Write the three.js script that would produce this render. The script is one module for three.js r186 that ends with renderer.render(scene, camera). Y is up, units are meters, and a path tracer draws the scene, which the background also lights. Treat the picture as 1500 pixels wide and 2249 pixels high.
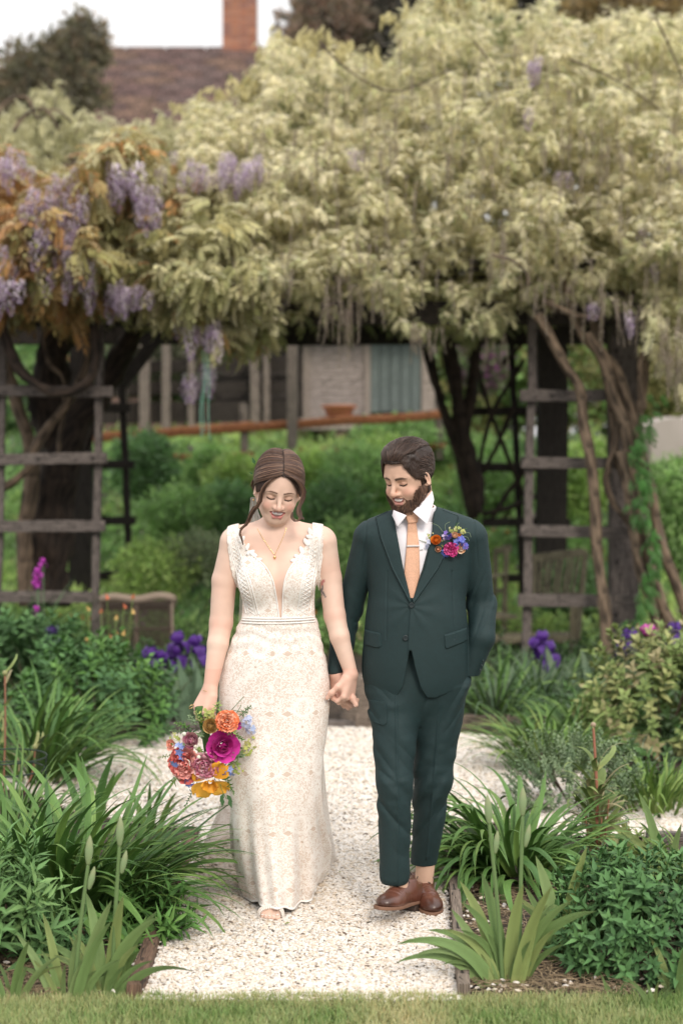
import * as THREE from 'three';
import { mergeGeometries, mergeVertices } from 'three/addons/utils/BufferGeometryUtils.js';
import { RoundedBoxGeometry } from 'three/addons/geometries/RoundedBoxGeometry.js';

// ---------- camera, sky, sun, exposure ----------
const F = 3124, HZ = 1068, EYE = 1.59;                       // focal length and horizon row of the photograph, eye height in metres
const scene = new THREE.Scene();
const camera = new THREE.PerspectiveCamera(2 * Math.atan(1124.5 / F) * 180 / Math.PI, 1500 / 2249, 0.1, 600);
camera.setViewOffset(1500, 2249, 0, 1124.5 - HZ, 1500, 2249);
camera.position.set(0, EYE, 0);
camera.lookAt(0, EYE, -10);
camera.focus = 5.2;
camera.userData.fStop = 1.6;
const renderer = new THREE.WebGLRenderer({ antialias: true });
renderer.toneMapping = THREE.LinearToneMapping;
renderer.toneMappingExposure = 1.22;
renderer.shadowMap.enabled = true;
{ // bright overcast sky: soft white, a little brighter overhead and toward the veiled sun
  const W = 256, H = 128, d = new Float32Array(W * H * 4), sun = new THREE.Vector3(0.35, 0.8, 0.45).normalize();
  for (let j = 0; j < H; j++) for (let i = 0; i < W; i++) {
    const up = ((j + 0.5) / H - 0.5) * Math.PI, az = ((i + 0.5) / W - 0.5) * 2 * Math.PI;
    const y = Math.sin(up), c = Math.cos(up), dot = c * Math.cos(az) * sun.x + y * sun.y + c * Math.sin(az) * sun.z;
    const v = 0.70 + 0.78 * Math.max(0, y) + 0.5 * Math.pow(Math.max(0, dot), 5);
    const o = (j * W + i) * 4;
    d[o] = v * 1.01; d[o + 1] = v; d[o + 2] = v * 1.0; d[o + 3] = 1;
  }
  const t = new THREE.DataTexture(d, W, H, THREE.RGBAFormat, THREE.FloatType);
  t.mapping = THREE.EquirectangularReflectionMapping; t.magFilter = THREE.LinearFilter; t.needsUpdate = true;
  scene.background = t; scene.environment = t;
}
const sunLight = new THREE.DirectionalLight(0xfff1e0, 1.5);
sunLight.position.set(3.5, 8, 4.5); sunLight.target.position.set(0, 0, -6);
sunLight.castShadow = true; sunLight.shadow.radius = 30; sunLight.shadow.mapSize.set(2048, 2048);
Object.assign(sunLight.shadow.camera, { left: -12, right: 12, top: 12, bottom: -12, near: 0.5, far: 40 });
scene.add(sunLight, sunLight.target);

// ---------- helpers ----------
const V = (x, y, z) => new THREE.Vector3(x, y, z);
const C = (r, g, b) => new THREE.Color().setRGB(r, g, b);
const P = (x, y, D) => V((x - 750) * D / F, EYE + (HZ - y) * D / F, -D);   // what stands D metres away at that place of the photograph
const TAU = Math.PI * 2, { sin, cos, abs, min, max, sqrt, floor, PI, pow, exp } = Math;
const clamp = (x, a = 0, b = 1) => x < a ? a : x > b ? b : x, lerp = (a, b, t) => a + (b - a) * t;
const sstep = (a, b, x) => { const t = clamp((x - a) / (b - a)); return t * t * (3 - 2 * t); };
function rng(seed) { let a = seed >>> 0; return () => { a = (a + 0x6D2B79F5) | 0; let t = Math.imul(a ^ (a >>> 15), 1 | a); t = (t + Math.imul(t ^ (t >>> 7), 61 | t)) ^ t; return ((t ^ (t >>> 14)) >>> 0) / 4294967296; }; }
const h3 = (x, y, z) => { let h = Math.imul(x, 374761393) + Math.imul(y, 668265263) + Math.imul(z, 1274126177) | 0; h = Math.imul(h ^ (h >>> 13), 1274126177); return ((h ^ (h >>> 16)) >>> 0) / 4294967296; };
function n3(x, y, z = 0) {                                     // value noise, -1..1
  const i = floor(x), j = floor(y), k = floor(z), f = x - i, g = y - j, h = z - k, u = f * f * (3 - 2 * f), v = g * g * (3 - 2 * g), w = h * h * (3 - 2 * h);
  const l = (a, b, t) => a + (b - a) * t;
  return l(l(l(h3(i, j, k), h3(i + 1, j, k), u), l(h3(i, j + 1, k), h3(i + 1, j + 1, k), u), v), l(l(h3(i, j, k + 1), h3(i + 1, j, k + 1), u), l(h3(i, j + 1, k + 1), h3(i + 1, j + 1, k + 1), u), v), w) * 2 - 1;
}
const fbm = (x, y, z = 0, o = 4) => { let s = 0, a = 0.5; for (let i = 0; i < o; i++) { s += a * n3(x, y, z); x = x * 2.03 + 7.1; y = y * 2.03 + 3.7; z = z * 2.03 + 1.3; a *= 0.5; } return s; };

const used = new Map();
function numbered(name) { const n = used.get(name) ?? 0; used.set(name, n + 1); return n ? name + '_' + String(n).padStart(3, '0') : name; }
function tag(o, label, category, group) { Object.assign(o.userData, { label, category }); if (group) o.userData.group = group; return o; }
function thing(name, label, category, pos, group) { const g = new THREE.Group(); g.name = numbered(name); if (pos) g.position.copy(pos); scene.add(g); return tag(g, label, category, group); }
function part(parent, name, geo, mat, label) { const m = new THREE.Mesh(geo, mat); m.name = name; m.castShadow = m.receiveShadow = true; if (label) m.userData.label = label; parent.add(m); return m; }
function struct(name, geo, mat) { const m = part(scene, name, geo, mat); m.userData.kind = 'structure'; return m; }
function stuff(parent, name, geo, mat, mats, cols) {          // uncountable: one instanced object
  const m = new THREE.InstancedMesh(geo, mat, mats.length); m.name = name; m.userData.kind = 'stuff'; m.castShadow = m.receiveShadow = true;
  for (let i = 0; i < mats.length; i++) { m.setMatrixAt(i, mats[i]); if (cols) m.setColorAt(i, cols[i]); }
  parent.add(m); return m;
}
const mat4 = (p, e, s) => new THREE.Matrix4().compose(p, e.isQuaternion ? e : new THREE.Quaternion().setFromEuler(e), typeof s === 'number' ? V(s, s, s) : s);
const E = (x, y, z, o = 'YXZ') => new THREE.Euler(x, y, z, o);
function std(color, roughness = 0.8, extra = {}) { return new THREE.MeshPhysicalMaterial({ color, roughness, side: THREE.DoubleSide, ...extra }); }
function tex(size, fn, srgb = true, rep) {                     // computed texture: fn(u, v) -> [r, g, b] in 0..1
  const d = new Uint8Array(size * size * 4);
  for (let j = 0; j < size; j++) for (let i = 0; i < size; i++) { const c = fn(i / size, j / size), o = (j * size + i) * 4; d[o] = clamp(c[0]) * 255; d[o + 1] = clamp(c[1]) * 255; d[o + 2] = clamp(c[2]) * 255; d[o + 3] = 255; }
  const t = new THREE.DataTexture(d, size, size); t.wrapS = t.wrapT = THREE.RepeatWrapping; t.magFilter = THREE.LinearFilter; t.minFilter = THREE.LinearMipmapLinearFilter; if (srgb) t.colorSpace = THREE.SRGBColorSpace; if (rep) t.repeat.set(rep[0], rep[1]); t.needsUpdate = true; return t;
}
function geom(pos, idx, uv, col) { const g = new THREE.BufferGeometry(); g.setAttribute('position', new THREE.Float32BufferAttribute(pos, 3)); if (uv) g.setAttribute('uv', new THREE.Float32BufferAttribute(uv, 2)); if (col) g.setAttribute('color', new THREE.Float32BufferAttribute(col, 3)); g.setIndex(idx); g.computeVertexNormals(); return g; }
function tint(g, fn) { const p = g.attributes.position, a = new Float32Array(p.count * 3); for (let i = 0; i < p.count; i++) { const c = fn(p.getX(i), p.getY(i), p.getZ(i)); a[i * 3] = c[0]; a[i * 3 + 1] = c[1]; a[i * 3 + 2] = c[2]; } g.setAttribute('color', new THREE.BufferAttribute(a, 3)); return g; }
const merge = (list) => mergeGeometries(list.map((g) => { const h = g.index ? g : mergeVertices(g); for (const k of Object.keys(h.attributes)) if (!['position', 'normal', 'uv', 'color'].includes(k)) h.deleteAttribute(k); return h; }));
function bump(g, amp, freq, seed = 0) { const p = g.attributes.position; for (let i = 0; i < p.count; i++) { const x = p.getX(i), y = p.getY(i), z = p.getZ(i); p.setXYZ(i, x + amp * fbm(x * freq + seed, y * freq, z * freq, 3), y + amp * fbm(x * freq, y * freq + 9 + seed, z * freq, 3), z + amp * fbm(x * freq, y * freq, z * freq + 17 + seed, 3)); } g.computeVertexNormals(); return g; }
// tapered tube through points; r is a number or a function of t; uv in metres
function tube(pts, r, { segs = 24, rad = 7, knob = 0, seed = 0, uvs = 1, flat = 1 } = {}) {
  const c = new THREE.CatmullRomCurve3(pts), fr = c.computeFrenetFrames(segs), len = c.getLength(), pos = [], uv = [], idx = [];
  for (let i = 0; i <= segs; i++) {
    const t = i / segs, p = c.getPointAt(t), rr0 = typeof r === 'function' ? r(t) : r, N = fr.normals[i], B = fr.binormals[i];
    for (let k = 0; k <= rad; k++) {
      const a = k / rad * TAU, kk = k % rad, rr = rr0 * (1 + knob * (fbm(i * 0.35 + seed, cos(kk / rad * TAU) * 1.3, sin(kk / rad * TAU) * 1.3, 3))), x = cos(a) * rr, y = sin(a) * rr * flat;
      pos.push(p.x + N.x * x + B.x * y, p.y + N.y * x + B.y * y, p.z + N.z * x + B.z * y); uv.push(k / rad * TAU * rr0 * uvs, t * len * uvs);
    }
  }
  for (let i = 0; i < segs; i++) for (let k = 0; k < rad; k++) { const a = i * (rad + 1) + k, b = a + rad + 1; idx.push(a, a + 1, b, a + 1, b + 1, b); }
  for (const [row, s] of [[0, 1], [segs, -1]]) { const ctr = pos.length / 3, o = row * (rad + 1), p = c.getPointAt(row / segs); pos.push(p.x, p.y, p.z); uv.push(0, 0); for (let k = 0; k < rad; k++) s > 0 ? idx.push(ctr, o + k + 1, o + k) : idx.push(ctr, o + k, o + k + 1); }
  return geom(pos, idx, uv);
}
// a board or timber along x, edges rounded, worn a little; uv in metres along the grain
function board(lx, ly, lz, r = 0.006, wear = 0.003, seed = 0) {
  const g = new THREE.BoxGeometry(lx, ly, lz, max(2, Math.round(lx / 0.06)), 3, 3), p = g.attributes.position, uv = g.attributes.uv;
  for (let i = 0; i < p.count; i++) {
    let x = p.getX(i), y = p.getY(i), z = p.getZ(i); const hx = lx / 2 - r, hy = ly / 2 - r, hz = lz / 2 - r;
    const cx = clamp(x, -hx, hx), cy = clamp(y, -hy, hy), cz = clamp(z, -hz, hz), d = sqrt((x - cx) ** 2 + (y - cy) ** 2 + (z - cz) ** 2);
    if (d > r) { const k = r / d; x = cx + (x - cx) * k; y = cy + (y - cy) * k; z = cz + (z - cz) * k; }
    const w = wear * fbm(x * 6 + seed, y * 30, z * 30 + seed, 3); uv.setXY(i, x + seed, (abs(p.getX(i)) > hx ? z : y) * 1 + z + seed); p.setXYZ(i, x + w * 0.5, y + w + wear * 1.4 * n3(x * 2.3, seed), z + w);
  }
  g.computeVertexNormals(); return g;
}
function between(m, a, b) { m.position.copy(a).add(b).multiplyScalar(0.5); m.quaternion.setFromUnitVectors(V(1, 0, 0), b.clone().sub(a).normalize()); return m; }

const interp = (pts) => (x) => { let i = 0; while (i < pts.length - 2 && x > pts[i + 1][0]) i++; const [a, b] = pts[i], [c, d] = pts[i + 1]; return lerp(b, d, clamp((x - a) / (c - a))); };
function leaflet(pos, idx, col, o, dir, nrm, len, wid, c) {       // folded pointed leaflet
  const side = dir.clone().cross(nrm).normalize(), b = pos.length / 3, at = (t, s, d) => { const p = o.clone().addScaledVector(dir, t * len).addScaledVector(side, s * wid).addScaledVector(nrm, d * len); pos.push(p.x, p.y, p.z); col.push(...c); };
  at(0, 0, 0); at(0.38, 0.5, 0.05); at(0.38, -0.5, 0.05); at(0.45, 0, -0.01); at(1, 0, -0.13);
  idx.push(b, b + 3, b + 1, b, b + 2, b + 3, b + 1, b + 3, b + 4, b + 3, b + 2, b + 4);
}

// ---------- signed distances and their meshing ----------
function smin(a, b, k) { const h = max(k - abs(a - b), 0) / k; return min(a, b) - h * h * k * 0.25; }
const smax = (a, b, k) => -smin(-a, -b, k);
function cone(a, b, ra, rb) {                                   // tapered capsule between two points
  const ax = a[0], ay = a[1], az = a[2], dx = b[0] - ax, dy = b[1] - ay, dz = b[2] - az, q = 1 / (dx * dx + dy * dy + dz * dz + 1e-12), dr = rb - ra;
  return (x, y, z) => { const px = x - ax, py = y - ay, pz = z - az; let t = (px * dx + py * dy + pz * dz) * q; t = t < 0 ? 0 : t > 1 ? 1 : t; const ex = px - dx * t, ey = py - dy * t, ez = pz - dz * t; return sqrt(ex * ex + ey * ey + ez * ez) - ra - dr * t; };
}
function ell(c, r, rot) {                                       // ellipsoid, rot is an Euler
  const m = rot ? new THREE.Matrix4().makeRotationFromEuler(E(...rot)).transpose().elements : null, [cx, cy, cz] = c, [rx, ry, rz] = r, mn = min(rx, ry, rz);
  return (x, y, z) => {
    x -= cx; y -= cy; z -= cz;
    if (m) { const a = m[0] * x + m[4] * y + m[8] * z, b = m[1] * x + m[5] * y + m[9] * z; z = m[2] * x + m[6] * y + m[10] * z; x = a; y = b; }
    const a = x / rx, b = y / ry, d = z / rz, k0 = sqrt(a * a + b * b + d * d); if (k0 < 0.05) return -mn; const e = a / rx, f = b / ry, g = d / rz; return k0 * (k0 - 1) / sqrt(e * e + f * f + g * g);
  };
}
const blend = (list, k) => (x, y, z) => { let d = list[0](x, y, z); for (let i = 1; i < list.length; i++) d = smin(d, list[i](x, y, z), k); return d; };
// naive surface nets over a box, skipping blocks far from the surface; color(x, y, z, nx, ny, nz) -> [r, g, b]; uvf(x, y, z) -> [u, v]; skip(x, y, z): leave that cell out
function nets(f, lo, hi, cell, { color, uvf, skip, slack = 1.7, eps } = {}) {
  const n = [0, 1, 2].map((i) => max(2, Math.ceil((hi[i] - lo[i]) / cell))), [nx, ny, nz] = n, sx = 1, sy = nx + 1, sz = (nx + 1) * (ny + 1), val = new Float32Array(sz * (nz + 1)).fill(NaN), B = 6;
  const at = (i, j, k) => { const o = i + j * sy + k * sz; let v = val[o]; if (v !== v) { v = f(lo[0] + i * cell, lo[1] + j * cell, lo[2] + k * cell); val[o] = v; } return v; };
  const vid = new Map(), pos = [], half = B * cell * 0.866 * slack;
  const key = (i, j, k) => i + j * sy + k * sz, cells = [];
  for (let K = 0; K < nz; K += B) for (let J = 0; J < ny; J += B) for (let I = 0; I < nx; I += B) {
    if (abs(f(lo[0] + (I + B / 2) * cell, lo[1] + (J + B / 2) * cell, lo[2] + (K + B / 2) * cell)) > half) continue;
    for (let k = K; k < min(K + B, nz); k++) for (let j = J; j < min(J + B, ny); j++) for (let i = I; i < min(I + B, nx); i++) {
      if (skip && skip(lo[0] + (i + 0.5) * cell, lo[1] + (j + 0.5) * cell, lo[2] + (k + 0.5) * cell)) continue;
      let mask = 0, cx = 0, cy = 0, cz = 0, cnt = 0; const v = [];
      for (let q = 0; q < 8; q++) { const a = at(i + (q & 1), j + (q >> 1 & 1), k + (q >> 2)); v.push(a); if (a < 0) mask |= 1 << q; }
      if (mask === 0 || mask === 255) continue;
      for (let q = 0; q < 8; q++) for (let s = 0; s < 3; s++) if (!(q >> s & 1)) { const r = q | 1 << s; if ((v[q] < 0) !== (v[r] < 0)) { const t = v[q] / (v[q] - v[r]); cx += (q & 1) + (s === 0 ? t : 0); cy += (q >> 1 & 1) + (s === 1 ? t : 0); cz += (q >> 2) + (s === 2 ? t : 0); cnt++; } }
      vid.set(key(i, j, k), pos.length / 3); cells.push(i, j, k);
      pos.push(lo[0] + (i + cx / cnt) * cell, lo[1] + (j + cy / cnt) * cell, lo[2] + (k + cz / cnt) * cell);
    }
  }
  const idx = [];
  for (let c = 0; c < cells.length; c += 3) {
    const i = cells[c], j = cells[c + 1], k = cells[c + 2], a = at(i, j, k) < 0;
    const quad = (p, q, r, s, flip) => { p = vid.get(p); q = vid.get(q); r = vid.get(r); s = vid.get(s); if (p === undefined || q === undefined || r === undefined || s === undefined) return; flip ? idx.push(p, r, q, p, s, r) : idx.push(p, q, r, p, r, s); };
    if (j && k && a !== at(i + 1, j, k) < 0) quad(key(i, j - 1, k - 1), key(i, j, k - 1), key(i, j, k), key(i, j - 1, k), !a);
    if (i && k && a !== at(i, j + 1, k) < 0) quad(key(i - 1, j, k - 1), key(i - 1, j, k), key(i, j, k), key(i, j, k - 1), !a);
    if (i && j && a !== at(i, j, k + 1) < 0) quad(key(i - 1, j - 1, k), key(i, j - 1, k), key(i, j, k), key(i - 1, j, k), !a);
  }
  const g = new THREE.BufferGeometry(); g.setAttribute('position', new THREE.Float32BufferAttribute(pos, 3)); g.setIndex(idx);
  const N = new Float32Array(pos.length), e = eps ?? cell * 0.6;
  for (let i = 0; i < pos.length; i += 3) { const x = pos[i], y = pos[i + 1], z = pos[i + 2], a = f(x + e, y, z) - f(x - e, y, z), b = f(x, y + e, z) - f(x, y - e, z), c = f(x, y, z + e) - f(x, y, z - e), l = 1 / (sqrt(a * a + b * b + c * c) || 1); N[i] = a * l; N[i + 1] = b * l; N[i + 2] = c * l; }
  g.setAttribute('normal', new THREE.BufferAttribute(N, 3));
  if (color) { const col = new Float32Array(pos.length); for (let i = 0; i < pos.length; i += 3) { const c = color(pos[i], pos[i + 1], pos[i + 2], N[i], N[i + 1], N[i + 2]); col[i] = c[0]; col[i + 1] = c[1]; col[i + 2] = c[2]; } g.setAttribute('color', new THREE.BufferAttribute(col, 3)); }
  if (uvf) { const uv = new Float32Array(pos.length / 3 * 2); for (let i = 0; i < pos.length / 3; i++) { const c = uvf(pos[i * 3], pos[i * 3 + 1], pos[i * 3 + 2]); uv[i * 2] = c[0]; uv[i * 2 + 1] = c[1]; } g.setAttribute('uv', new THREE.BufferAttribute(uv, 2)); }
  return g;
}

// ---------- shared materials ----------
const grainTex = tex(512, (u, v) => { const a = 0.5 + 0.5 * fbm(u * 6, v * 70, 3, 4), b = n3(u * 14, v * 160, 9), k = sstep(0.5, 0.62, n3(u * 9, v * 46, 40)); const s = clamp(0.62 + 0.42 * a + 0.12 * b - 0.4 * k); return [s * 0.9, s * 0.88, s * 0.86]; });
const grainBump = tex(512, (u, v) => { const s = 0.5 + 0.35 * fbm(u * 6, v * 70, 3, 4) + 0.2 * n3(u * 14, v * 160, 9); return [s, s, s]; }, false);
const grainMap = (t, s) => { const c = t.clone(); c.repeat.set(s, s); c.needsUpdate = true; return c; };
const wood = (r, g, b, ro = 0.9) => std(C(r, g, b), ro, { map: grainMap(grainTex, 2.2), bumpMap: grainMap(grainBump, 2.2), bumpScale: 0.006 });
const barkTex = tex(256, (u, v) => { const a = fbm(u * 16, v * 4, 5, 4), s = clamp(0.68 + 0.5 * a); return [s, s * 0.97, s * 0.94]; });
const barkBump = tex(256, (u, v) => { const s = 0.5 + 0.5 * fbm(u * 16, v * 4, 5, 4); return [s, s, s]; }, false);
const bark = (r, g, b) => std(C(r, g, b), 0.92, { map: grainMap(barkTex, 2.5), bumpMap: grainMap(barkBump, 2.5), bumpScale: 0.015 });
const M = {
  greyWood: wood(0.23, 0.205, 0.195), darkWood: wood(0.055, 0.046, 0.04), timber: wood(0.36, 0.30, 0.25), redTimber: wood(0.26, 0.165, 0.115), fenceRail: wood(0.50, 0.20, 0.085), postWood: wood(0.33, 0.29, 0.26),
  vine: bark(0.30, 0.235, 0.175), vineDark: bark(0.065, 0.047, 0.036), teak: wood(0.34, 0.32, 0.22),
  leafy: std(C(1, 1, 1), 0.9, { transmission: 0.38, vertexColors: true }),        // thin leaves: light comes through
  blade: std(C(1, 1, 1), 0.42, { vertexColors: true, specularIntensity: 0.7 }),
  matteTint: std(C(1, 1, 1), 0.8, { vertexColors: true }),
  petal: std(C(1, 1, 1), 0.75, { transmission: 0.25, vertexColors: true }),
};

// ---------- ground ----------
function gh(x, z) {                                             // height of the land: flat beds in front, then a bank that climbs to the shed and the house
  const D = -z; let h = 0;
  if (D > 15.5) h += 2.15 * sstep(15.5, 23, D) * (1 - 0.28 * sstep(2, 9, x)); if (D > 23) h += (D - 23) * 0.03;
  return h;
}
function inPath(x, D, grow = 0) {
  const left = -0.618 - 0.012 * (D - 4.37) - grow, right = lerp(0.357, 0.43, (D - 4.37) / 1.5) + grow;
  if (D > 4.36 && D < 7 && x > left && x < right) return true;
  if (((x + 0.12) / (1.62 + grow)) ** 2 + ((D - 7.9) / (1.42 + grow)) ** 2 < 1) return true;
  if (x > 0.9 && x < 6 && D > 6.42 - grow && D < 7.08 + grow) return true;
  return x < -1 && x > -6 && D > 7.4 - grow && D < 8.1 + grow;
}
{
  const xs = [], zs = [], ax = (a, b, s, o) => { for (let v = a; v < b; v += s) o.push(v); };
  ax(-150, -20, 13, xs); ax(-20, -4, 1, xs); ax(-4, 4, 0.1, xs); ax(4, 20, 1, xs); ax(20, 151, 13, xs);
  ax(-3, 3, 1, zs); ax(3, 10, 0.1, zs); ax(10, 34, 0.5, zs); ax(34, 300, 19, zs);
  const pos = [], col = [], idx = [], uv = [];
  for (const D of zs) for (const x of xs) {
    const near = D > 4.4 && D < 10 && abs(x) < 4 && !inPath(x, D, 0.08);
    pos.push(x, gh(x, -D) + (near ? 0.012 * fbm(x * 4, D * 4, 2) + 0.012 : -0.004), -D); uv.push(x, D);
    const g = sstep(13, 15, D), t = 0.5 + 0.5 * fbm(x * 0.6, D * 0.6, 8), w = 0.75 + 0.5 * (0.5 + fbm(x * 3, D * 3, 4));
    col.push(lerp(0.085 * w, lerp(0.09, 0.20, t), g), lerp(0.062 * w, lerp(0.15, 0.26, t), g), lerp(0.045 * w, 0.035, g));
  }
  for (let j = 0; j < zs.length - 1; j++) for (let i = 0; i < xs.length - 1; i++) { const a = j * xs.length + i, b = a + xs.length; idx.push(a, a + 1, b, a + 1, b + 1, b); }
  const m = std(C(1.3, 1.25, 1.2), 0.95, { vertexColors: true, map: tex(512, (u, v) => { const s = clamp(0.72 + 0.32 * fbm(u * 40, v * 40, 1, 4)); return [s, s, s]; }), bumpMap: tex(256, (u, v) => { const s = 0.5 + 0.6 * fbm(u * 40, v * 40, 1, 4); return [s, s, s]; }, false), bumpScale: 0.02 });
  struct('ground', geom(pos, idx, uv, col), m);
}
function sheet(name, test, x0, x1, d0, d1, step, y, mat) {
  const pos = [], idx = [], uv = [], id = new Map(), v = (i, j) => { const k = i + j * 10007; if (!id.has(k)) { id.set(k, pos.length / 3); const x = x0 + i * step, D = d0 + j * step; pos.push(x, y + 0.003 * n3(x * 9, D * 9), -D); uv.push(x, D); } return id.get(k); };
  for (let j = 0; d0 + j * step < d1; j++) for (let i = 0; x0 + i * step < x1; i++) if (test(x0 + (i + 0.5) * step, d0 + (j + 0.5) * step)) { const a = v(i, j), b = v(i + 1, j), c = v(i + 1, j + 1), d = v(i, j + 1); idx.push(a, b, c, a, c, d); }
  return struct(name, geom(pos, idx, uv), mat);
}
sheet('path', (x, D) => inPath(x, D), -6, 6, 4.36, 9.4, 0.04, 0.006, std(C(0.55, 0.49, 0.40), 0.95, { map: tex(512, (u, v) => { const s = clamp(0.75 + 0.6 * fbm(u * 90, v * 90, 6, 3)); return [s, s * 0.97, s * 0.92]; }) }));
sheet('lawn', () => true, -3, 3, 3.2, 4.37, 0.05, 0.004, std(C(0.15, 0.16, 0.06), 0.95, { map: tex(256, (u, v) => { const s = clamp(0.7 + 0.5 * fbm(u * 60, v * 60, 6, 3)); return [s, s, s * 0.8]; }) }));

{ // crushed shell on the path
  const R = rng(11), shards = [];
  for (let q = 0; q < 7; q++) {
    const n = 6 + (q % 3), pos = [], idx = [], a0 = R() * 6, el = 0.45 + 0.4 * R(), cv = 0.10 + 0.22 * R(), th = 0.07 + 0.06 * R();
    for (const s of [1, -1]) { pos.push(0, s * th + cv * 0.5, 0); for (let i = 0; i < n; i++) { const a = a0 + i / n * TAU, r = 0.36 + 0.22 * R(); pos.push(cos(a) * r, s * th * 0.6 - cv * (r * r), sin(a) * r * el); } }
    for (let i = 0; i < n; i++) { const j = (i + 1) % n; idx.push(0, 1 + j, 1 + i, n + 1, n + 2 + i, n + 2 + j, 1 + i, 1 + j, n + 2 + j, 1 + i, n + 2 + j, n + 2 + i); }
    shards.push(geom(pos, idx).toNonIndexed()); shards[q].computeVertexNormals();
  }
  const ms = shards.map(() => []), cs = shards.map(() => []);
  const drop = (x, D, s, y) => {
    const q = floor(R() * shards.length); ms[q].push(mat4(V(x, y, -D), E((R() - 0.5) * 0.55, R() * TAU, (R() - 0.5) * 0.55), V(s, s, s)));
    const k = R(), w = 0.62 + 0.16 * R(); cs[q].push(k < 0.64 ? C(w, w * 0.935, w * 0.86) : k < 0.93 ? C(w * 0.88, w * 0.765, w * 0.63) : k < 0.982 ? C(0.52, 0.43, 0.33) : C(0.16, 0.12, 0.09));
  };
  const fill = (x0, x1, d0, d1, n, size) => { for (let i = 0; i < n; i++) { const x = lerp(x0, x1, R()), D = lerp(d0, d1, R()); if (inPath(x, D, D < 4.5 ? 0.012 : -0.005)) { const s = size * (0.55 + 0.9 * R() * R() + 0.25 * R()); drop(x, D, s, 0.009 + 0.010 * R()); } } };
  fill(-0.7, 0.5, 4.34, 5.4, 38000, 0.0185); fill(-0.75, 0.5, 5.4, 6.6, 30000, 0.021); fill(-1.8, 1.6, 6.4, 9.4, 78000, 0.026); fill(0.9, 2.6, 6.4, 7.1, 16000, 0.026);
  for (let i = 0; i < 190; i++) { const x = lerp(-1.1, 1.3, R()), D = lerp(4.4, 6.2, R() * R()); if (!inPath(x, D, 0.06)) drop(x, D, 0.02 + 0.018 * R() * R(), 0.03); }
  for (let i = 0; i < 260; i++) { const sd = R() < 0.5 ? -0.66 : 0.45, D = lerp(4.4, 6.3, R()); drop(sd + (R() - 0.5) * 0.12, D, 0.02, 0.03); }
  const shellMat = std(C(1, 1, 1), 0.6);
  const g = thing('crushed_shell', 'crushed white oyster shell covering the garden path and round court', 'shell gravel'); g.userData.kind = 'stuff';
  shards.forEach((s, q) => stuff(g, 'shell_shard', s, shellMat, ms[q], cs[q]));
}
{ // fallen scraps on the shell
  const R = rng(12), pos = [], idx = [], col = []; leaflet(pos, idx, col, V(-0.5, 0, 0), V(1, 0.15, 0).normalize(), V(0, 1, 0), 1, 0.5, [1, 1, 1]); const lf = geom(pos, idx, null, col), cols = [[0.20, 0.11, 0.06], [0.34, 0.22, 0.10], [0.14, 0.09, 0.06], [0.22, 0.26, 0.09], [0.45, 0.35, 0.2]].map((c) => std(C(...c), 0.8));
  const g = thing('fallen_leaves', 'small brown and green leaf scraps scattered over the white shell path', 'fallen leaves'); g.userData.kind = 'stuff';
  for (let i = 0; i < 130; i++) { const x = lerp(-1.6, 1.3, R()), D = lerp(4.4, 9.2, R()); if (!inPath(x, D, -0.03)) continue; const m = part(g, 'leaf_scrap', lf, cols[floor(R() * 5)]), s = 0.014 + 0.02 * R(); m.position.set(x, 0.026, -D); m.rotation.set((R() - 0.5) * 0.7, R() * TAU, (R() - 0.5) * 0.7); m.scale.set(s, s, s); }
}
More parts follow.
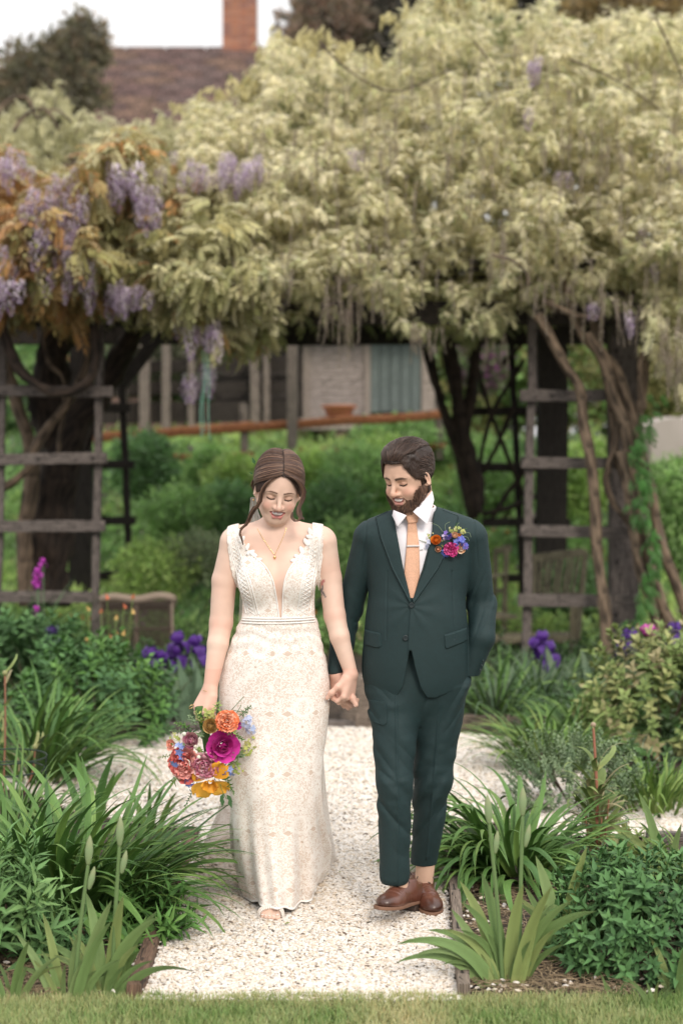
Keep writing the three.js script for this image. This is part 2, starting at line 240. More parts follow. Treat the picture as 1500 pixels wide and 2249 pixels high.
{ // lawn blades in front, straw mulch on the beds
  const R = rng(5), bl = geom([-0.0011, 0, 0, 0.0011, 0, 0, -0.0009, 0.45, 0.10, 0.0009, 0.45, 0.10, 0, 1, 0.38], [0, 1, 2, 1, 3, 2, 2, 3, 4].map((x) => x));
  { const p = bl.attributes.position; for (let i = 0; i < p.count; i++) p.setXYZ(i, p.getX(i), p.getY(i) * 0.026, p.getZ(i) * 0.026); bl.computeVertexNormals(); }
  const mats = [], cols = [];
  for (let i = 0; i < 52000; i++) {
    const x = lerp(-1.5, 1.5, R()), D = 3.85 + (4.40 + 0.018 * fbm(x * 9, 3) - 3.85) * sqrt(R()), pt = fbm(x * 5, D * 5, 1, 3), s = 0.55 + 0.9 * R() + (D > 4.3 ? 0.15 : 0);
    mats.push(mat4(V(x, 0.003, -D), E((R() - 0.3) * 0.8, R() * TAU, (R() - 0.5) * 0.7), V(1 + R(), s, s)));
    const dry = clamp(0.42 + 0.9 * pt + 0.5 * (R() - 0.5)); cols.push(C(lerp(0.17, 0.54, dry) * (0.85 + 0.3 * R()), lerp(0.29, 0.50, dry), lerp(0.07, 0.26, dry)));
  }
  stuff(scene, 'lawn_grass', bl, std(C(1, 1, 1), 0.8, { transmission: 0.2 }), mats, cols); scene.children.at(-1).userData.label = 'short mown lawn grass, partly dry, in front of the shell path'; scene.children.at(-1).userData.category = 'grass';
  const straw = tube([V(-0.5, 0, 0), V(-0.15, 0.06, 0.03), V(0.2, 0.03, -0.05), V(0.5, 0, 0)], 0.012, { segs: 5, rad: 3 }), sm = [], sc = [];
  for (let i = 0; i < 5200; i++) {
    const x = (R() < 0.4 ? lerp(-1.25, -0.66, R()) : lerp(0.42, 1.4, R())), D = lerp(4.4, 5.6, R() ** 1.3); if (inPath(x, D, 0.05) || n3(x * 5, D * 5, 3) < -0.25) continue;
    const s = 0.03 + 0.08 * R(); sm.push(mat4(V(x, 0.022 + 0.012 * R(), -D), E(0, R() * TAU, (R() - 0.5) * 0.35), V(s, s, s))); const k = 0.5 + 0.6 * R(); sc.push(C(0.36 * k, 0.27 * k, 0.165 * k));
  }
  stuff(scene, 'straw_mulch', straw, std(C(1, 1, 1), 0.9), sm, sc); Object.assign(scene.children.at(-1).userData, { label: 'dry straw mulch strewn on the soil beds beside the path', category: 'mulch' });
}
// ---------- timbers that edge the path ----------
{
  const edge = (a, b, h, w, mat, label, seed) => { const t = thing('timber_edging', label, 'timber edging', null, 'timbers edging the shell path'), l = a.distanceTo(b); between(t, a, b); part(t, 'beam', board(l, h, w, 0.008, 0.006, seed), mat); t.children[0].position.y = h / 2 - 0.004; };
  edge(V(-0.64, 0, -4.38), V(-0.665, 0, -6.35), 0.062, 0.052, M.redTimber, 'reddish brown timber edging the left side of the shell path', 1);
  edge(V(0.378, 0, -4.38), V(0.452, 0, -5.85), 0.06, 0.042, M.timber, 'weathered grey timber edging the right side of the shell path by the lawn', 2);
  edge(V(0.456, 0, -5.86), V(0.47, 0, -6.4), 0.055, 0.045, M.timber, 'short grey timber half hidden under the arching daylily right of the path', 7);
  edge(V(0.1, 0, -9.36), V(1.5, 0, -9.28), 0.1, 0.09, M.timber, 'long grey timber at the far end of the shell court, behind the groom', 3);
  edge(V(-1.5, 0, -9.2), V(0.09, 0, -9.36), 0.062, 0.09, M.greyWood, 'low grey timber at the far left edge of the shell court behind the bride', 4);
  edge(V(1.36, 0, -6.36), V(3, 0, -6.34), 0.05, 0.06, M.greyWood, 'grey timber along the near side of the side path on the right', 5);
}

// ---------- pergola ----------
{
  const g = thing('pergola', 'dark weathered timber pergola with ladder trellises under the wisteria', 'pergola');
  let seed = 10;
  const bar = (parent, name, a, b, h, w, mat) => { const m = part(parent, name, board(a.distanceTo(b), h, w, 0.008, 0.006, seed++), mat); return between(m, a, b); };
  const pxw = (n, D) => n * D / F;
  const trellis = (label, stiles, rungs, D, mat, th) => {
    const t = new THREE.Group(); t.name = 'trellis'; t.userData.label = label; g.add(t);
    for (const [x0, y0, x1, y1, w, dd] of stiles) bar(t, 'stile', P(x0, y0, D + (dd || 0)), P(x1, y1, D + (dd || 0)), pxw(w, D), 0.07, mat);
    for (const [x0, x1, y, h, tilt] of rungs) bar(t, 'rung', P(x0, y - (tilt || 0), D - 0.075), P(x1, y + (tilt || 0), D - 0.075), pxw(h, D), th, mat);
  };
  trellis('front ladder trellis at the left', [[223, 650, 207, 1490, 17], [8, 650, -8, 1490, 18], [-150, 650, -160, 1490, 18]], [[-190, 250, 858, 25, 2], [-190, 236, 1008, 25, -1], [-190, 232, 1155, 25, 1], [-190, 205, 1312, 25, 1]], 12, M.greyWood, 0.06);
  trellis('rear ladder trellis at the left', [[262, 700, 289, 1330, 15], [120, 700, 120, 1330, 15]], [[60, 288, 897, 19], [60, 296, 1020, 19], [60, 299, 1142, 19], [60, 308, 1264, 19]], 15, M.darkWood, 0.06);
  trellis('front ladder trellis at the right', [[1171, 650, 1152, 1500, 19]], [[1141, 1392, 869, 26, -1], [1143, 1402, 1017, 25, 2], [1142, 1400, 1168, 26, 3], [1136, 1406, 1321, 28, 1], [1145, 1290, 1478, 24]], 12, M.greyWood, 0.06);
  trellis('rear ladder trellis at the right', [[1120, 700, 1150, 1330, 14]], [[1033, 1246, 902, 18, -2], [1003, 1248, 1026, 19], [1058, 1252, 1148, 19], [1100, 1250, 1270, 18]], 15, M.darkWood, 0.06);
  bar(g, 'post', P(1366, 640, 12.35), P(1366, 1475, 12.35), 0.24, 0.2, M.greyWood);
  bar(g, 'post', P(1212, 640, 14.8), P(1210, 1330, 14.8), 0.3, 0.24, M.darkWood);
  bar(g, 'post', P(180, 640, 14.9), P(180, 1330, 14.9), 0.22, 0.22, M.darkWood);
  bar(g, 'post', P(-180, 640, 12.3), P(-180, 1475, 12.3), 0.22, 0.22, M.greyWood);
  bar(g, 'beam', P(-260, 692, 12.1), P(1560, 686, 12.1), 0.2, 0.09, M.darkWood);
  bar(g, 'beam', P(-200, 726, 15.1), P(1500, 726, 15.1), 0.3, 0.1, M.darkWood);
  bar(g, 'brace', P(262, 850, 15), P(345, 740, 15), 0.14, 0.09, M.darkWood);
  for (const x of [-2.75, -1.05, 0.55, 1.7, 2.95]) bar(g, 'rafter', V(x, 3.33, -11.7), V(x, 3.42, -15.6), 0.2, 0.06, M.darkWood);
  for (let k = 0; k < 9; k++) bar(g, 'lath', V(-3.9, 3.47 , -11.9 - k * 0.42), V(3.9, 3.47, -11.9 - k * 0.42), 0.05, 0.09, M.darkWood);
}
// ---------- wisteria ----------
function pinnate(seed, len, n, ll, lw) {
  const R = rng(seed), pos = [], idx = [], col = [];
  for (let i = 0; i <= n; i++) {
    const t = 0.22 + 0.78 * i / n, p = V(0, -0.35 * t * t * len, t * len * (1 - 0.18 * t)), fwd = V(0, -0.7 * t, 1).normalize(), up = V(0, 1, 0.7 * t).normalize(), k = 0.85 + 0.3 * R();
    for (const s of i === n ? [0] : [-1, 1]) { const d = fwd.clone().multiplyScalar(s ? 0.55 : 1).add(V(s * 0.85, -0.42 + 0.3 * (R() - 0.5), 0)).normalize(); leaflet(pos, idx, col, p, d, up.clone().addScaledVector(d, -up.dot(d)).normalize(), ll * (0.8 + 0.35 * R()) * (1 - 0.25 * abs(t - 0.6)), lw, [k, k, k]); }
  }
  const g = geom(pos, idx, null, col); return g;
}
function raceme(seed, len, n, wide, fresh) {
  const R = rng(seed), pos = [], idx = [], col = [];
  for (let i = 0; i < n; i++) {
    const t = (i + R() * 0.8) / n, a = i * 2.4 + R(), w = wide * (fresh ? pow(sin(PI * min(1, 0.12 + t * 0.86)), 0.7) * (1 - 0.35 * t) : (0.8 - 0.4 * t)) , out = V(cos(a), -0.25 + 0.3 * (R() - 0.5), sin(a)).normalize();
    const o = V(cos(a) * w * (0.55 + 0.45 * R()), -t * len, sin(a) * w * (0.55 + 0.45 * R())), up = V(-out.x * 0.3, 1, -out.z * 0.3).normalize(), s = (fresh ? 0.027 : 0.016) * (0.7 + 0.5 * R()) * (1 - 0.35 * t);
    const k = R(), pale = fresh ? clamp(0.72 - 0.65 * t + 0.9 * (k - 0.5)) : k;
    const wv = fresh && R() < 0.5; const c = wv ? [0.88, 0.80, 0.88] : fresh ? [lerp(0.42, 0.86, pale), lerp(0.25, 0.75, pale), lerp(0.56, 0.87, pale)] : [lerp(0.34, 0.60, pale), lerp(0.27, 0.50, pale), lerp(0.26, 0.42, pale)];
    leaflet(pos, idx, col, o, out, up, s * 1.25, s * 1.15, c);
    leaflet(pos, idx, col, o.clone().add(V(0, -s * 0.3, 0)), out.clone().add(V(0, -0.9, 0)).normalize(), V(out.x, 0.6, out.z).normalize(), s * 0.95, s * 0.7, c.map((x) => x * (fresh ? 0.72 : 0.85)));
  }
  const st = tube([V(0, 0.05, 0), V(0.004, -len * 0.5, 0), V(0, -len, 0)], 0.0025, { segs: 5, rad: 3 }); tint(st, () => [0.2, 0.19, 0.08]); st.deleteAttribute('uv');
  return merge([geom(pos, idx, null, col), st]);
}
const wleaf = [pinnate(1, 0.26, 5, 0.085, 0.034), pinnate(2, 0.22, 4, 0.075, 0.032), pinnate(3, 0.3, 6, 0.085, 0.033)];
const wshoot = [pinnate(4, 0.17, 4, 0.068, 0.028), pinnate(5, 0.14, 4, 0.058, 0.026)];
const fresh = [raceme(1, 0.30, 84, 0.082, true), raceme(2, 0.24, 70, 0.080, true), raceme(3, 0.36, 98, 0.080, true)];
const spent = [raceme(4, 0.34, 56, 0.018, false), raceme(5, 0.27, 44, 0.017, false), raceme(6, 0.46, 72, 0.018, false)];
const stem = (parent, name, list, D, r0, r1, mat, seed = 0, o = {}) => part(parent, name, tube(list.map(([x, y, d]) => P(x, y, D + (d || 0))), (t) => lerp(r0, r1, t), { segs: 30, rad: 8, knob: 0.5, seed, ...o }), mat);
function vine(g, seed, top, bot, x0, x1, n, front, thick, colour, leaves, droop = 0.5, scale = 1) {
  const R = rng(seed), mats = leaves.map(() => []), cols = leaves.map(() => []);
  for (let i = 0; i < n; i++) {
    const px = lerp(x0, x1, R()), wob = 30 * n3(px / 30, 4, seed) + 24 * n3(px / 11, 8, seed), t0 = top(px) - wob * 0.8, b0 = bot(px) + wob * 0.6, u = R(), py = lerp(t0, b0, u), k = R();
    const d0 = front(px, py, u) + 0.85 * fbm(px / 95, py / 75, seed, 3), D = d0 + thick * k * k;
    if (fbm(px / 38, py / 30, seed + 5, 2) < -0.08 && k < 0.6) continue;
    const p = P(px, py, D), az = (R() - 0.5) * 3.6, q = leaves.length === 1 ? 0 : floor(R() * leaves.length), s = scale * (0.75 + 0.5 * R());
    mats[q].push(mat4(p, E(droop + (R() - 0.5) * 1.9, az * 1.4, (R() - 0.5) * 1.5), V(s, s, s))); cols[q].push(colour(px, py, k, R, u));
  }
  leaves.forEach((l, q) => stuff(g, 'foliage', l, M.leafy, mats[q], cols[q]));
}
const mixc = (a, b, t, k = 1) => C(lerp(a[0], b[0], t) * k, lerp(a[1], b[1], t) * k, lerp(a[2], b[2], t) * k);
{ // pale climber behind, at the left
  const g = thing('wisteria_vine', 'pale green wisteria growing behind the bronze one at upper left, in front of the roof', 'wisteria');
  vine(g, 31, interp([[-120, 210], [0, 225], [60, 215], [110, 170], [150, 190], [190, 250], [330, 262], [420, 262], [480, 300], [560, 250], [640, 300]]), () => 420, -120, 640, 4200, (x, y, u) => 15 - 1.2 * u, 1.5, (x, y, k, R) => mixc([0.52, 0.49, 0.28], [0.36, 0.35, 0.19], R(), 0.75 + 0.5 * R()), wshoot);
  stem(g, 'stem', [[-10, 260], [20, 218], [60, 215], [85, 260], [120, 240], [160, 270]], 14.3, 0.02, 0.01, M.vine, 3);
  stem(g, 'stem', [[30, 290], [60, 250], [100, 240], [130, 285]], 14.1, 0.02, 0.012, M.vine, 5);
  stem(g, 'stem', [[300, 330], [318, 260], [335, 215], [350, 190]], 14.2, 0.008, 0.003, M.vine, 6);
  for (const [x, y] of [[150, 180], [108, 165], [120, 195], [60, 165], [20, 230], [205, 225], [335, 215]]) stem(g, 'tendril', [[x - 40, y + 70], [x - 16, y + 18], [x, y]], 14.3, 0.006, 0.003, M.vine, x);
}
const wl = thing('wisteria_vine', 'bronze and green leaved wisteria with purple flower clusters on the left of the pergola', 'wisteria');
{
  const top = interp([[-140, 330], [0, 330], [60, 345], [120, 375], [165, 390], [210, 330], [270, 285], [330, 300], [380, 360], [460, 370], [560, 390], [640, 430]]), bot = interp([[-140, 690], [0, 690], [60, 680], [110, 660], [160, 690], [210, 655], [300, 670], [390, 680], [450, 715], [520, 740], [600, 720], [640, 700]]);
  const bronze = [0.48, 0.235, 0.075], olive = [0.38, 0.31, 0.11], green = [0.27, 0.30, 0.10], yel = [0.64, 0.59, 0.32];
  vine(wl, 32, top, bot, -140, 600, 10500, (x, y, u) => 12.3 - 1.15 * sin(PI * clamp(u * 0.5 + 0.25)), 1.8, (x, y, k, R, u) => {
    const b = clamp(0.75 - x / 620 + 0.8 * fbm(x / 120, y / 90, 3, 3)), a = R(), k2 = 0.65 + 0.6 * R();
    return a < b ? mixc(bronze, olive, R() * 0.9, k2) : mixc(R() < clamp(x / 500) ? yel : olive, green, R() * (0.4 + 0.6 * u), k2);
  }, wleaf, 0.5, 0.9);
  // thick trunk, fork, loop and thin stems
  stem(wl, 'trunk', [[110, 1330], [115, 1180], [125, 1040], [112, 900], [120, 780], [150, 690]], 13.5, 0.23, 0.15, M.vineDark, 2, { segs: 40, rad: 16, knob: 0.7 });
  stem(wl, 'limb', [[135, 1010], [185, 905], [232, 850], [262, 790], [300, 720]], 13.4, 0.16, 0.09, M.vineDark, 4, { rad: 10 });
  stem(wl, 'limb', [[60, 1330], [55, 1180], [70, 1010], [30, 860], [-20, 700]], 13.2, 0.08, 0.05, M.vine, 14);
  stem(wl, 'stem', [[6, 700], [24, 775], [70, 836], [135, 862], [190, 842], [212, 790], [206, 700]], 11.75, 0.046, 0.042, M.vineDark, 6);
  stem(wl, 'stem', [[70, 1000], [100, 945], [150, 885], [190, 800], [200, 700]], 12.4, 0.045, 0.035, M.vine, 7);
  stem(wl, 'stem', [[-30, 1090], [20, 1065], [62, 1030], [80, 1000]], 12.3, 0.04, 0.03, M.vine, 8);
  stem(wl, 'stem', [[95, 700], [110, 800], [140, 830], [128, 1000]], 12.5, 0.022, 0.018, M.vine, 9);
  stem(wl, 'stem', [[190, 990], [210, 930], [235, 860]], 14, 0.03, 0.02, M.vineDark, 10);
  stem(wl, 'tendril', [[430, 700], [438, 790], [450, 860], [455, 920]], 11.4, 0.004, 0.003, M.vine, 11);
  const R = rng(77);
  const put = (x, y, D, s = 1, kind = fresh) => { const m = part(wl, 'flower_cluster', kind[floor(R() * 3)], M.petal); m.position.copy(P(x, y, D)); m.rotation.set((R() - 0.5) * 0.35, R() * TAU, (R() - 0.5) * 0.35); m.scale.setScalar(s * (0.85 + 0.3 * R())); };
  for (const [x, y, sx, sy, n, D, s] of [[120, 455, 62, 50, 20, 10.85, 1], [110, 500, 40, 40, 8, 10.8, 1.1], [18, 575, 22, 40, 6, 10.7, 1.05], [20, 340, 34, 20, 7, 11.1, 0.8], [150, 590, 45, 25, 9, 10.95, 0.9], [285, 630, 42, 18, 10, 11.1, 0.85], [275, 375, 26, 22, 7, 10.9, 0.95], [318, 425, 26, 22, 7, 10.9, 0.9], [450, 360, 95, 28, 20, 11.3, 0.75], [540, 355, 40, 22, 8, 11.4, 0.75], [450, 712, 26, 12, 7, 11.2, 1.05], [426, 826, 12, 8, 3, 11.35, 1.0], [455, 796, 9, 6, 3, 11.35, 0.95], [405, 690, 10, 10, 2, 11.4, 0.7], [95, 380, 60, 20, 5, 11, 0.7], [560, 600, 20, 20, 3, 11.6, 0.7]])
    for (let i = 0; i < n * 1.3; i++) put(x + 1.15 * sx * (R() * 2 - 1), y + 1.1 * sy * (R() * 2 - 1), D + 0.28 * R() - 0.06, s * (0.55 + 0.3 * R()));
}
const wr = thing('wisteria_vine', 'huge pale yellow green wisteria spilling over the right and middle of the pergola', 'wisteria');
{
  const top = interp([[380, 320], [430, 215], [500, 225], [560, 190], [585, 120], [620, 95], [660, 110], [720, 125], [790, 110], [850, 150], [890, 60], [940, 5], [1000, 15], [1060, -20], [1140, 20], [1200, 5], [1270, 40], [1360, 45], [1500, 20], [1640, 60]]);
  const bot = interp([[380, 560], [470, 690], [520, 722], [600, 700], [700, 682], [800, 690], [870, 690], [940, 722], [1040, 735], [1110, 720], [1160, 680], [1260, 655], [1330, 665], [1400, 650], [1470, 690], [1560, 700], [1640, 650]]);
  const pale = [0.72, 0.675, 0.42], beige = [0.76, 0.69, 0.54], mid = [0.50, 0.51, 0.26], dark = [0.22, 0.26, 0.11];
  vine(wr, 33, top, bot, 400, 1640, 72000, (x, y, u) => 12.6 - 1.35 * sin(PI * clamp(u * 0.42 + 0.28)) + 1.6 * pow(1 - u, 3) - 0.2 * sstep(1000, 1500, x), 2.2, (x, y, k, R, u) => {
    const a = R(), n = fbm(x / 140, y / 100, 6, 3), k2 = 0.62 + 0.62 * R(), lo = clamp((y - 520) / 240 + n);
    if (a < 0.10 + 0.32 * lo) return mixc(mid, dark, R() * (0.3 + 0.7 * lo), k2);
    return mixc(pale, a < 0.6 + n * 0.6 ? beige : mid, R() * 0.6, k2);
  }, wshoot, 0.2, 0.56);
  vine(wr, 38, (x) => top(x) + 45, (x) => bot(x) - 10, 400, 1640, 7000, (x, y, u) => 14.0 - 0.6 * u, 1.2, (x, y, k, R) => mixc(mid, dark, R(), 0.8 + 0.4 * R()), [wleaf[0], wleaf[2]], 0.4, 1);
  { // a second, sparser growth trails down the far right edge
    vine(wr, 36, () => 560, interp([[1420, 700], [1480, 860], [1640, 900]]), 1430, 1640, 700, () => 11.2, 0.8, (x, y, k, R) => mixc(pale, mid, R(), 0.9), wshoot);
  }
  const R = rng(78);
  const put = (x, y, D, s, kind) => { const m = part(wr, 'flower_cluster', kind[floor(R() * 3)], M.petal); m.position.copy(P(x, y, D)); m.rotation.set((R() - 0.5) * 0.3, R() * TAU, (R() - 0.5) * 0.4); m.scale.setScalar(s * (0.85 + 0.3 * R())); };
  for (const [x, y, sx, sy, n, D, s] of [[770, 640, 60, 40, 18, 11.2, 1], [745, 690, 24, 14, 8, 11.2, 0.9], [560, 560, 70, 60, 10, 11.5, 0.9], [930, 720, 40, 16, 10, 11.2, 0.85], [1290, 640, 50, 30, 12, 11.1, 0.95], [1395, 660, 50, 30, 12, 11.1, 0.95], [1480, 720, 30, 50, 16, 10.9, 1], [1490, 800, 22, 30, 8, 10.9, 0.9], [1300, 330, 90, 70, 22, 11.2, 0.9], [1120, 520, 60, 50, 9, 11.2, 0.9], [830, 330, 70, 60, 10, 11.4, 0.9], [1000, 200, 200, 120, 16, 11.7, 0.8], [650, 400, 100, 100, 16, 11.5, 0.85], [1180, 640, 14, 10, 3, 11.2, 0.8], [1090, 740, 30, 10, 5, 11.6, 0.7]])
    for (let i = 0; i < n; i++) put(x + sx * (R() * 2 - 1), y + sy * (R() * 2 - 1), D - 0.15 * R(), s * 0.9, spent);
  for (let i = 0; i < 150; i++) { const x = 480 + 1020 * R(), y = lerp(top(x) + 60, 620, R()), u = (y - top(x)) / 700; put(x, y, 12.45 - 1.35 * sin(PI * clamp(u * 0.42 + 0.28)) + 1.6 * pow(1 - u, 3) - 0.25, 0.75, spent); }
  for (const [x, y, sx, sy, n, D] of [[1180, 140, 16, 24, 4, 11.85], [1152, 248, 16, 18, 2, 11.7], [1245, 372, 20, 12, 2, 11.5], [1470, 330, 30, 14, 2, 11.45], [1400, 490, 16, 10, 1, 11.4], [1435, 570, 14, 10, 1, 11.3], [790, 330, 30, 16, 2, 11.7], [1285, 650, 20, 20, 2, 11.2], [1365, 690, 30, 20, 2, 11.1], [560, 600, 22, 22, 3, 11.7], [640, 620, 20, 18, 2, 11.7]])
    for (let i = 0; i < n; i++) put(x + sx * (R() * 2 - 1), y + sy * (R() * 2 - 1), D - 0.2, 0.55, fresh);
  let s = 40; const st = (list, D, a, b, mat = M.vine, o) => stem(wr, 'stem', list, D, a, b, mat, s++, o);
  st([[1242, 560], [1246, 650], [1268, 720], [1310, 770], [1352, 812], [1376, 880], [1398, 960], [1402, 1000]], 11.75, 0.03, 0.05);
  st([[1290, 730], [1330, 800], [1345, 870], [1372, 930], [1382, 1010], [1398, 1110], [1440, 1290], [1490, 1420]], 11.7, 0.05, 0.05, M.vine);
  st([[1180, 690], [1240, 800], [1272, 850], [1280, 930], [1296, 1010], [1304, 1090], [1312, 1220], [1326, 1340], [1334, 1450]], 11.7, 0.04, 0.05, M.vine);
  st([[1300, 700], [1345, 900], [1352, 1000], [1388, 1090], [1420, 1190], [1448, 1330], [1462, 1420]], 11.9, 0.035, 0.04);
  st([[1430, 720], [1410, 860], [1400, 980], [1430, 1070], [1446, 1180], [1490, 1300], [1520, 1400]], 11.8, 0.03, 0.05);
  st([[1350, 830], [1355, 950], [1330, 1060], [1350, 1110], [1392, 1160]], 11.8, 0.025, 0.03);
  st([[1500, 640], [1430, 730], [1405, 810], [1412, 900]], 11.7, 0.025, 0.03);
  st([[1190, 660], [1260, 690], [1320, 700]], 11.6, 0.03, 0.02); st([[1080, 560], [1130, 575], [1155, 600], [1160, 625]], 10.9, 0.012, 0.008);
  st([[1362, 990], [1382, 1100], [1400, 1230], [1430, 1330], [1452, 1440]], 11.65, 0.04, 0.045);
  for (const [l, a, b] of [[[[978, 740], [1000, 850], [1012, 950], [1030, 1050], [1048, 1130]], 0.075, 0.085], [[[935, 760], [965, 870], [1000, 980], [1022, 1060], [1040, 1140]], 0.05, 0.06], [[[1045, 740], [1036, 860], [1020, 960], [1046, 1040], [1058, 1110]], 0.07, 0.06]]) st(l, 14.7, a, b, M.vineDark, { rad: 10, knob: 0.8 });
  for (const l of [[[1040, 760], [1062, 860], [1090, 940], [1130, 1040], [1160, 1110]], [[1150, 790], [1085, 900], [1065, 960], [1050, 1040]], [[1155, 1030], [1110, 1090], [1080, 1140]], [[1060, 1130], [1130, 1110], [1200, 1080]], [[1130, 880], [1100, 960], [1060, 1040]], [[1100, 800], [1140, 760], [1170, 700]]]) st(l, 14.85, 0.028, 0.022, M.vineDark);
  for (const l of [[[700, 90], [760, 150], [860, 200], [1000, 150]], [[1250, 130], [1340, 170], [1420, 220], [1470, 260]], [[1040, 90], [1070, 130], [1085, 160]], [[1440, 40], [1490, 150], [1520, 240]], [[1000, 240], [1040, 260], [1100, 200], [1140, 190]]]) st(l, 11.75, 0.008, 0.005, M.vine);
}
{ // loose sprays that stand out of the top of the mass
  const R = rng(79), top = interp([[380, 320], [430, 215], [500, 225], [560, 190], [585, 120], [620, 95], [660, 110], [720, 125], [790, 110], [850, 150], [890, 60], [940, 5], [1000, 15], [1060, -20], [1500, 10]]), mats = wshoot.map(() => []), cols = wshoot.map(() => []);
  for (let i = 0; i < 46; i++) { const x = 400 + 720 * R(), y = top(x), D = 13.6, dx = (R() - 0.5) * 90, h = 26 + 50 * R(), c = [[x, y + 40], [x + dx * 0.4, y - h * 0.5], [x + dx, y - h * (0.55 + 0.4 * R())]]; stem(wr, 'spray', c, D, 0.006, 0.002, M.vine, i, { segs: 8, rad: 5 }); const cv = new THREE.CatmullRomCurve3(c.map(([a, b]) => P(a, b, D))); for (let k = 0; k < 12; k++) { const q = k % 2, s = 0.5 + 0.4 * R(), t = 0.35 + 0.65 * k / 11, w = 0.8 + 0.4 * R(); mats[q].push(mat4(cv.getPointAt(t), E(0.4 + R(), (R() - 0.5) * 5, (R() - 0.5) * 1.5), V(s, s, s))); cols[q].push(C(0.56 * w, 0.51 * w, 0.26 * w)); } }
  wshoot.forEach((l, q) => stuff(wr, 'foliage', l, M.leafy, mats[q], cols[q]));
}
{ // ivy-green climber at the right post
  const g = thing('climbing_vine', 'fresh green climber with lobed leaves winding up the right pergola post', 'climber'), R = rng(9), mats = [], cols = [];
  part(g, 'stem', tube([P(1440, 1420, 11.6), P(1420, 1200, 11.6), P(1425, 1050, 11.6), P(1405, 940, 11.6), P(1400, 880, 11.6)], 0.012, { segs: 20, rad: 5 }), M.vine);
  for (let i = 0; i < 170; i++) { const y = lerp(860, 1400, R()), x = 1408 + 26 * sin(y / 60) + 34 * (R() - 0.5) + (y > 1000 && y < 1090 ? 20 : 0), s = 0.55 + 0.4 * R(); mats.push(mat4(P(x, y, 11.5 + 0.2 * (R() - 0.5)), E(0.9 * R(), (R() - 0.5) * 3, R()), V(s, s, s))); cols.push(C(0.06, 0.15 + 0.08 * R(), 0.03)); }
  stuff(g, 'foliage', wshoot[1], M.leafy, mats, cols);
}

// ---------- beyond the pergola: shed, fence, house, trees, garden ----------
{
  const D = 22.5, g = thing('garden_shed', 'grey clapboard shed with a blue green door, far behind the couple', 'shed'); let s = 200;
  const box = (parent, name, x0, x1, y0, y1, d, t, mat) => { const a = P(x0, y0, d), b = P(x1, y1, d), m = part(parent, name, board(b.x - a.x, a.y - b.y, t, 0.004, 0.002, s++), mat); m.position.set((a.x + b.x) / 2, (a.y + b.y) / 2, -d); return m; };
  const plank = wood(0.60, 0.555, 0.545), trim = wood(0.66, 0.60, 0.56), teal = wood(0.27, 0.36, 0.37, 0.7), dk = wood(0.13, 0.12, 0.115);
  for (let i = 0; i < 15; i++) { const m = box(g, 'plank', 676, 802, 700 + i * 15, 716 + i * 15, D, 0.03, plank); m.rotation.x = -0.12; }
  box(g, 'back_wall', 470, 960, 690, 925, D + 0.16, 0.1, dk);
  for (let i = 0; i < 5; i++) box(g, 'door_board', 812 + i * 22.6, 833.5 + i * 22.6, 690, 905, D - 0.02, 0.03, teal);
  box(g, 'trim', 800, 813, 690, 912, D - 0.04, 0.06, trim); box(g, 'trim', 925, 955, 690, 912, D - 0.04, 0.06, trim); box(g, 'trim', 665, 680, 690, 925, D - 0.04, 0.06, trim);
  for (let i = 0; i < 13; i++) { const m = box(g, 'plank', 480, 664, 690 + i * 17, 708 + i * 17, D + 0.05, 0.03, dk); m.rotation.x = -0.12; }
  box(g, 'deck', 660, 960, 922, 946, D - 0.5, 1.0, trim);
  for (const x of [690, 800, 930]) box(g, 'pier', x - 8, x + 8, 946, 985, D - 0.6, 0.12, dk);
  box(g, 'roof', 450, 980, 640, 688, D - 0.2, 1.4, dk);
  const pot = thing('flower_pot', 'terracotta pot standing on the deck before the shed door', 'pot', P(745, 921, D - 0.75));
  part(pot, 'pot', new THREE.LatheGeometry([[0.001, 0], [0.16, 0], [0.24, 0.17], [0.27, 0.18], [0.27, 0.21], [0.22, 0.21], [0.2, 0.16], [0.001, 0.15]].map(([x, y]) => new THREE.Vector2(x, y)), 20), std(C(0.40, 0.15, 0.075), 0.85));
}
{
  const g = thing('rail_fence', 'rustic fence of orange brown rails on grey posts across the bank behind the pergola', 'fence'); let s = 300;
  const rail = (a, b, h) => between(part(g, 'rail', board(a.distanceTo(b), h, 0.09, 0.03, 0.01, s++), M.fenceRail), a, b);
  rail(P(60, 974, 19), P(560, 936, 19.3), 0.125); rail(P(555, 936, 19.3), P(968, 912, 19.8), 0.12); rail(P(140, 1016, 19), P(560, 1000, 19.3), 0.09); rail(P(640, 990, 19.4), P(980, 978, 19.9), 0.09);
  for (const [x, y0, y1, w, D] of [[536, 885, 1010, 0.11, 19.35], [643, 740, 1040, 0.14, 19.2], [330, 940, 1040, 0.1, 19.1], [142, 780, 1040, 0.11, 18.9], [965, 890, 1010, 0.11, 19.9]]) between(part(g, 'post', board(P(x, y0, D).distanceTo(P(x, y1, D)), w, w, 0.012, 0.006, s++), x === 142 ? M.fenceRail : M.postWood), P(x, y0, D), P(x, y1, D));
}
{ // second, greyer fence deeper in
  const g = thing('wire_fence', 'grey posts and dark boards of the enclosure left of the shed', 'fence'); let s = 340;
  for (const [x, w] of [[318, 0.16], [365, 0.13], [560, 0.14], [585, 0.1], [420, 0.1], [270, 0.12]]) between(part(g, 'post', board(P(x, 740, 22).distanceTo(P(x, 945, 22)), w, w, 0.012, 0.006, s++), M.postWood), P(x, 740, 22), P(x, 945, 22));
  for (const y of [800, 850, 893, 912]) between(part(g, 'board', board(P(180, y, 22.2).distanceTo(P(660, y, 22.2)), 0.2, 0.03, 0.01, 0.005, s++), M.darkWood), P(180, y + 6, 22.2), P(660, y, 22.2));
}
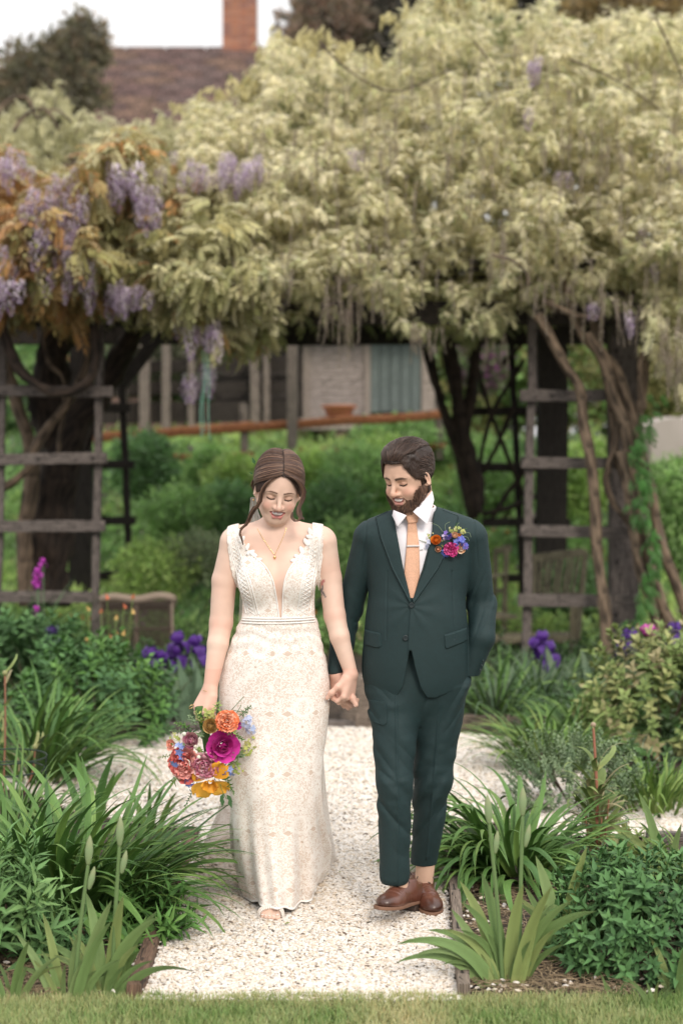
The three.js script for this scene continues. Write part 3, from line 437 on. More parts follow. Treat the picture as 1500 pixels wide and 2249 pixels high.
{
  const D = 36, g = thing('house', 'house with a brown shingle roof and a brick chimney rising above the wisteria', 'house'); let s = 400;
  const R = rng(3), shingle = [C(0.23, 0.145, 0.125), C(0.19, 0.12, 0.115), C(0.26, 0.17, 0.13), C(0.20, 0.14, 0.135)].map((c) => std(c, 0.92, { map: grainMap(barkTex, 1.2) }));
  const eave = P(0, 290, D).y, ridge = P(0, 106, D + 3.2).y, xl = P(40, 0, D).x, xr = P(900, 0, D).x, sl = Math.atan2(ridge - eave, 3.2), len = Math.hypot(ridge - eave, 3.2);
  const rf = part(g, 'roof', new THREE.BoxGeometry(xr - xl, 0.08, len), shingle[1]); rf.position.set((xl + xr) / 2, (eave + ridge) / 2 - 0.06, -D - 1.6); rf.rotation.x = sl;
  const rows = 13, strip = new RoundedBoxGeometry(1.06, 0.035, len / rows * 1.25, 1, 0.01);
  for (let i = 0; i < rows; i++) for (let j = 0; j < 9; j++) { const m = part(rf, 'shingle', strip, shingle[floor(R() * 4)]); m.position.set(-(xr - xl) / 2 + 0.6 + j * 1.1 + (i % 2) * 0.4, 0.07, len / 2 - (i + 0.5) * len / rows); m.rotation.x = 0.03; }
  const wall = part(g, 'wall', board(xr - xl - 0.8, eave - 0.2, 3, 0.01, 0), std(C(0.16, 0.10, 0.085), 0.9)); wall.position.set((xl + xr) / 2, eave / 2, -D - 2);
  const fascia = part(g, 'fascia', board(xr - xl, 0.25, 0.08), M.darkWood); fascia.position.set((xl + xr) / 2, eave - 0.18, -D + 0.02);
  const cx = P(527, 0, D + 3.2).x, cw = 0.96, ch = part(g, 'chimney', new THREE.BoxGeometry(cw - 0.03, 4.2, 0.77), std(C(0.33, 0.25, 0.21), 0.95)); ch.position.set(cx, ridge + 0.6, -D - 3.4);
  const bm = [C(0.36, 0.15, 0.09), C(0.30, 0.13, 0.08), C(0.40, 0.19, 0.12), C(0.27, 0.13, 0.10)].map((c) => std(c, 0.9)), bg = new RoundedBoxGeometry(0.225, 0.066, 0.1, 1, 0.006);
  for (let r = 0; r < 44; r++) for (let c = 0; c < 4; c++) { const o = (r % 2) * 0.118; const b = part(ch, 'brick', bg, bm[floor(R() * 4)]); b.position.set(-cw / 2 + 0.13 + c * 0.236 + (r % 2 ? 0.0 : 0) + (c === 3 ? -0.0 : 0), -1.2 + r * 0.076, 0.385 - 0.04 + 0.004 * R()); }
}
function puff(seed, n, size) {                                    // a spray of small leaves
  const R = rng(seed), pos = [], idx = [], col = [];
  for (let i = 0; i < n; i++) { const d = V(R() - 0.5, R() - 0.35, R() - 0.5).normalize(), u = V(R() - 0.5, 1, R() - 0.5), k = 0.75 + 0.5 * R(); u.addScaledVector(d, -u.dot(d)).normalize(); leaflet(pos, idx, col, d.clone().multiplyScalar(size * (0.25 + 0.75 * R())), d, u, size * 0.6, size * 0.26, [k, k, k]); }
  return geom(pos, idx, null, col);
}
const spray = [puff(1, 14, 0.16), puff(2, 12, 0.14), puff(3, 16, 0.18)];
function tree(name, label, base, blobs, n, cols, trunkR, size, group) {
  const g = thing(name, label, 'tree', base, group), R = rng(floor(base.x * 100) + n), mats = spray.map(() => []), cc = spray.map(() => []);
  const ctr = blobs[0];
  part(g, 'trunk', tube([V(0, -0.3, 0), V(ctr[0] * 0.2, ctr[1] * 0.45, ctr[2] * 0.2), V(ctr[0], ctr[1], ctr[2])], (t) => lerp(trunkR, trunkR * 0.35, t), { segs: 16, rad: 9, knob: 0.3 }), M.vineDark);
  for (const b of blobs) part(g, 'limb', tube([V(ctr[0] * 0.2, ctr[1] * 0.45, ctr[2] * 0.2), V((b[0] + ctr[0]) / 2, lerp(ctr[1] * 0.6, b[1], 0.6), (b[2] + ctr[2]) / 2), V(b[0], b[1] + b[3] * 0.7, b[2])], (t) => lerp(trunkR * 0.4, 0.02, t), { segs: 12, rad: 6, knob: 0.3 }), M.vineDark);
  const vol = blobs.reduce((s, b) => s + b[3] ** 2, 0);
  for (const b of blobs) for (let i = 0; i < n * b[3] ** 2 / vol; i++) {
    const d = V(R() - 0.5, R() - 0.5, R() - 0.5).normalize(), r = pow(R(), 0.45), p = V(b[0] + d.x * r * b[3], b[1] + d.y * r * b[3] * (b[4] || 0.8), b[2] + d.z * r * b[3]);
    if (fbm(p.x * 1.1, p.y * 1.1, p.z * 1.1 + base.x, 3) < -0.12) continue;
    const q = floor(R() * 3), s = size * (0.7 + 0.7 * R()), k = 0.7 + 0.6 * R(); mats[q].push(mat4(p, E(R() * 6, R() * 6, R() * 6), V(s, s, s))); const c = cols[floor(R() * cols.length)]; cc[q].push(C(c[0] * k, c[1] * k, c[2] * k));
  }
  const crown = new THREE.Group(); crown.name = 'crown'; crown.userData.kind = 'stuff'; g.add(crown); spray.forEach((s, q) => stuff(crown, 'foliage', s, M.leafy, mats[q], cc[q]));
  return g;
}
{
  const rel = (x, y, D, b) => P(x, y, D).sub(b);
  const mk = (name, label, bx, D, list, n, cols, tr, size) => { const base = P(bx, HZ, D); base.y = gh(base.x, -D); tree(name, label, base, list.map(([x, y, r, q, dz]) => { const p = rel(x, y, D + (dz || 0), base); return [p.x, p.y, p.z, r * D / F, q]; }), n, cols, tr, size); };
  const olive = [[0.20, 0.175, 0.10], [0.16, 0.15, 0.08], [0.26, 0.195, 0.12], [0.14, 0.135, 0.08]], russet = [[0.28, 0.19, 0.135], [0.21, 0.165, 0.10], [0.33, 0.225, 0.16], [0.17, 0.145, 0.095]], gold = [[0.42, 0.29, 0.11], [0.33, 0.25, 0.10], [0.24, 0.19, 0.09]];
  mk('garden_tree', 'dark olive tree at the far upper left, beside the roof', 90, 27, [[95, 190, 85], [30, 215, 75], [150, 210, 70], [165, 115, 44], [110, 125, 40], [55, 125, 32], [208, 70, 16], [170, 60, 20], [195, 110, 24], [50, 270, 90]], 1900, olive, 0.22, 1.5);
  mk('garden_tree', 'reddish brown tree standing in front of the chimney', 600, 29, [[640, 150, 90], [590, 150, 55], [650, 80, 55], [560, 200, 60], [710, 90, 70], [745, 60, 60], [690, 30, 40]], 3000, russet, 0.24, 1.5);
  mk('garden_tree', 'very dark tree mass behind the top of the pale wisteria', 900, 30, [[880, 60, 120], [800, 40, 80], [1010, 20, 110], [760, -10, 60], [1120, 10, 90], [1200, -10, 80]], 5200, [[0.075, 0.07, 0.05], [0.06, 0.058, 0.045], [0.10, 0.085, 0.06]], 0.28, 1.7);
  mk('garden_tree', 'golden leaved tree at the upper right corner', 1400, 27, [[1400, 30, 90], [1330, 10, 70], [1470, 40, 80], [1520, 90, 90]], 3000, gold, 0.2, 1.5);
}
const greens = { lime: [[0.48, 0.64, 0.20], [0.38, 0.56, 0.16]], mid: [[0.26, 0.45, 0.14], [0.32, 0.50, 0.17]], dark: [[0.13, 0.27, 0.09], [0.17, 0.32, 0.11]], grey: [[0.24, 0.32, 0.16], [0.30, 0.36, 0.19]], olive: [[0.30, 0.32, 0.11], [0.36, 0.34, 0.13]] };
function shrub(label, px, py, D, w, h, cols, n, size = 1, name = 'shrub', category = 'shrub') {  // px, py: middle of its foot
  const base = P(px, py, D), g = thing(name, label, category, base), R = rng(floor(px * 7 + py)), mats = spray.map(() => []), cc = spray.map(() => []);
  for (let i = 0; i < 5; i++) part(g, 'stem', tube([V((R() - 0.5) * w * 0.3, -0.05, 0), V((R() - 0.5) * w * 0.6, h * 0.5, (R() - 0.5) * w * 0.4), V((R() - 0.5) * w, h * 0.85, (R() - 0.5) * w * 0.5)], 0.012, { segs: 6, rad: 5 }), M.vineDark);
  for (let i = 0; i < n; i++) {
    const a = R() * TAU, u = R() * 2 - 1, r = pow(R(), 0.3), cr = sqrt(1 - u * u), lump = 1 + 0.28 * fbm(cos(a) * 2 + px, u * 2, sin(a) * 2, 2);
    const q = floor(R() * 3), s = size * (0.6 + 0.7 * R()), k = 0.7 + 0.6 * R(), c = cols[floor(R() * cols.length)];
    mats[q].push(mat4(V(cos(a) * cr * r * w / 2 * lump, h * (0.48 + 0.5 * u * r * lump), sin(a) * cr * r * w / 2 * lump), E(R() * 6, R() * 6, R() * 6), V(s, s, s))); cc[q].push(C(c[0] * k, c[1] * k, c[2] * k));
  }
  spray.forEach((sp, q) => stuff(g, 'foliage', sp, M.leafy, mats[q], cc[q]));
  return g;
}
shrub('rounded lime green shrub behind the bride, left of her head', 520, 1130, 17, 0.62, 0.66, greens.lime, 420, 0.8);
shrub('dark green bush below the lime shrub behind the bride', 495, 1190, 16.4, 0.95, 0.62, greens.dark, 420, 0.8);
shrub('dark bush under the lower rail at the left', 318, 1090, 17.4, 0.7, 0.75, greens.dark, 360, 0.8);
shrub('mid green bush in the garden left of the bride', 400, 1190, 16, 0.9, 0.6, greens.mid, 420, 0.7);
shrub('upright green perennials behind the left of the bride', 455, 1080, 18, 0.42, 0.55, greens.mid, 280, 0.7);
shrub('pale green mound of flowers by the bride right shoulder', 430, 1270, 14.6, 0.8, 0.45, greens.grey, 380, 0.6);
shrub('lime green clump low at the left behind the trellis', 345, 1300, 14.4, 0.75, 0.5, greens.lime, 380, 0.6);
shrub('bright green rounded bush between the two heads', 790, 1120, 17.4, 0.95, 0.75, greens.mid, 480, 0.8);
shrub('lime green bush just left of the groom head', 845, 1080, 18.5, 0.8, 0.7, greens.lime, 440, 0.8);
shrub('dark green bush between the couple', 735, 1180, 15.6, 0.7, 0.6, greens.dark, 360, 0.7);
shrub('olive green bush between bride and groom at shoulder height', 765, 1300, 14.5, 0.6, 0.7, greens.mid, 380, 0.7);
shrub('lime bush behind the bride head at the right', 690, 1090, 18, 0.7, 0.6, greens.lime, 360, 0.8);
shrub('deep green hedge plant under the deck', 900, 1000, 20.5, 1.7, 0.5, greens.mid, 500, 0.9);
shrub('green bush right of the groom shoulder behind the lattice', 1095, 1130, 17.5, 1.0, 0.8, greens.mid, 460, 0.8);
shrub('lime green bush beyond the right rear trellis', 1290, 1130, 17.5, 0.9, 0.9, greens.lime, 460, 0.8);
shrub('pale yellow green foliage beyond the right pergola post', 1450, 930, 19, 1.3, 1.6, greens.olive, 700, 1);
shrub('dark green bush low behind the garden chair', 1290, 1400, 14.4, 0.9, 0.8, greens.dark, 460, 0.7);
shrub('green shrub at the far right edge behind the stems', 1480, 1250, 15, 1.1, 1.2, greens.mid, 620, 0.8);
shrub('magenta flowering bush in the distance above the lattice', 1060, 860, 20.5, 0.75, 0.85, [[0.26, 0.08, 0.22], [0.12, 0.15, 0.06], [0.10, 0.16, 0.05]], 380, 0.8, 'flowering_bush', 'bush');
shrub('tall green tree-like shrub behind the enclosure at the left', 440, 900, 24, 3.2, 2.1, greens.dark, 800, 1.2);
shrub('grey brown twiggy shrub far behind the left rear trellis', 330, 880, 23, 1.7, 1.4, [[0.13, 0.12, 0.08], [0.10, 0.13, 0.05]], 460, 1);
{ // meadow on the bank, one mass nobody could count
  const R = rng(21), mats = spray.map(() => []), cc = spray.map(() => []);
  for (let i = 0; i < 15000; i++) {
    const D = 13.5 + 9 * pow(R(), 0.8), x = (R() - 0.5) * D * 0.62, q = floor(R() * 3), s = 0.55 + 0.8 * R(), pt = fbm(x * 1.1, D * 0.9, 5, 3), k = 0.65 + 0.6 * R();
    const c = R() < 0.035 ? [[0.5, 0.16, 0.03], [0.32, 0.1, 0.3], [0.5, 0.42, 0.25]][floor(R() * 3)] : pt > 0.08 ? greens.lime[floor(R() * 2)] : pt > -0.24 ? greens.mid[floor(R() * 2)] : greens.dark[floor(R() * 2)];
    mats[q].push(mat4(V(x, gh(x, -D) + 0.05 + 0.22 * R() * (1 + pt), -D), E(R() * 6, R() * 6, R() * 6), V(s, s, s))); cc[q].push(C(c[0] * k, c[1] * k, c[2] * k));
  }
  const g = thing('meadow', 'soft green garden meadow climbing the bank behind the pergola', 'meadow'); g.userData.kind = 'stuff';
  spray.forEach((sp, q) => stuff(g, 'foliage', sp, M.leafy, mats[q], cc[q]));
}
shrub('tall green thicket filling the view beyond the right pergola post', 1330, 960, 23, 3.4, 2.9, greens.olive.concat(greens.mid), 1700, 1.3);
shrub('yellow green thicket at the right edge beyond the wisteria stems', 1600, 960, 22, 2.6, 2.9, greens.olive, 1200, 1.3);
shrub('dark thicket at the left edge beyond the ladder trellis', 30, 960, 23, 3.0, 2.6, greens.dark.concat(greens.mid), 1300, 1.3);
shrub('green thicket beyond the lattice, between the shed and the right pergola post', 1060, 980, 23.5, 2.0, 2.6, greens.mid.concat(greens.olive), 1300, 1.3);
{ const w = thing('garden_wall', 'pale stone path wall climbing the bank at the right edge', 'wall'); part(w, 'wall', board(3.2, 0.5, 0.3, 0.03, 0.03, 4), std(C(0.36, 0.32, 0.29), 0.9)); w.position.copy(P(1530, 950, 18)); w.rotation.set(0, 0.9, 0.14); }

// ---------- bedding plants ----------
const GD = (y) => EYE * F / (y - HZ);                             // distance of the ground seen at that row
const G = (x, y) => { const p = P(x, y, GD(y)); p.y = 0; return p; };
function bladeGeo(seed, lean, curl, fold, prof, segs = 11, twist = 0.5, flat = false) {   // strap leaf of length 1, width 1, rising from its foot
  const R = rng(seed), pos = [], idx = [], col = [], uv = []; let y = 0, z = 0, a = lean; const tw = (R() - 0.5) * twist, sway = (R() - 0.5) * 0.16;
  for (let i = 0; i <= segs; i++) {
    const t = i / segs, w = prof(t) / 2, f = fold * (1 - 0.65 * t), sx = sin(t * 2.6) * sway, up = V(0, sin(a), -cos(a)).multiplyScalar(-1), rot = tw * t, ripple = 0.04 * sin(t * 14 + seed) * t;
    const side = V(cos(rot), up.y * sin(rot), up.z * sin(rot)), nn = V(-sin(rot), up.y * cos(rot), up.z * cos(rot));
    for (const k of [-1, -0.5, 0, 0.5, 1]) { const s = k * w * LW, d = (abs(k) * f - 0.0) * w * LW * 1.6 + ripple * abs(k) * w * LW; pos.push(sx + side.x * s + nn.x * d, y + side.y * s + nn.y * d, z + side.z * s + nn.z * d); const b = 1 - sstep(0, 0.18, t), rib = 1 - 0.10 * (1 - abs(k)) + 0.05 * abs(k); col.push((1 + 0.7 * b) * rib, (1 + 0.42 * b) * rib, (1 + 0.5 * b) * rib); uv.push(k * 0.5, t); }
    if (flat) for (let q = pos.length - 15; q < pos.length; q += 3) { const k = (q / 3 % 5 - 2) / 2, s = k * w * LW, d = (0.16 * (1 - abs(k)) + 0.06 * sin(t * 9 + seed)) * w * LW, ct = cos(rot), st = sin(rot); pos[q] = z + cos(a) * s * ct; pos[q + 1] = y - sin(a) * s * ct; pos[q + 2] = s * st + d + 0.10 * t * t; }
    y += cos(a) / segs; z += sin(a) / segs; a += curl / segs * (0.35 + 1.3 * t);
  }
  for (let i = 0; i < segs; i++) for (let k = 0; k < 4; k++) { const q = i * 5 + k; idx.push(q, q + 1, q + 5, q + 1, q + 6, q + 5); }
  return geom(pos, idx, uv, col);
}
let LW = 0.036;
const strapProf = (t) => min(1, 0.55 + 3 * t) * pow(1 - pow(t, 2.2), 0.8) + 0.001, swordProf = (t) => min(1, 0.72 + 1.2 * t) * pow(1 - pow(t, 3.2), 0.75) + 0.001;
const straps = [[0.10, 0.9], [0.2, 1.3], [0.3, 1.7], [0.15, 2.1], [0.35, 1.2], [0.05, 1.5], [0.25, 2.5]].map(([l, c], i) => bladeGeo(i + 1, l, c, 0.45, strapProf, 12, 1.2));
LW = 0.095; const swords = [[0.02, 0.22], [0.04, 0.45], [0.06, 0.8], [0.05, 1.15], [0.08, 1.6], [0.03, 0.3]].map(([l, c], i) => bladeGeo(i + 31, l, c, 0.22, swordProf, 12, 1.1, true));
const veins = tex(128, (u, v) => { const s = 0.5 + 0.5 * sin(u * TAU * 9) * 0.7 + 0.2 * n3(u * 60, v * 8); return [s, s, s]; }, false);
const leafM = (r, g, b, ro = 0.43) => std(C(r, g, b), ro, { vertexColors: true, bumpMap: veins, bumpScale: 0.0012, specularIntensity: 0.65 });
const PAL = {
  lily: [leafM(0.108, 0.225, 0.054), leafM(0.135, 0.26, 0.064), leafM(0.075, 0.168, 0.046), leafM(0.19, 0.315, 0.08)],
  bright: [leafM(0.24, 0.38, 0.085), leafM(0.18, 0.32, 0.07), leafM(0.31, 0.43, 0.12), leafM(0.12, 0.24, 0.06)],
  iris: [leafM(0.18, 0.275, 0.095, 0.5), leafM(0.15, 0.24, 0.08, 0.5), leafM(0.21, 0.30, 0.115, 0.5), leafM(0.25, 0.32, 0.11, 0.5)],
  grey: [leafM(0.12, 0.19, 0.115, 0.6), leafM(0.10, 0.165, 0.095, 0.6), leafM(0.14, 0.20, 0.12, 0.6)],
  dark: [leafM(0.035, 0.085, 0.028), leafM(0.048, 0.105, 0.034), leafM(0.062, 0.13, 0.04)],
};
// a clump of arching strap leaves; bias turns more of them toward that azimuth (0 is toward the camera, positive to the right)
function strapClump(name, label, category, at, n, len, spread, pal, { bias = 0, pull = 0, wide = 1, group, geos = straps, up = 0, foot = 0.07, lean = 0.55 } = {}) {
  const g = thing(name, label, category, at, group), R = rng(floor(abs(at.x * 997 + at.z * 331)) + n);
  for (let i = 0; i < n; i++) {
    let a = R() * TAU; if (R() < pull) a = bias + (R() - 0.5) * 1.9; const ring = pow(R(), 0.6), l = len * (0.62 + 0.5 * R()) , m = part(g, 'leaf', geos[floor(R() * geos.length)], pal[floor(R() * pal.length)]);
    m.position.set(sin(a) * foot * ring * spread, -0.01, cos(a) * foot * ring * spread); m.rotation.set(lean * ring * (0.4 + 0.9 * R()) - up, a + (R() - 0.5) * 0.5, 0, 'YXZ'); m.scale.set(l * wide * (0.75 + 0.5 * R()), l, l);
  }
  return g;
}
function irisPlant(label, at, fan, { turn = 0, pal = PAL.iris, stalks = [], group = 'bearded irises beside the path', name = 'iris_plant' } = {}) {
  const g = thing(name, label, 'iris', at, group), R = rng(floor(abs(at.x * 777 + at.z * 131)) + fan.length);
  fan = fan.concat(fan.map(([s, l, q, y, w = 1]) => [s * 0.8 + (R() - 0.5) * 0.5, l * (0.62 + 0.34 * R()), (q + 1 + floor(R() * 2)) % 5, y * (0.7 + 0.6 * R()), w]));
  fan.forEach(([side, len, geo, yaw, w = 1], i) => {              // side: sideways lean, yaw: which way the tip falls
    const m = part(g, 'leaf', swords[geo], pal[floor(R() * pal.length)]); m.position.set(side * 0.05 + (R() - 0.5) * 0.01, -0.01, (R() - 0.5) * 0.05); m.rotation.set(0.05 + 0.12 * R(), yaw + turn, 0, 'YXZ'); len *= 0.80; m.scale.set(len * w * 1.3, len, len * 1.1);
    const fl = yaw + turn < 0 ? PI : 0; m.rotation.set(0.04 + 0.2 * (R() - 0.3), fl + (R() - 0.5) * 1.1, -side * 0.36, 'ZYX');
  });
  for (const [dx, h, lean2] of stalks) {
    const st = part(g, 'stalk', tube([V(dx, 0, 0), V(dx + lean2 * 0.4, h * 0.5, 0.01), V(dx + lean2, h, 0.015)], (t) => lerp(0.0075, 0.0055, t), { segs: 10, rad: 8 }), leafM(0.14, 0.22, 0.085)); st.geometry = tint(st.geometry, () => [1, 1, 1]);
    for (const [k, s, off] of [[1, 1, 0], [0.82, 0.8, 0.010]]) { const b = part(g, 'bud', budGeo, budM); b.position.set(dx + lean2 * k + off, h * k, 0.015); b.rotation.z = -lean2 * 1.5 - off * 18; b.scale.setScalar(s * 0.095); }
  }
  return g;
}
const budGeo = (() => { const g = new THREE.LatheGeometry([[0.001, 0], [0.07, 0.06], [0.12, 0.3], [0.135, 0.5], [0.10, 0.75], [0.045, 0.92], [0.002, 1]].map(([x, y]) => new THREE.Vector2(x, y)), 12); g.scale(1, 1, 0.75); return tint(g, (x, y) => y > 0.72 ? [1.05, 0.95, 1.0] : [1 - 0.25 * y, 1 - 0.1 * y, 1 - 0.1 * y]); })(), budM = std(C(0.24, 0.31, 0.15), 0.6, { vertexColors: true });
// leafy shoots: pairs of lance leaves along a short stem
function shoot(seed, n, len, ll, lw, k = 1) {
  const R = rng(seed), pos = [], idx = [], col = [];
  for (let i = 0; i < n; i++) { const t = (i + 0.5) / n, a = i * 2.4 + R() * 0.4, tilt = lerp(0.1, 0.95, t), d = V(cos(a) * cos(tilt), sin(tilt) - 0.12, sin(a) * cos(tilt)).normalize(), u = V(-cos(a) * sin(tilt), cos(tilt), -sin(a) * sin(tilt)); u.addScaledVector(d, -u.dot(d)).normalize(); const c = 0.72 + 0.4 * R() + 0.35 * t; leaflet(pos, idx, col, V(0, t * len, 0), d, u, ll * (0.7 + 0.5 * R()) * (1 - 0.35 * t), lw * (1 - 0.25 * t), [c, c, c * 0.95]); }
  const st = tube([V(0, -0.06, 0), V(0, len, 0)], 0.0022, { segs: 3, rad: 4 }); tint(st, () => [0.8, 0.9, 0.7]); st.deleteAttribute('uv'); return merge([geom(pos, idx, null, col), st]);
}
function bush(label, at, w, h, n, geos, pal, { name = 'leafy_bush', category = 'bush', depth = 0.8, scale = 1, low = -0.15, group } = {}) {
  const g = thing(name, label, category, at, group), R = rng(floor(abs(at.x * 555 + at.z * 77)) + n);
  for (let i = 0; i < n; i++) {
    const a = R() * TAU, u = lerp(low, 1, pow(R(), 0.8)), c = sqrt(max(0, 1 - u * u)), lump = 1 + 0.16 * n3(cos(a) * 2, u * 2.5, sin(a) * 2), p = V(cos(a) * c * w / 2 * lump, h * (0.12 + 0.86 * max(0.02, u) * lump), sin(a) * c * w / 2 * depth * lump), m = part(g, 'shoot', geos[floor(R() * geos.length)], pal[floor(R() * pal.length)]);
    const dir = V(cos(a) * c * 0.9, 0.55 + u * 0.7, sin(a) * c * 0.9).add(V(R() - 0.5, (R() - 0.5) * 0.6, R() - 0.5).multiplyScalar(0.5)).normalize(); m.position.copy(p).addScaledVector(dir, -0.05); m.quaternion.setFromUnitVectors(V(0, 1, 0), dir); m.rotateY(R() * TAU); m.scale.setScalar(scale * (0.75 + 0.5 * R()));
  }
  for (let i = 0; i < 7; i++) { const a = R() * TAU; part(g, 'stem', tube([V(0, 0, 0), V(cos(a) * w * 0.15, h * 0.35, sin(a) * w * 0.12), V(cos(a) * w * 0.32, h * 0.75, sin(a) * w * 0.25)], 0.004, { segs: 5, rad: 5 }), M.vine); }
  return g;
}
const lanceShoots = [shoot(1, 13, 0.085, 0.058, 0.019), shoot(2, 12, 0.075, 0.054, 0.018), shoot(3, 15, 0.10, 0.06, 0.02)], fineShoots = [shoot(5, 20, 0.12, 0.03, 0.014), shoot(6, 18, 0.10, 0.028, 0.013)], longShoots = [shoot(8, 12, 0.15, 0.095, 0.017), shoot(9, 14, 0.17, 0.10, 0.018)], broadShoots = [shoot(11, 12, 0.16, 0.085, 0.038), shoot(12, 10, 0.14, 0.08, 0.036)];
const matte = (l) => l.map(([r, g, b]) => std(C(r, g, b), 0.6, { vertexColors: true, specularIntensity: 0.5 }));
const BP = { deep: matte([[0.07, 0.155, 0.055], [0.09, 0.185, 0.066], [0.055, 0.125, 0.047]]), mid: matte([[0.075, 0.17, 0.04], [0.10, 0.20, 0.05], [0.06, 0.14, 0.035]]), grey: matte([[0.15, 0.21, 0.12], [0.12, 0.18, 0.10], [0.18, 0.24, 0.14]]), peony: matte([[0.20, 0.26, 0.09], [0.27, 0.29, 0.12], [0.145, 0.20, 0.065], [0.28, 0.25, 0.14]]), blue: matte([[0.105, 0.20, 0.07], [0.135, 0.235, 0.085], [0.085, 0.17, 0.06]]) };

// left bed, front to back
irisPlant('young iris with a tall pale bud, nearest the lawn at lower left', G(150, 2196), [[-0.9, 0.30, 1, -1.4], [-0.4, 0.34, 0, -0.6, 0.9], [0.1, 0.28, 0, 1.0], [0.5, 0.44, 0, 0.3, 0.9], [0.9, 0.25, 2, 1.5], [-0.6, 0.20, 2, -1.2], [0.2, 0.20, 1, 0.4]], { stalks: [[0.02, 0.42, 0.045]] });
irisPlant('iris with broad yellow green leaves and two buds by the left timber', G(226, 2188), [[-0.5, 0.30, 3, -1.3, 1.2], [-0.1, 0.40, 0, -0.3, 1.0], [0.3, 0.44, 0, 0.6, 1.1], [0.55, 0.40, 1, 1.1, 1.0], [1.0, 0.29, 4, 1.6, 1.2], [0.7, 0.22, 3, 1.2], [-0.7, 0.26, 1, -1.0], [0.1, 0.22, 1, 0.2]], { stalks: [[0.03, 0.47, 0.025]] });
irisPlant('small iris shoots at the lower left corner by the lawn', G(28, 2200), [[-0.4, 0.22, 1, -1], [0.1, 0.28, 0, 0.2], [0.5, 0.24, 2, 1.2], [0.3, 0.18, 1, 0.8]]);
bush('narrow leaved upright perennial at the lower left edge of the picture', G(5, 2120), 0.30, 0.30, 80, longShoots, BP.blue, { low: -0.1 });
bush('low lance leaved perennial in front of the big daylily, by the left timber', G(310, 2062), 0.24, 0.09, 40, longShoots, BP.mid);
bush('dark low leaves in the soil at the left under the daylily', G(110, 2100), 0.24, 0.07, 26, longShoots, BP.deep);
strapClump('daylily', 'largest daylily clump, arching dark green over the left edge of the path', 'daylily', G(150, 2005), 300, 0.62, 3.6, PAL.lily, { bias: 1.25, pull: 0.36, wide: 1.65, group: 'daylily clumps beside the path', lean: 0.56 });
strapClump('daylily', 'daylily at the left picture edge beside the largest clump', 'daylily', G(-10, 1985), 170, 0.58, 2.6, PAL.lily, { bias: 1.0, pull: 0.35, wide: 1.25, group: 'daylily clumps beside the path' });
strapClump('daylily', 'fine leaved daylily at the left edge behind the largest clump', 'daylily', G(20, 1860), 110, 0.55, 1.8, PAL.lily, { bias: 0.6, pull: 0.3, wide: 0.7, group: 'daylily clumps beside the path' });
strapClump('daylily', 'farther daylily clump at mid left overhanging the round court', 'daylily', G(85, 1712), 190, 0.74, 2.6, PAL.lily.concat([PAL.bright[3]]), { bias: 1.2, pull: 0.4, wide: 0.85, group: 'daylily clumps beside the path', lean: 0.65 });
irisPlant('tall iris leaves standing up behind the largest left daylily', G(200, 1850), [[-0.1, 0.52, 0, -0.2, 0.8], [0.15, 0.54, 1, 0.5, 0.8], [0.3, 0.46, 0, 0.9, 0.8]], { pal: PAL.lily });
irisPlant('upright iris leaves behind the left daylily, near the court', G(330, 1830), [[-0.4, 0.28, 1, -0.8], [0.1, 0.34, 0, 0.1, 0.8], [0.6, 0.30, 1, 0.9, 0.8]], { pal: PAL.lily });
{ // peony seedheads at the far left
  const g = thing('peony_plant', 'reddish peony stem with drooping leaves at the left picture edge', 'peony', G(0, 1760)), R = rng(3);
  for (const [px, py] of [[12, 1478], [-10, 1500], [78, 1640]]) { const top = P(px, py, 7.15).sub(g.position); part(g, 'stem', tube([V(top.x * 0.5, 0, 0), V(top.x * 0.9, top.y * 0.5, 0.01), top], 0.005, { segs: 8, rad: 6 }), std(C(0.28, 0.13, 0.08), 0.6)); const b = part(g, 'bud', new THREE.SphereGeometry(0.014, 10, 8), std(C(0.25, 0.26, 0.11), 0.6)); b.position.copy(top); for (let i = 0; i < 7; i++) { const m = part(g, 'leaf', straps[3 + floor(R() * 3)], BP.peony[floor(R() * 4)]); m.position.copy(top).multiplyScalar(1 - 0.09 * i); m.rotation.set(0.2, R() * TAU, 0, 'YXZ'); m.scale.set(0.5, 0.13, 0.13); } }
}
{ // garden ring at the far left
  const g = thing('plant_ring', 'dark wire plant support ring half hidden at the left edge', 'plant support', G(10, 1800)); for (const [h, r] of [[0.30, 0.20], [0.24, 0.19]]) { const t = part(g, 'hoop', new THREE.TorusGeometry(r, 0.004, 6, 40), std(C(0.03, 0.05, 0.04), 0.4, { metalness: 0.6 })); t.rotation.x = PI / 2; t.position.y = h; } for (let i = 0; i < 3; i++) part(g, 'leg', tube([V(cos(i * 2.1) * 0.2, 0.3, sin(i * 2.1) * 0.2), V(cos(i * 2.1) * 0.19, -0.05, sin(i * 2.1) * 0.19)], 0.004, { segs: 3, rad: 5 }), std(C(0.03, 0.05, 0.04), 0.4, { metalness: 0.6 }));
}
bush('dark green leafy bush left of the bride, behind the daylilies', G(215, 1630), 0.85, 0.55, 170, broadShoots, BP.deep.concat(BP.mid));
bush('deep green mass of leaves at the far left under the trellis', G(60, 1560), 1.1, 0.62, 170, broadShoots, BP.deep);
strapClump('daylily', 'dark strap leaved clump under the left ladder trellis', 'daylily', G(120, 1545), 150, 0.8, 3, PAL.dark, { group: 'daylily clumps beside the path', pull: 0.3, bias: 0.3 });
strapClump('daylily', 'dark strap leaved clump at the foot of the left trunk', 'daylily', G(30, 1500), 120, 0.95, 3, PAL.dark, { group: 'daylily clumps beside the path', pull: 0.3, bias: 0.6 });
bush('small bright green bush at the edge of the court left of the bride', G(250, 1600), 0.5, 0.34, 90, fineShoots, BP.mid);
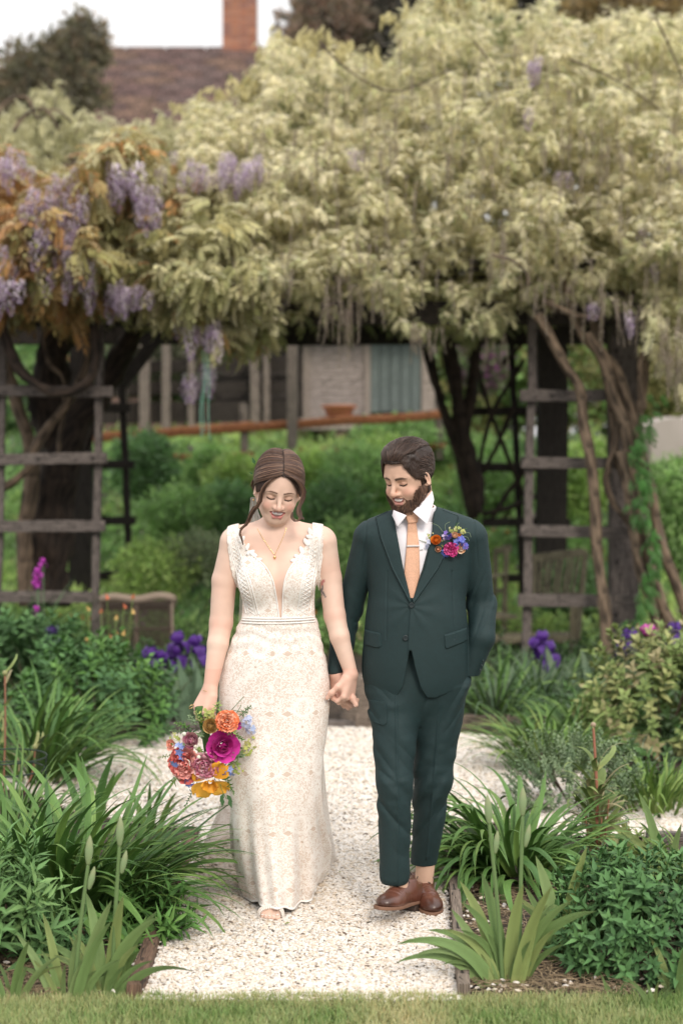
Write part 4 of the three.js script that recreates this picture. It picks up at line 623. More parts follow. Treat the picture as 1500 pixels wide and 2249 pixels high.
for (const [x, y, l] of [[350, 1592, 'grey green iris fan by the far timber, left of the bride bouquet arm'], [415, 1590, 'grey green iris fan just left of the bride arm'], [300, 1580, 'grey green iris fan beside the wicker seat'], [450, 1585, 'grey green iris fan partly behind the bride arm']]) irisPlant(l, G(x, y), [[-0.9, 0.34, 1, -1.2], [-0.5, 0.46, 0, -0.6], [-0.1, 0.58, 0, -0.1], [0.3, 0.54, 0, 0.4], [0.6, 0.44, 1, 1.0], [0.9, 0.36, 2, 1.4], [0.2, 0.3, 2, 0.2], [-0.3, 0.3, 3, -0.8]], { pal: PAL.grey, group: 'irises at the back of the court' });
// columbine
{
  const g = thing('columbine', 'red and yellow columbine in bloom before the left trellis', 'columbine', G(240, 1590)), R = rng(13), gr = BP.mid, fl = [std(C(0.50, 0.13, 0.06), 0.6), std(C(0.55, 0.36, 0.12), 0.6)], bell = new THREE.ConeGeometry(0.014, 0.04, 7, 1, true);
  for (let i = 0; i < 11; i++) { const x = (R() - 0.5) * 0.34, h = 0.45 + 0.42 * R(), top = V(x * 1.4, h, (R() - 0.5) * 0.25); part(g, 'stem', tube([V(x * 0.4, 0, 0), V(x, h * 0.6, 0), top], 0.0035, { segs: 6, rad: 5 }), BP.peony[2]); const b = part(g, 'flower', bell, fl[i % 2]); b.position.copy(top); b.rotation.set(0.4, R() * 6, 0.3); for (let k = 0; k < 4; k++) { const m = part(g, 'shoot', fineShoots[k % 2], gr[k % 3]); m.position.set(x * (0.4 + 0.15 * k), h * (0.3 + 0.15 * k), 0.02); m.rotation.set(R(), R() * 6, R()); m.scale.setScalar(0.8); } }
}
// purple bearded iris flowers on stalks
const irisBloom = (() => { // three standards up, three falls down, ruffled
  const make = (seed) => { const pos = [], idx = [], col = []; for (let q = 0; q < 6; q++) { const st = q < 3, a0 = q / 3 * TAU + (st ? 0 : PI / 3) + seed, b = pos.length / 3, N = 6; for (let i = 0; i <= N; i++) for (let j = 0; j <= N; j++) { const t = i / N, s = j / N * 2 - 1, w = 0.030 * sin(PI * clamp(0.12 + 0.8 * t)) * (1.1), rr = st ? 0.006 + 0.022 * sin(PI * t * 0.9) : 0.008 + 0.046 * sin(t * 1.9), yy = st ? 0.062 * t : 0.014 * sin(t * 3) - 0.055 * pow(t, 2), ruf = 0.006 * sin(s * 9 + q) * t, x = s * w; pos.push(cos(a0) * (rr + ruf) - sin(a0) * x, yy + ruf + (st ? 0 : -abs(s) * 0.012 * t), sin(a0) * (rr + ruf) + cos(a0) * x); const k = st ? 1.25 : 0.8 + 0.3 * t; col.push(k, k, k); } for (let i = 0; i < N; i++) for (let j = 0; j < N; j++) { const v = b + i * (N + 1) + j; idx.push(v, v + 1, v + N + 1, v + 1, v + N + 2, v + N + 1); } } return geom(pos, idx, null, col); };
  return [make(0.3), make(1.1)];
})();
const purple = std(C(0.06, 0.012, 0.175), 0.7, { vertexColors: true, transmission: 0.15 }), magenta = std(C(0.36, 0.03, 0.33), 0.7, { vertexColors: true, transmission: 0.15 });
function irisFlower(label, spots, D, mat, base, sc = 1) {
  const g = thing('iris_flower', label, 'iris', base, 'flowering irises in the beds'), R = rng(floor(base.x * 91 + 7));
  for (const [px, py] of spots) { const p = P(px, py, D).sub(base); part(g, 'stalk', tube([V(p.x * 0.8, 0, 0), V(p.x * 0.95, p.y * 0.5, 0), V(p.x, p.y - 0.02, 0)], 0.006, { segs: 6, rad: 6 }), BP.grey[1]); const m = part(g, 'flower', irisBloom[floor(R() * 2)], mat); m.position.copy(p); m.rotation.set((R() - 0.5) * 0.4, R() * 6, (R() - 0.5) * 0.4); m.scale.setScalar(sc * (0.9 + 0.3 * R())); }
}
irisFlower('deep purple irises just left of the bride bare arm', [[392, 1412], [385, 1440], [432, 1420], [440, 1440], [372, 1452]], 9.9, purple, G(410, 1570), 1.25);
irisFlower('deep purple iris low in front of the wicker seat', [[330, 1446], [318, 1452], [350, 1450]], 9.9, purple, G(330, 1570), 1.2);
irisFlower('single purple iris in front of the left trellis post', [[118, 1402], [112, 1425]], 10.2, purple, G(118, 1560), 1.3);
irisFlower('magenta flower spike in front of the left trunk', [[94, 1236], [84, 1258], [80, 1274], [84, 1284], [80, 1342]], 11.2, magenta, G(90, 1510), 0.6);
irisFlower('deep purple iris standing before the right ladder trellis', [[1190, 1408], [1180, 1425], [1202, 1436], [1188, 1448]], 10.2, purple, G(1192, 1565), 1.35);
irisFlower('purple iris at the left of the peony bush', [[1383, 1410], [1376, 1416]], 10, purple, G(1378, 1570), 1.4);
irisFlower('purple iris at the right picture edge above the peony bush', [[1482, 1394], [1496, 1402]], 9.8, purple, G(1488, 1570), 1.5);

// right bed, front to back
irisPlant('big iris clump arching over the right timber, with two tall budded stalks', G(1118, 2168), [[-1.3, 0.36, 4, -1.6, 1.1], [-1.1, 0.38, 3, -1.5, 1.1], [-0.9, 0.42, 4, -1.3, 1.1], [-0.75, 0.36, 4, -1.9], [-0.5, 0.44, 1, -1.0], [-0.2, 0.46, 0, -0.4, 0.95], [0.0, 0.44, 0, 0.1], [0.25, 0.48, 0, 0.5, 0.9], [0.5, 0.46, 3, 1.3, 1.05], [0.7, 0.30, 1, 1.4], [-0.3, 0.30, 3, -0.9], [0.2, 0.24, 1, 0.2], [0.6, 0.28, 0, 0.9], [-0.9, 0.24, 4, -1.2], [0.35, 0.36, 1, 0.9]], { stalks: [[-0.02, 0.52, -0.045], [0.03, 0.545, 0.01]] });
irisPlant('broad leaved iris between the front iris clump and the bush', G(1236, 2120), [[-0.5, 0.34, 1, -1.0], [-0.15, 0.46, 0, -0.4, 1.1], [0.05, 0.52, 0, 0.0, 1.0], [0.3, 0.46, 3, 1.2, 1.2], [0.5, 0.50, 3, 1.35, 1.15], [0.7, 0.38, 4, 1.5, 1.1], [0.4, 0.26, 1, 0.8], [-0.35, 0.28, 2, -0.9]], {});
irisPlant('small curled iris shoot by the lawn at the lower right', G(1350, 2205), [[-0.2, 0.12, 0, -0.3], [0.2, 0.10, 1, 0.6]]);
irisPlant('curling iris shoots at the lower right corner near the lawn', G(1440, 2215), [[-0.5, 0.17, 3, -1.3, 1.1], [-0.1, 0.13, 0, 0.2], [0.3, 0.11, 1, 0.8]]);
irisPlant('iris shoots beside the bush at the lower right edge', G(1482, 2190), [[-0.3, 0.24, 1, -0.6], [0.1, 0.26, 0, 0.2], [0.5, 0.22, 3, 1.2], [0.8, 0.2, 2, 1.4]]);
bush('dense dark green bush of toothed leaves filling the lower right', G(1425, 2120), 0.62, 0.345, 290, lanceShoots, BP.deep, { low: -0.2, scale: 1.05 });
strapClump('daylily', 'arching daylily clump right of the groom shoes', 'daylily', G(1130, 1915), 300, 0.56, 2.6, PAL.lily.concat([PAL.bright[3]]), { group: 'daylily clumps beside the path', bias: -1.2, pull: 0.36, wide: 1.6, lean: 1.05, geos: [straps[3], straps[6], straps[2], straps[5]] });
{
  const at = G(1308, 1900), g = thing('peony_plant', 'reddish peony stalk with a round bud standing in a green wire ring', 'peony', at), R = rng(8), D = -at.z, top = P(1302, 1592, D).sub(at);
  part(g, 'stem', tube([V(0, 0, 0), V(0.004, top.y * 0.5, 0), V(top.x, top.y, 0)], (t) => lerp(0.008, 0.0055, t), { segs: 12, rad: 7 }), std(C(0.33, 0.135, 0.085), 0.55));
  for (const [x, h] of [[0.05, 0.28], [-0.05, 0.24], [0.02, 0.2]]) part(g, 'stem', tube([V(x * 0.3, 0, 0.02), V(x * 0.8, h * 0.6, 0.02), V(x, h, 0.02)], 0.004, { segs: 8, rad: 6 }), std(C(0.33, 0.16, 0.095), 0.55));
  const b = part(g, 'bud', new THREE.SphereGeometry(0.012, 12, 9), std(C(0.33, 0.25, 0.17), 0.5)); b.position.copy(top); for (let i = 0; i < 5; i++) { const m = part(g, 'sepal', straps[6], BP.peony[0]); m.position.copy(top).add(V(0, -0.008, 0)); m.rotation.set(0.9, i / 5 * TAU, 0, 'YXZ'); m.scale.set(0.10, 0.055, 0.055); }
  for (let i = 0; i < 62; i++) { const h = i < 6 ? 0.37 + 0.05 * R() : 0.06 + 0.27 * R(), a = R() * TAU, m = part(g, 'leaf', straps[[3, 6, 2][i % 3]], BP.peony[[2, 0, 2, 3][i % 4]]), r = i < 6 ? 0.005 : 0.03 * R(); m.position.set(sin(a) * r, h, cos(a) * r); m.rotation.set(0.35 * R(), a, 0, 'YXZ'); const l = 0.13 + 0.08 * R(); m.scale.set(l * 4.2, l, l); }
}
{
  const at = G(1308, 1895), g = thing('plant_ring', 'green wire support ring round the peony stalk', 'plant support', at), wire = std(C(0.22, 0.29, 0.19), 0.4), h = P(0, 1796, -at.z).y;
  const t = part(g, 'hoop', new THREE.TorusGeometry(0.135, 0.0028, 8, 60), wire); t.rotation.x = PI / 2; t.position.y = h; for (let i = 0; i < 3; i++) { const a = i * 2.1 + 0.5; part(g, 'leg', tube([V(cos(a) * 0.135, h + 0.008, sin(a) * 0.135), V(cos(a) * 0.13, -0.06, sin(a) * 0.13)], 0.0028, { segs: 3, rad: 6 }), wire); const k = part(g, 'loop', new THREE.TorusGeometry(0.006, 0.002, 6, 14), wire); k.position.set(cos(a) * 0.135, h + 0.008, sin(a) * 0.135); }
}
strapClump('hosta', 'yellow edged hosta leaves under the peony ring', 'hosta', G(1375, 1905), 34, 0.24, 1.4, matte([[0.36, 0.40, 0.15], [0.22, 0.32, 0.10], [0.42, 0.43, 0.2]]), { wide: 1.0, geos: [swords[4], swords[3]], lean: 0.9 });
irisPlant('tall iris leaf curving up at the right edge above the bush', G(1462, 1945), [[-0.5, 0.40, 3, -1.2], [-0.2, 0.48, 1, -0.5, 0.9], [0.2, 0.34, 0, 0.5], [0.5, 0.30, 1, 1.1], [0.7, 0.26, 2, 1.4]]);
strapClump('daylily', 'light green daylily at the right edge above the bush', 'daylily', G(1510, 1950), 90, 0.36, 2, PAL.bright, { group: 'daylily clumps beside the path', wide: 0.8 });
bush('soft grey green mound of fine leaves right of the court', G(1255, 1775), 0.62, 0.34, 240, fineShoots, BP.grey, { low: -0.1 });
strapClump('daylily', 'bright green upright clump above the right side path', 'daylily', G(1440, 1775), 240, 0.34, 3.4, PAL.bright, { group: 'daylily clumps beside the path', wide: 1.25, lean: 0.5 });
strapClump('daylily', 'mid green clump at the right rim of the round court', 'daylily', G(1205, 1690), 200, 0.50, 2.6, PAL.bright.concat(PAL.lily), { group: 'daylily clumps beside the path', wide: 1.1, bias: -1, pull: 0.2 });
strapClump('daylily', 'green clump behind the right rim of the court below the peony bush', 'daylily', G(1310, 1650), 150, 0.52, 2.6, PAL.lily, { group: 'daylily clumps beside the path' });
bush('tall peony bush with pale bronze leaves at the right edge', G(1450, 1655), 0.88, 0.68, 230, broadShoots, BP.peony, { name: 'peony_bush' });
{ // its bloom
  const at = P(1423, 1386, 8.5), g = thing('peony_flower', 'round magenta peony bloom on top of the bronze leaved bush', 'flower', at), R = rng(2), pm = [std(C(0.40, 0.04, 0.27), 0.7), std(C(0.30, 0.025, 0.21), 0.7), std(C(0.48, 0.08, 0.34), 0.7)], pt = new THREE.SphereGeometry(0.022, 8, 5, 0, PI, 0.5, 1.8);
  for (let i = 0; i < 46; i++) { const u = R() * 1.7 - 0.7, a = R() * TAU, c = sqrt(max(0, 1 - u * u)), m = part(g, 'petal', pt, pm[i % 3]); m.position.set(cos(a) * c * 0.034, u * 0.026, sin(a) * c * 0.034); m.rotation.set(R() * 2 - 1, R() * 6, R() * 2 - 1); } part(g, 'stem', tube([V(0, 0, 0), V(0, -0.3, -0.05)], 0.005, { segs: 3, rad: 6 }), BP.peony[2]);
}
for (const [x, y, l, n] of [[1085, 1592, 'strap leaved clump right behind the groom, by the far timber', 150], [1190, 1580, 'grassy clump in front of the right ladder trellis', 90]]) strapClump('daylily', l, 'daylily', G(x, y), n, 0.62, 2.6, PAL.lily.concat(PAL.grey), { group: 'daylily clumps beside the path', wide: 0.8 });
for (const [x, y, l] of [[1170, 1572, 'grey green iris fan in front of the right ladder trellis'], [1225, 1568, 'grey green iris fan between the right trellis and the leaning stem'], [1300, 1575, 'tall grey green iris fan beside the leaning stem'], [1340, 1580, 'grey green iris fan left of the peony bush']]) irisPlant(l, G(x, y), [[-0.9, 0.34, 1, -1.2], [-0.5, 0.50, 0, -0.6], [-0.1, 0.62, 0, -0.1], [0.3, 0.56, 0, 0.4], [0.6, 0.48, 1, 1.0], [0.9, 0.36, 2, 1.4], [0.2, 0.3, 2, 0.2]], { pal: PAL.grey, group: 'irises at the back of the court' });
strapClump('daylily', 'low silvery tuft along the far right timber', 'daylily', G(1120, 1600), 110, 0.26, 4, PAL.grey, { group: 'daylily clumps beside the path', wide: 0.6 });
{ // ground cover between the plants
  const R = rng(71), geos = broadShoots, mats = geos.map(() => []), cc = geos.map(() => []);
  for (let i = 0; i < 2600; i++) { const D = 7.2 + 6 * R(), x = (R() - 0.5) * D * 0.56; if (inPath(x, D, 0.15) || (abs(x + 0.1) < 1.2 && D < 9.6) || (abs(x) < 0.9 && D < 13)) continue; const q = floor(R() * geos.length), s = 0.6 + 0.8 * R(), k = 0.5 + 0.7 * R(), dk = D > 9.6 ? 1 : 1.2; mats[q].push(mat4(V(x, 0.0 + 0.12 * R(), -D), E((R() - 0.5) * 1.4, R() * TAU, (R() - 0.5) * 1.4), V(s, s, s))); cc[q].push(C(0.06 * k * dk, 0.14 * k * dk, 0.035 * k)); }
  const g = thing('ground_cover', 'low dark leaves covering the soil between the clumps and under the pergola', 'ground cover'); g.userData.kind = 'stuff'; geos.forEach((s, q) => stuff(g, 'foliage', s, M.leafy, mats[q], cc[q]));
}

// ---------- people: shared anatomy ----------
const KS = 589.4;                                              // photograph pixels per metre where the couple walk
const BYpx = (y) => EYE + (HZ - y) / KS;
function poly(pts) {                                           // signed distance to an outline, negative inside
  const n = pts.length;
  return (x, y) => {
    let d = 1e9, inside = false;
    for (let i = 0, j = n - 1; i < n; j = i++) {
      const ax = pts[j][0], ay = pts[j][1], bx = pts[i][0], by = pts[i][1], ex = bx - ax, ey = by - ay, wx = x - ax, wy = y - ay, t = clamp((wx * ex + wy * ey) / (ex * ex + ey * ey)), qx = wx - ex * t, qy = wy - ey * t, q = qx * qx + qy * qy;
      if (q < d) d = q;
      if ((ay > y) !== (by > y) && x < (bx - ax) * (y - ay) / (by - ay) + ax) inside = !inside;
    }
    return inside ? -sqrt(d) : sqrt(d);
  };
}
// the bones of a hand: wrist, finger direction, thumb side, back of hand; curl per finger (three bends each)
function hand(w, f, s, n, size, curls, thumb, splay = 0.1) {
  const out = [], v = (p) => [p.x, p.y, p.z]; f = f.clone().normalize(); n = n.clone().addScaledVector(f, -n.dot(f)).normalize(); const side = n.clone().cross(f).normalize(); if (side.dot(s) < 0) side.negate();
  const W = V(...w), at = (a, b, c) => W.clone().addScaledVector(f, a * size).addScaledVector(side, b * size).addScaledVector(n, c * size), tips = [];
  const kn = [0.028, 0.010, -0.009, -0.026], kl = [0.088, 0.092, 0.087, 0.078], fl = [0.074, 0.083, 0.077, 0.060], fr = [0.0092, 0.0094, 0.0088, 0.0078];
  const palm = kn.map((k, i) => cone(v(at(0.004, k * 0.5, 0)), v(at(kl[i], k, 0)), 0.017 * size, 0.0125 * size)); palm.push(cone(v(at(0.02, 0.014, -0.008)), v(at(0.06, 0.022, -0.008)), 0.018 * size, 0.014 * size), cone(v(at(0.02, -0.018, -0.007)), v(at(0.065, -0.022, -0.006)), 0.016 * size, 0.013 * size));
  out.push(blend(palm, 0.014 * size));
  for (let i = 0; i < 4; i++) {
    let p = at(kl[i], kn[i], 0), a = 0; const c = curls[i], d0 = f.clone().addScaledVector(side, (1.5 - i) * splay).normalize(), bones = [];
    [0.45, 0.31, 0.24].forEach((k, j) => { a += c[j]; const d = d0.clone().multiplyScalar(cos(a)).addScaledVector(n, -sin(a)), q = p.clone().addScaledVector(d, fl[i] * k * size); bones.push(cone(v(p), v(q), fr[i] * size * (1 - 0.08 * j), fr[i] * size * (0.94 - 0.09 * j))); p = q; tips[i] = { p: q, d, up: d0.clone().multiplyScalar(sin(a)).addScaledVector(n, cos(a)) }; });
    out.push(blend(bones, 0.006 * size));
  }
  let p = at(0.022, 0.026, -0.006); const tb = []; thumb.forEach((d, j) => { const D = f.clone().multiplyScalar(d[0]).addScaledVector(side, d[1]).addScaledVector(n, d[2]).normalize(), q = p.clone().addScaledVector(D, [0.042, 0.034, 0.026][j] * size); tb.push(cone(v(p), v(q), [0.0145, 0.0112, 0.0105][j] * size, [0.0112, 0.0105, 0.0085][j] * size)); p = q; tips[4] = { p: q, d: D, up: n }; });
  out.push(blend(tb, 0.01 * size));
  return { f: (x, y, z) => { let d = out[0](x, y, z); for (let i = 1; i < out.length; i++) d = smin(d, out[i](x, y, z), i === 5 ? 0.014 * size : 0.007 * size); return d; }, tips };
}
// a head about its centre: x to the image right, y up, z forward; eyes lowered, an open smile
function head(male) {
  const j = male ? 1 : 0, E0 = 0.0315, L = [];
  const skull = blend([ell([0, 0.034, -0.020], [0.074, 0.083, 0.094]), ell([0, 0.03, 0.018], [0.066, 0.07, 0.062])], 0.03);
  const face = blend([ell([0, -0.02, 0.030], [0.060, 0.072, 0.051]), ell([0, -0.068, 0.037], [0.042 + 0.006 * j, 0.036, 0.044])], 0.03);
  const jaw = [cone([-0.055 - 0.003 * j, -0.045, 0.002], [-0.024, -0.090 - 0.004 * j, 0.048], 0.018, 0.016), cone([0.055 + 0.003 * j, -0.045, 0.002], [0.024, -0.090 - 0.004 * j, 0.048], 0.018, 0.016), ell([0, -0.095 - 0.004 * j, 0.060], [0.021 + 0.004 * j, 0.017, 0.018])];
  const base = (x, y, z) => { let d = smin(skull(x, y, z), face(x, y, z), 0.03); for (const b of jaw) d = smin(d, b(x, y, z), 0.024); return d; };
  const cheeks = [ell([-0.037, -0.036, 0.060], [0.021, 0.018, 0.018]), ell([0.037, -0.036, 0.060], [0.021, 0.018, 0.018])];
  const brow = [cone([-0.047, 0.020, 0.058], [-0.014, 0.021, 0.075], 0.007, 0.007 + 0.002 * j), cone([0.047, 0.020, 0.058], [0.014, 0.021, 0.075], 0.007, 0.007 + 0.002 * j)];
  const socket = [ell([-E0, 0.001, 0.086], [0.017, 0.011, 0.014]), ell([E0, 0.001, 0.086], [0.017, 0.011, 0.014])];
  const lid = [ell([-E0, -0.001, 0.0655], [0.0140, 0.0118, 0.0125]), ell([E0, -0.001, 0.0655], [0.0140, 0.0118, 0.0125])];
  const nose = blend([cone([0, 0.014, 0.077], [0, -0.026, 0.0985 + 0.003 * j], 0.0065, 0.0085), ell([0, -0.034, 0.0985 + 0.003 * j], [0.0098 + 0.001 * j, 0.0085, 0.0105]), ell([-0.0112, -0.036, 0.0875], [0.0078, 0.0072, 0.0092]), ell([0.0112, -0.036, 0.0875], [0.0078, 0.0072, 0.0092])], 0.008);
  const nostril = [ell([-0.0065, -0.0435, 0.094], [0.0032, 0.003, 0.005]), ell([0.0065, -0.0435, 0.094], [0.0032, 0.003, 0.005])];
  // smile: corners up and back
  const mx = 0.0305 - 0.003 * j, U = (p, q, r, t) => cone(p, q, r, t);
  const lipU = blend([U([0, -0.0522, 0.0862], [-0.013, -0.0516, 0.0825], 0.0036, 0.0034), U([0, -0.0522, 0.0862], [0.013, -0.0516, 0.0825], 0.0036, 0.0034), U([-0.013, -0.0516, 0.0825], [-mx, -0.0472, 0.0690], 0.0034, 0.0024), U([0.013, -0.0516, 0.0825], [mx, -0.0472, 0.0690], 0.0034, 0.0024)], 0.004);
  const lipL = blend([U([-0.012, -0.0730, 0.0820], [0.012, -0.0730, 0.0820], 0.0044, 0.0044), U([-0.012, -0.0730, 0.0820], [-mx, -0.0495, 0.0695], 0.0042, 0.0022), U([0.012, -0.0730, 0.0820], [mx, -0.0495, 0.0695], 0.0042, 0.0022)], 0.004);
  const mouth = ell([0, -0.0612, 0.083], [0.0225, 0.0082, 0.021]), mouth2 = ell([0, -0.0562, 0.081], [0.0285 - 0.003 * j, 0.0058, 0.021]), teeth = ell([0, -0.0600, 0.0640], [0.0262, 0.0086, 0.0205]);
  const ear = [-1, 1].map((s) => { const o = ell([s * 0.0775, -0.006, -0.006], [0.009, 0.030, 0.018], [0.15, s * 0.45, s * 0.12]), lobe = ell([s * 0.0735, -0.030, 0.001], [0.006, 0.010, 0.008]), pit = ell([s * 0.0850, -0.004, 0.001], [0.007, 0.019, 0.009], [0.15, s * 0.45, 0]); return (x, y, z) => smax(smin(o(x, y, z), lobe(x, y, z), 0.008), -pit(x, y, z), 0.006); });
  const f = (x, y, z) => {
    let d = base(x, y, z);
    if (z > 0.02 && d < 0.05) {
      d = smin(d, cheeks[x < 0 ? 0 : 1](x, y, z), 0.020); d = smin(d, brow[x < 0 ? 0 : 1](x, y, z), 0.014); d = smax(d, -socket[x < 0 ? 0 : 1](x, y, z), 0.012); d = smin(d, lid[x < 0 ? 0 : 1](x, y, z), 0.004);
      d = smin(d, nose(x, y, z), 0.010); d = smax(d, -nostril[x < 0 ? 0 : 1](x, y, z), 0.003); d = smin(d, lipU(x, y, z), 0.005); d = smin(d, lipL(x, y, z), 0.006); d = smax(d, -smin(mouth(x, y, z), mouth2(x, y, z), 0.003), 0.0025); d = min(d, teeth(x, y, z));
    }
    return smin(d, ear[x < 0 ? 0 : 1](x, y, z), 0.006);
  };
  const skin = male ? [0.67, 0.435, 0.325] : [0.745, 0.52, 0.415], lipc = male ? [0.54, 0.26, 0.22] : [0.56, 0.22, 0.20], browc = male ? [0.05, 0.03, 0.022] : [0.13, 0.07, 0.048];
  const colour = (x, y, z) => {
    let c = skin; const ax = abs(x), k = (a, b, t) => [lerp(a[0], b[0], t), lerp(a[1], b[1], t), lerp(a[2], b[2], t)];
    const m = 1 + 0.035 * n3(x * 90, y * 90, z * 90); c = [c[0] * m, c[1] * m, c[2] * m];
    if (z > 0.01) {
      const bl = exp(-(((ax - 0.042) / 0.017) ** 2 + ((y + 0.032) / 0.017) ** 2)); c = k(c, [c[0] * 1.0, c[1] * 0.78, c[2] * 0.77], bl * (male ? 0.7 : 0.85));
      c = k(c, [c[0], c[1] * 0.83, c[2] * 0.80], exp(-((x / 0.014) ** 2 + ((y + 0.037) / 0.012) ** 2)) * 0.8);
      if (z > 0.055) {
        const yb = 0.0205 + 0.0030 * sin((ax - 0.010) / 0.040 * PI) - (male ? 0.003 : 0) - 0.0015 * sstep(0.035, 0.052, ax), wb = (male ? 0.0048 : 0.0032) * (1 - 0.55 * sstep(0.03, 0.052, ax));
        if (ax > 0.011 && ax < 0.051) c = k(c, browc, 0.9 * (1 - sstep(wb * 0.6, wb * 1.25, abs(y - yb))) * (1 - 0.4 * sstep(0.044, 0.051, ax)));
        const ex = (ax - E0) / 0.0155, yl = -0.0075 + 0.0045 * ex * ex + (ex > 0 ? 0.0012 * ex : 0);
        if (abs(ex) < 1.05) { c = k(c, [c[0] * 0.80, c[1] * 0.68, c[2] * 0.62], (1 - sstep(0.004, 0.014, abs(y - 0.003))) * 0.55); c = k(c, [0.035, 0.022, 0.018], (1 - sstep(0.0016, 0.0038, abs(y - yl))) * (1 - sstep(0.85, 1.05, abs(ex)))); }
      }
      const dl = min(lipU(x, y, z), lipL(x, y, z)); c = k(c, lipc, 1 - sstep(0.0002, 0.0020, dl));
      const dm = smin(mouth(x, y, z), mouth2(x, y, z), 0.003), dt = teeth(x, y, z);
      if (dm < 0.0012 && z > 0.05 && dl > 0.0012) c = dt < 0.0014 ? [0.92, 0.90, 0.86] : [0.34, 0.12, 0.105];
      if (nostril[x < 0 ? 0 : 1](x, y, z) < 0.0012) c = [0.22, 0.10, 0.075];
    }
    return c;
  };
  return { f, colour, base, skin };
}
function placed(origin, rot, scale = 1) {                        // head frame -> body frame and back
  const m = new THREE.Matrix4().compose(V(...origin), new THREE.Quaternion().setFromEuler(E(...rot)), V(scale, scale, scale)), i = m.clone().invert().elements, w = m.elements;
  return { m, to: (x, y, z) => [i[0] * x + i[4] * y + i[8] * z + i[12], i[1] * x + i[5] * y + i[9] * z + i[13], i[2] * x + i[6] * y + i[10] * z + i[14]], out: (x, y, z) => V(w[0] * x + w[4] * y + w[8] * z + w[12], w[1] * x + w[5] * y + w[9] * z + w[13], w[2] * x + w[6] * y + w[10] * z + w[14]), scale };
}
// many thin locks of hair as one geometry; each lock is a list of points
function locks(list, r, cols, R, segs = 12) {
  return merge(list.map((pts) => { const k = r * (0.7 + 0.6 * R()), g = tube(pts, (t) => k * (0.35 + 0.65 * sin(PI * clamp(0.15 + 0.8 * t))), { segs, rad: 5, flat: 0.7 }), c = cols[floor(R() * cols.length)], s = 0.75 + 0.5 * R(); tint(g, () => [c[0] * s, c[1] * s, c[2] * s]); return g; }));
}
const hairMat = std(C(1, 1, 1), 0.42, { vertexColors: true, specularIntensity: 0.8 }), skinMat = std(C(1, 1, 1), 0.5, { vertexColors: true, specularIntensity: 0.55, sheen: 0.15, sheenColor: C(1, 0.7, 0.6), sheenRoughness: 0.5 });

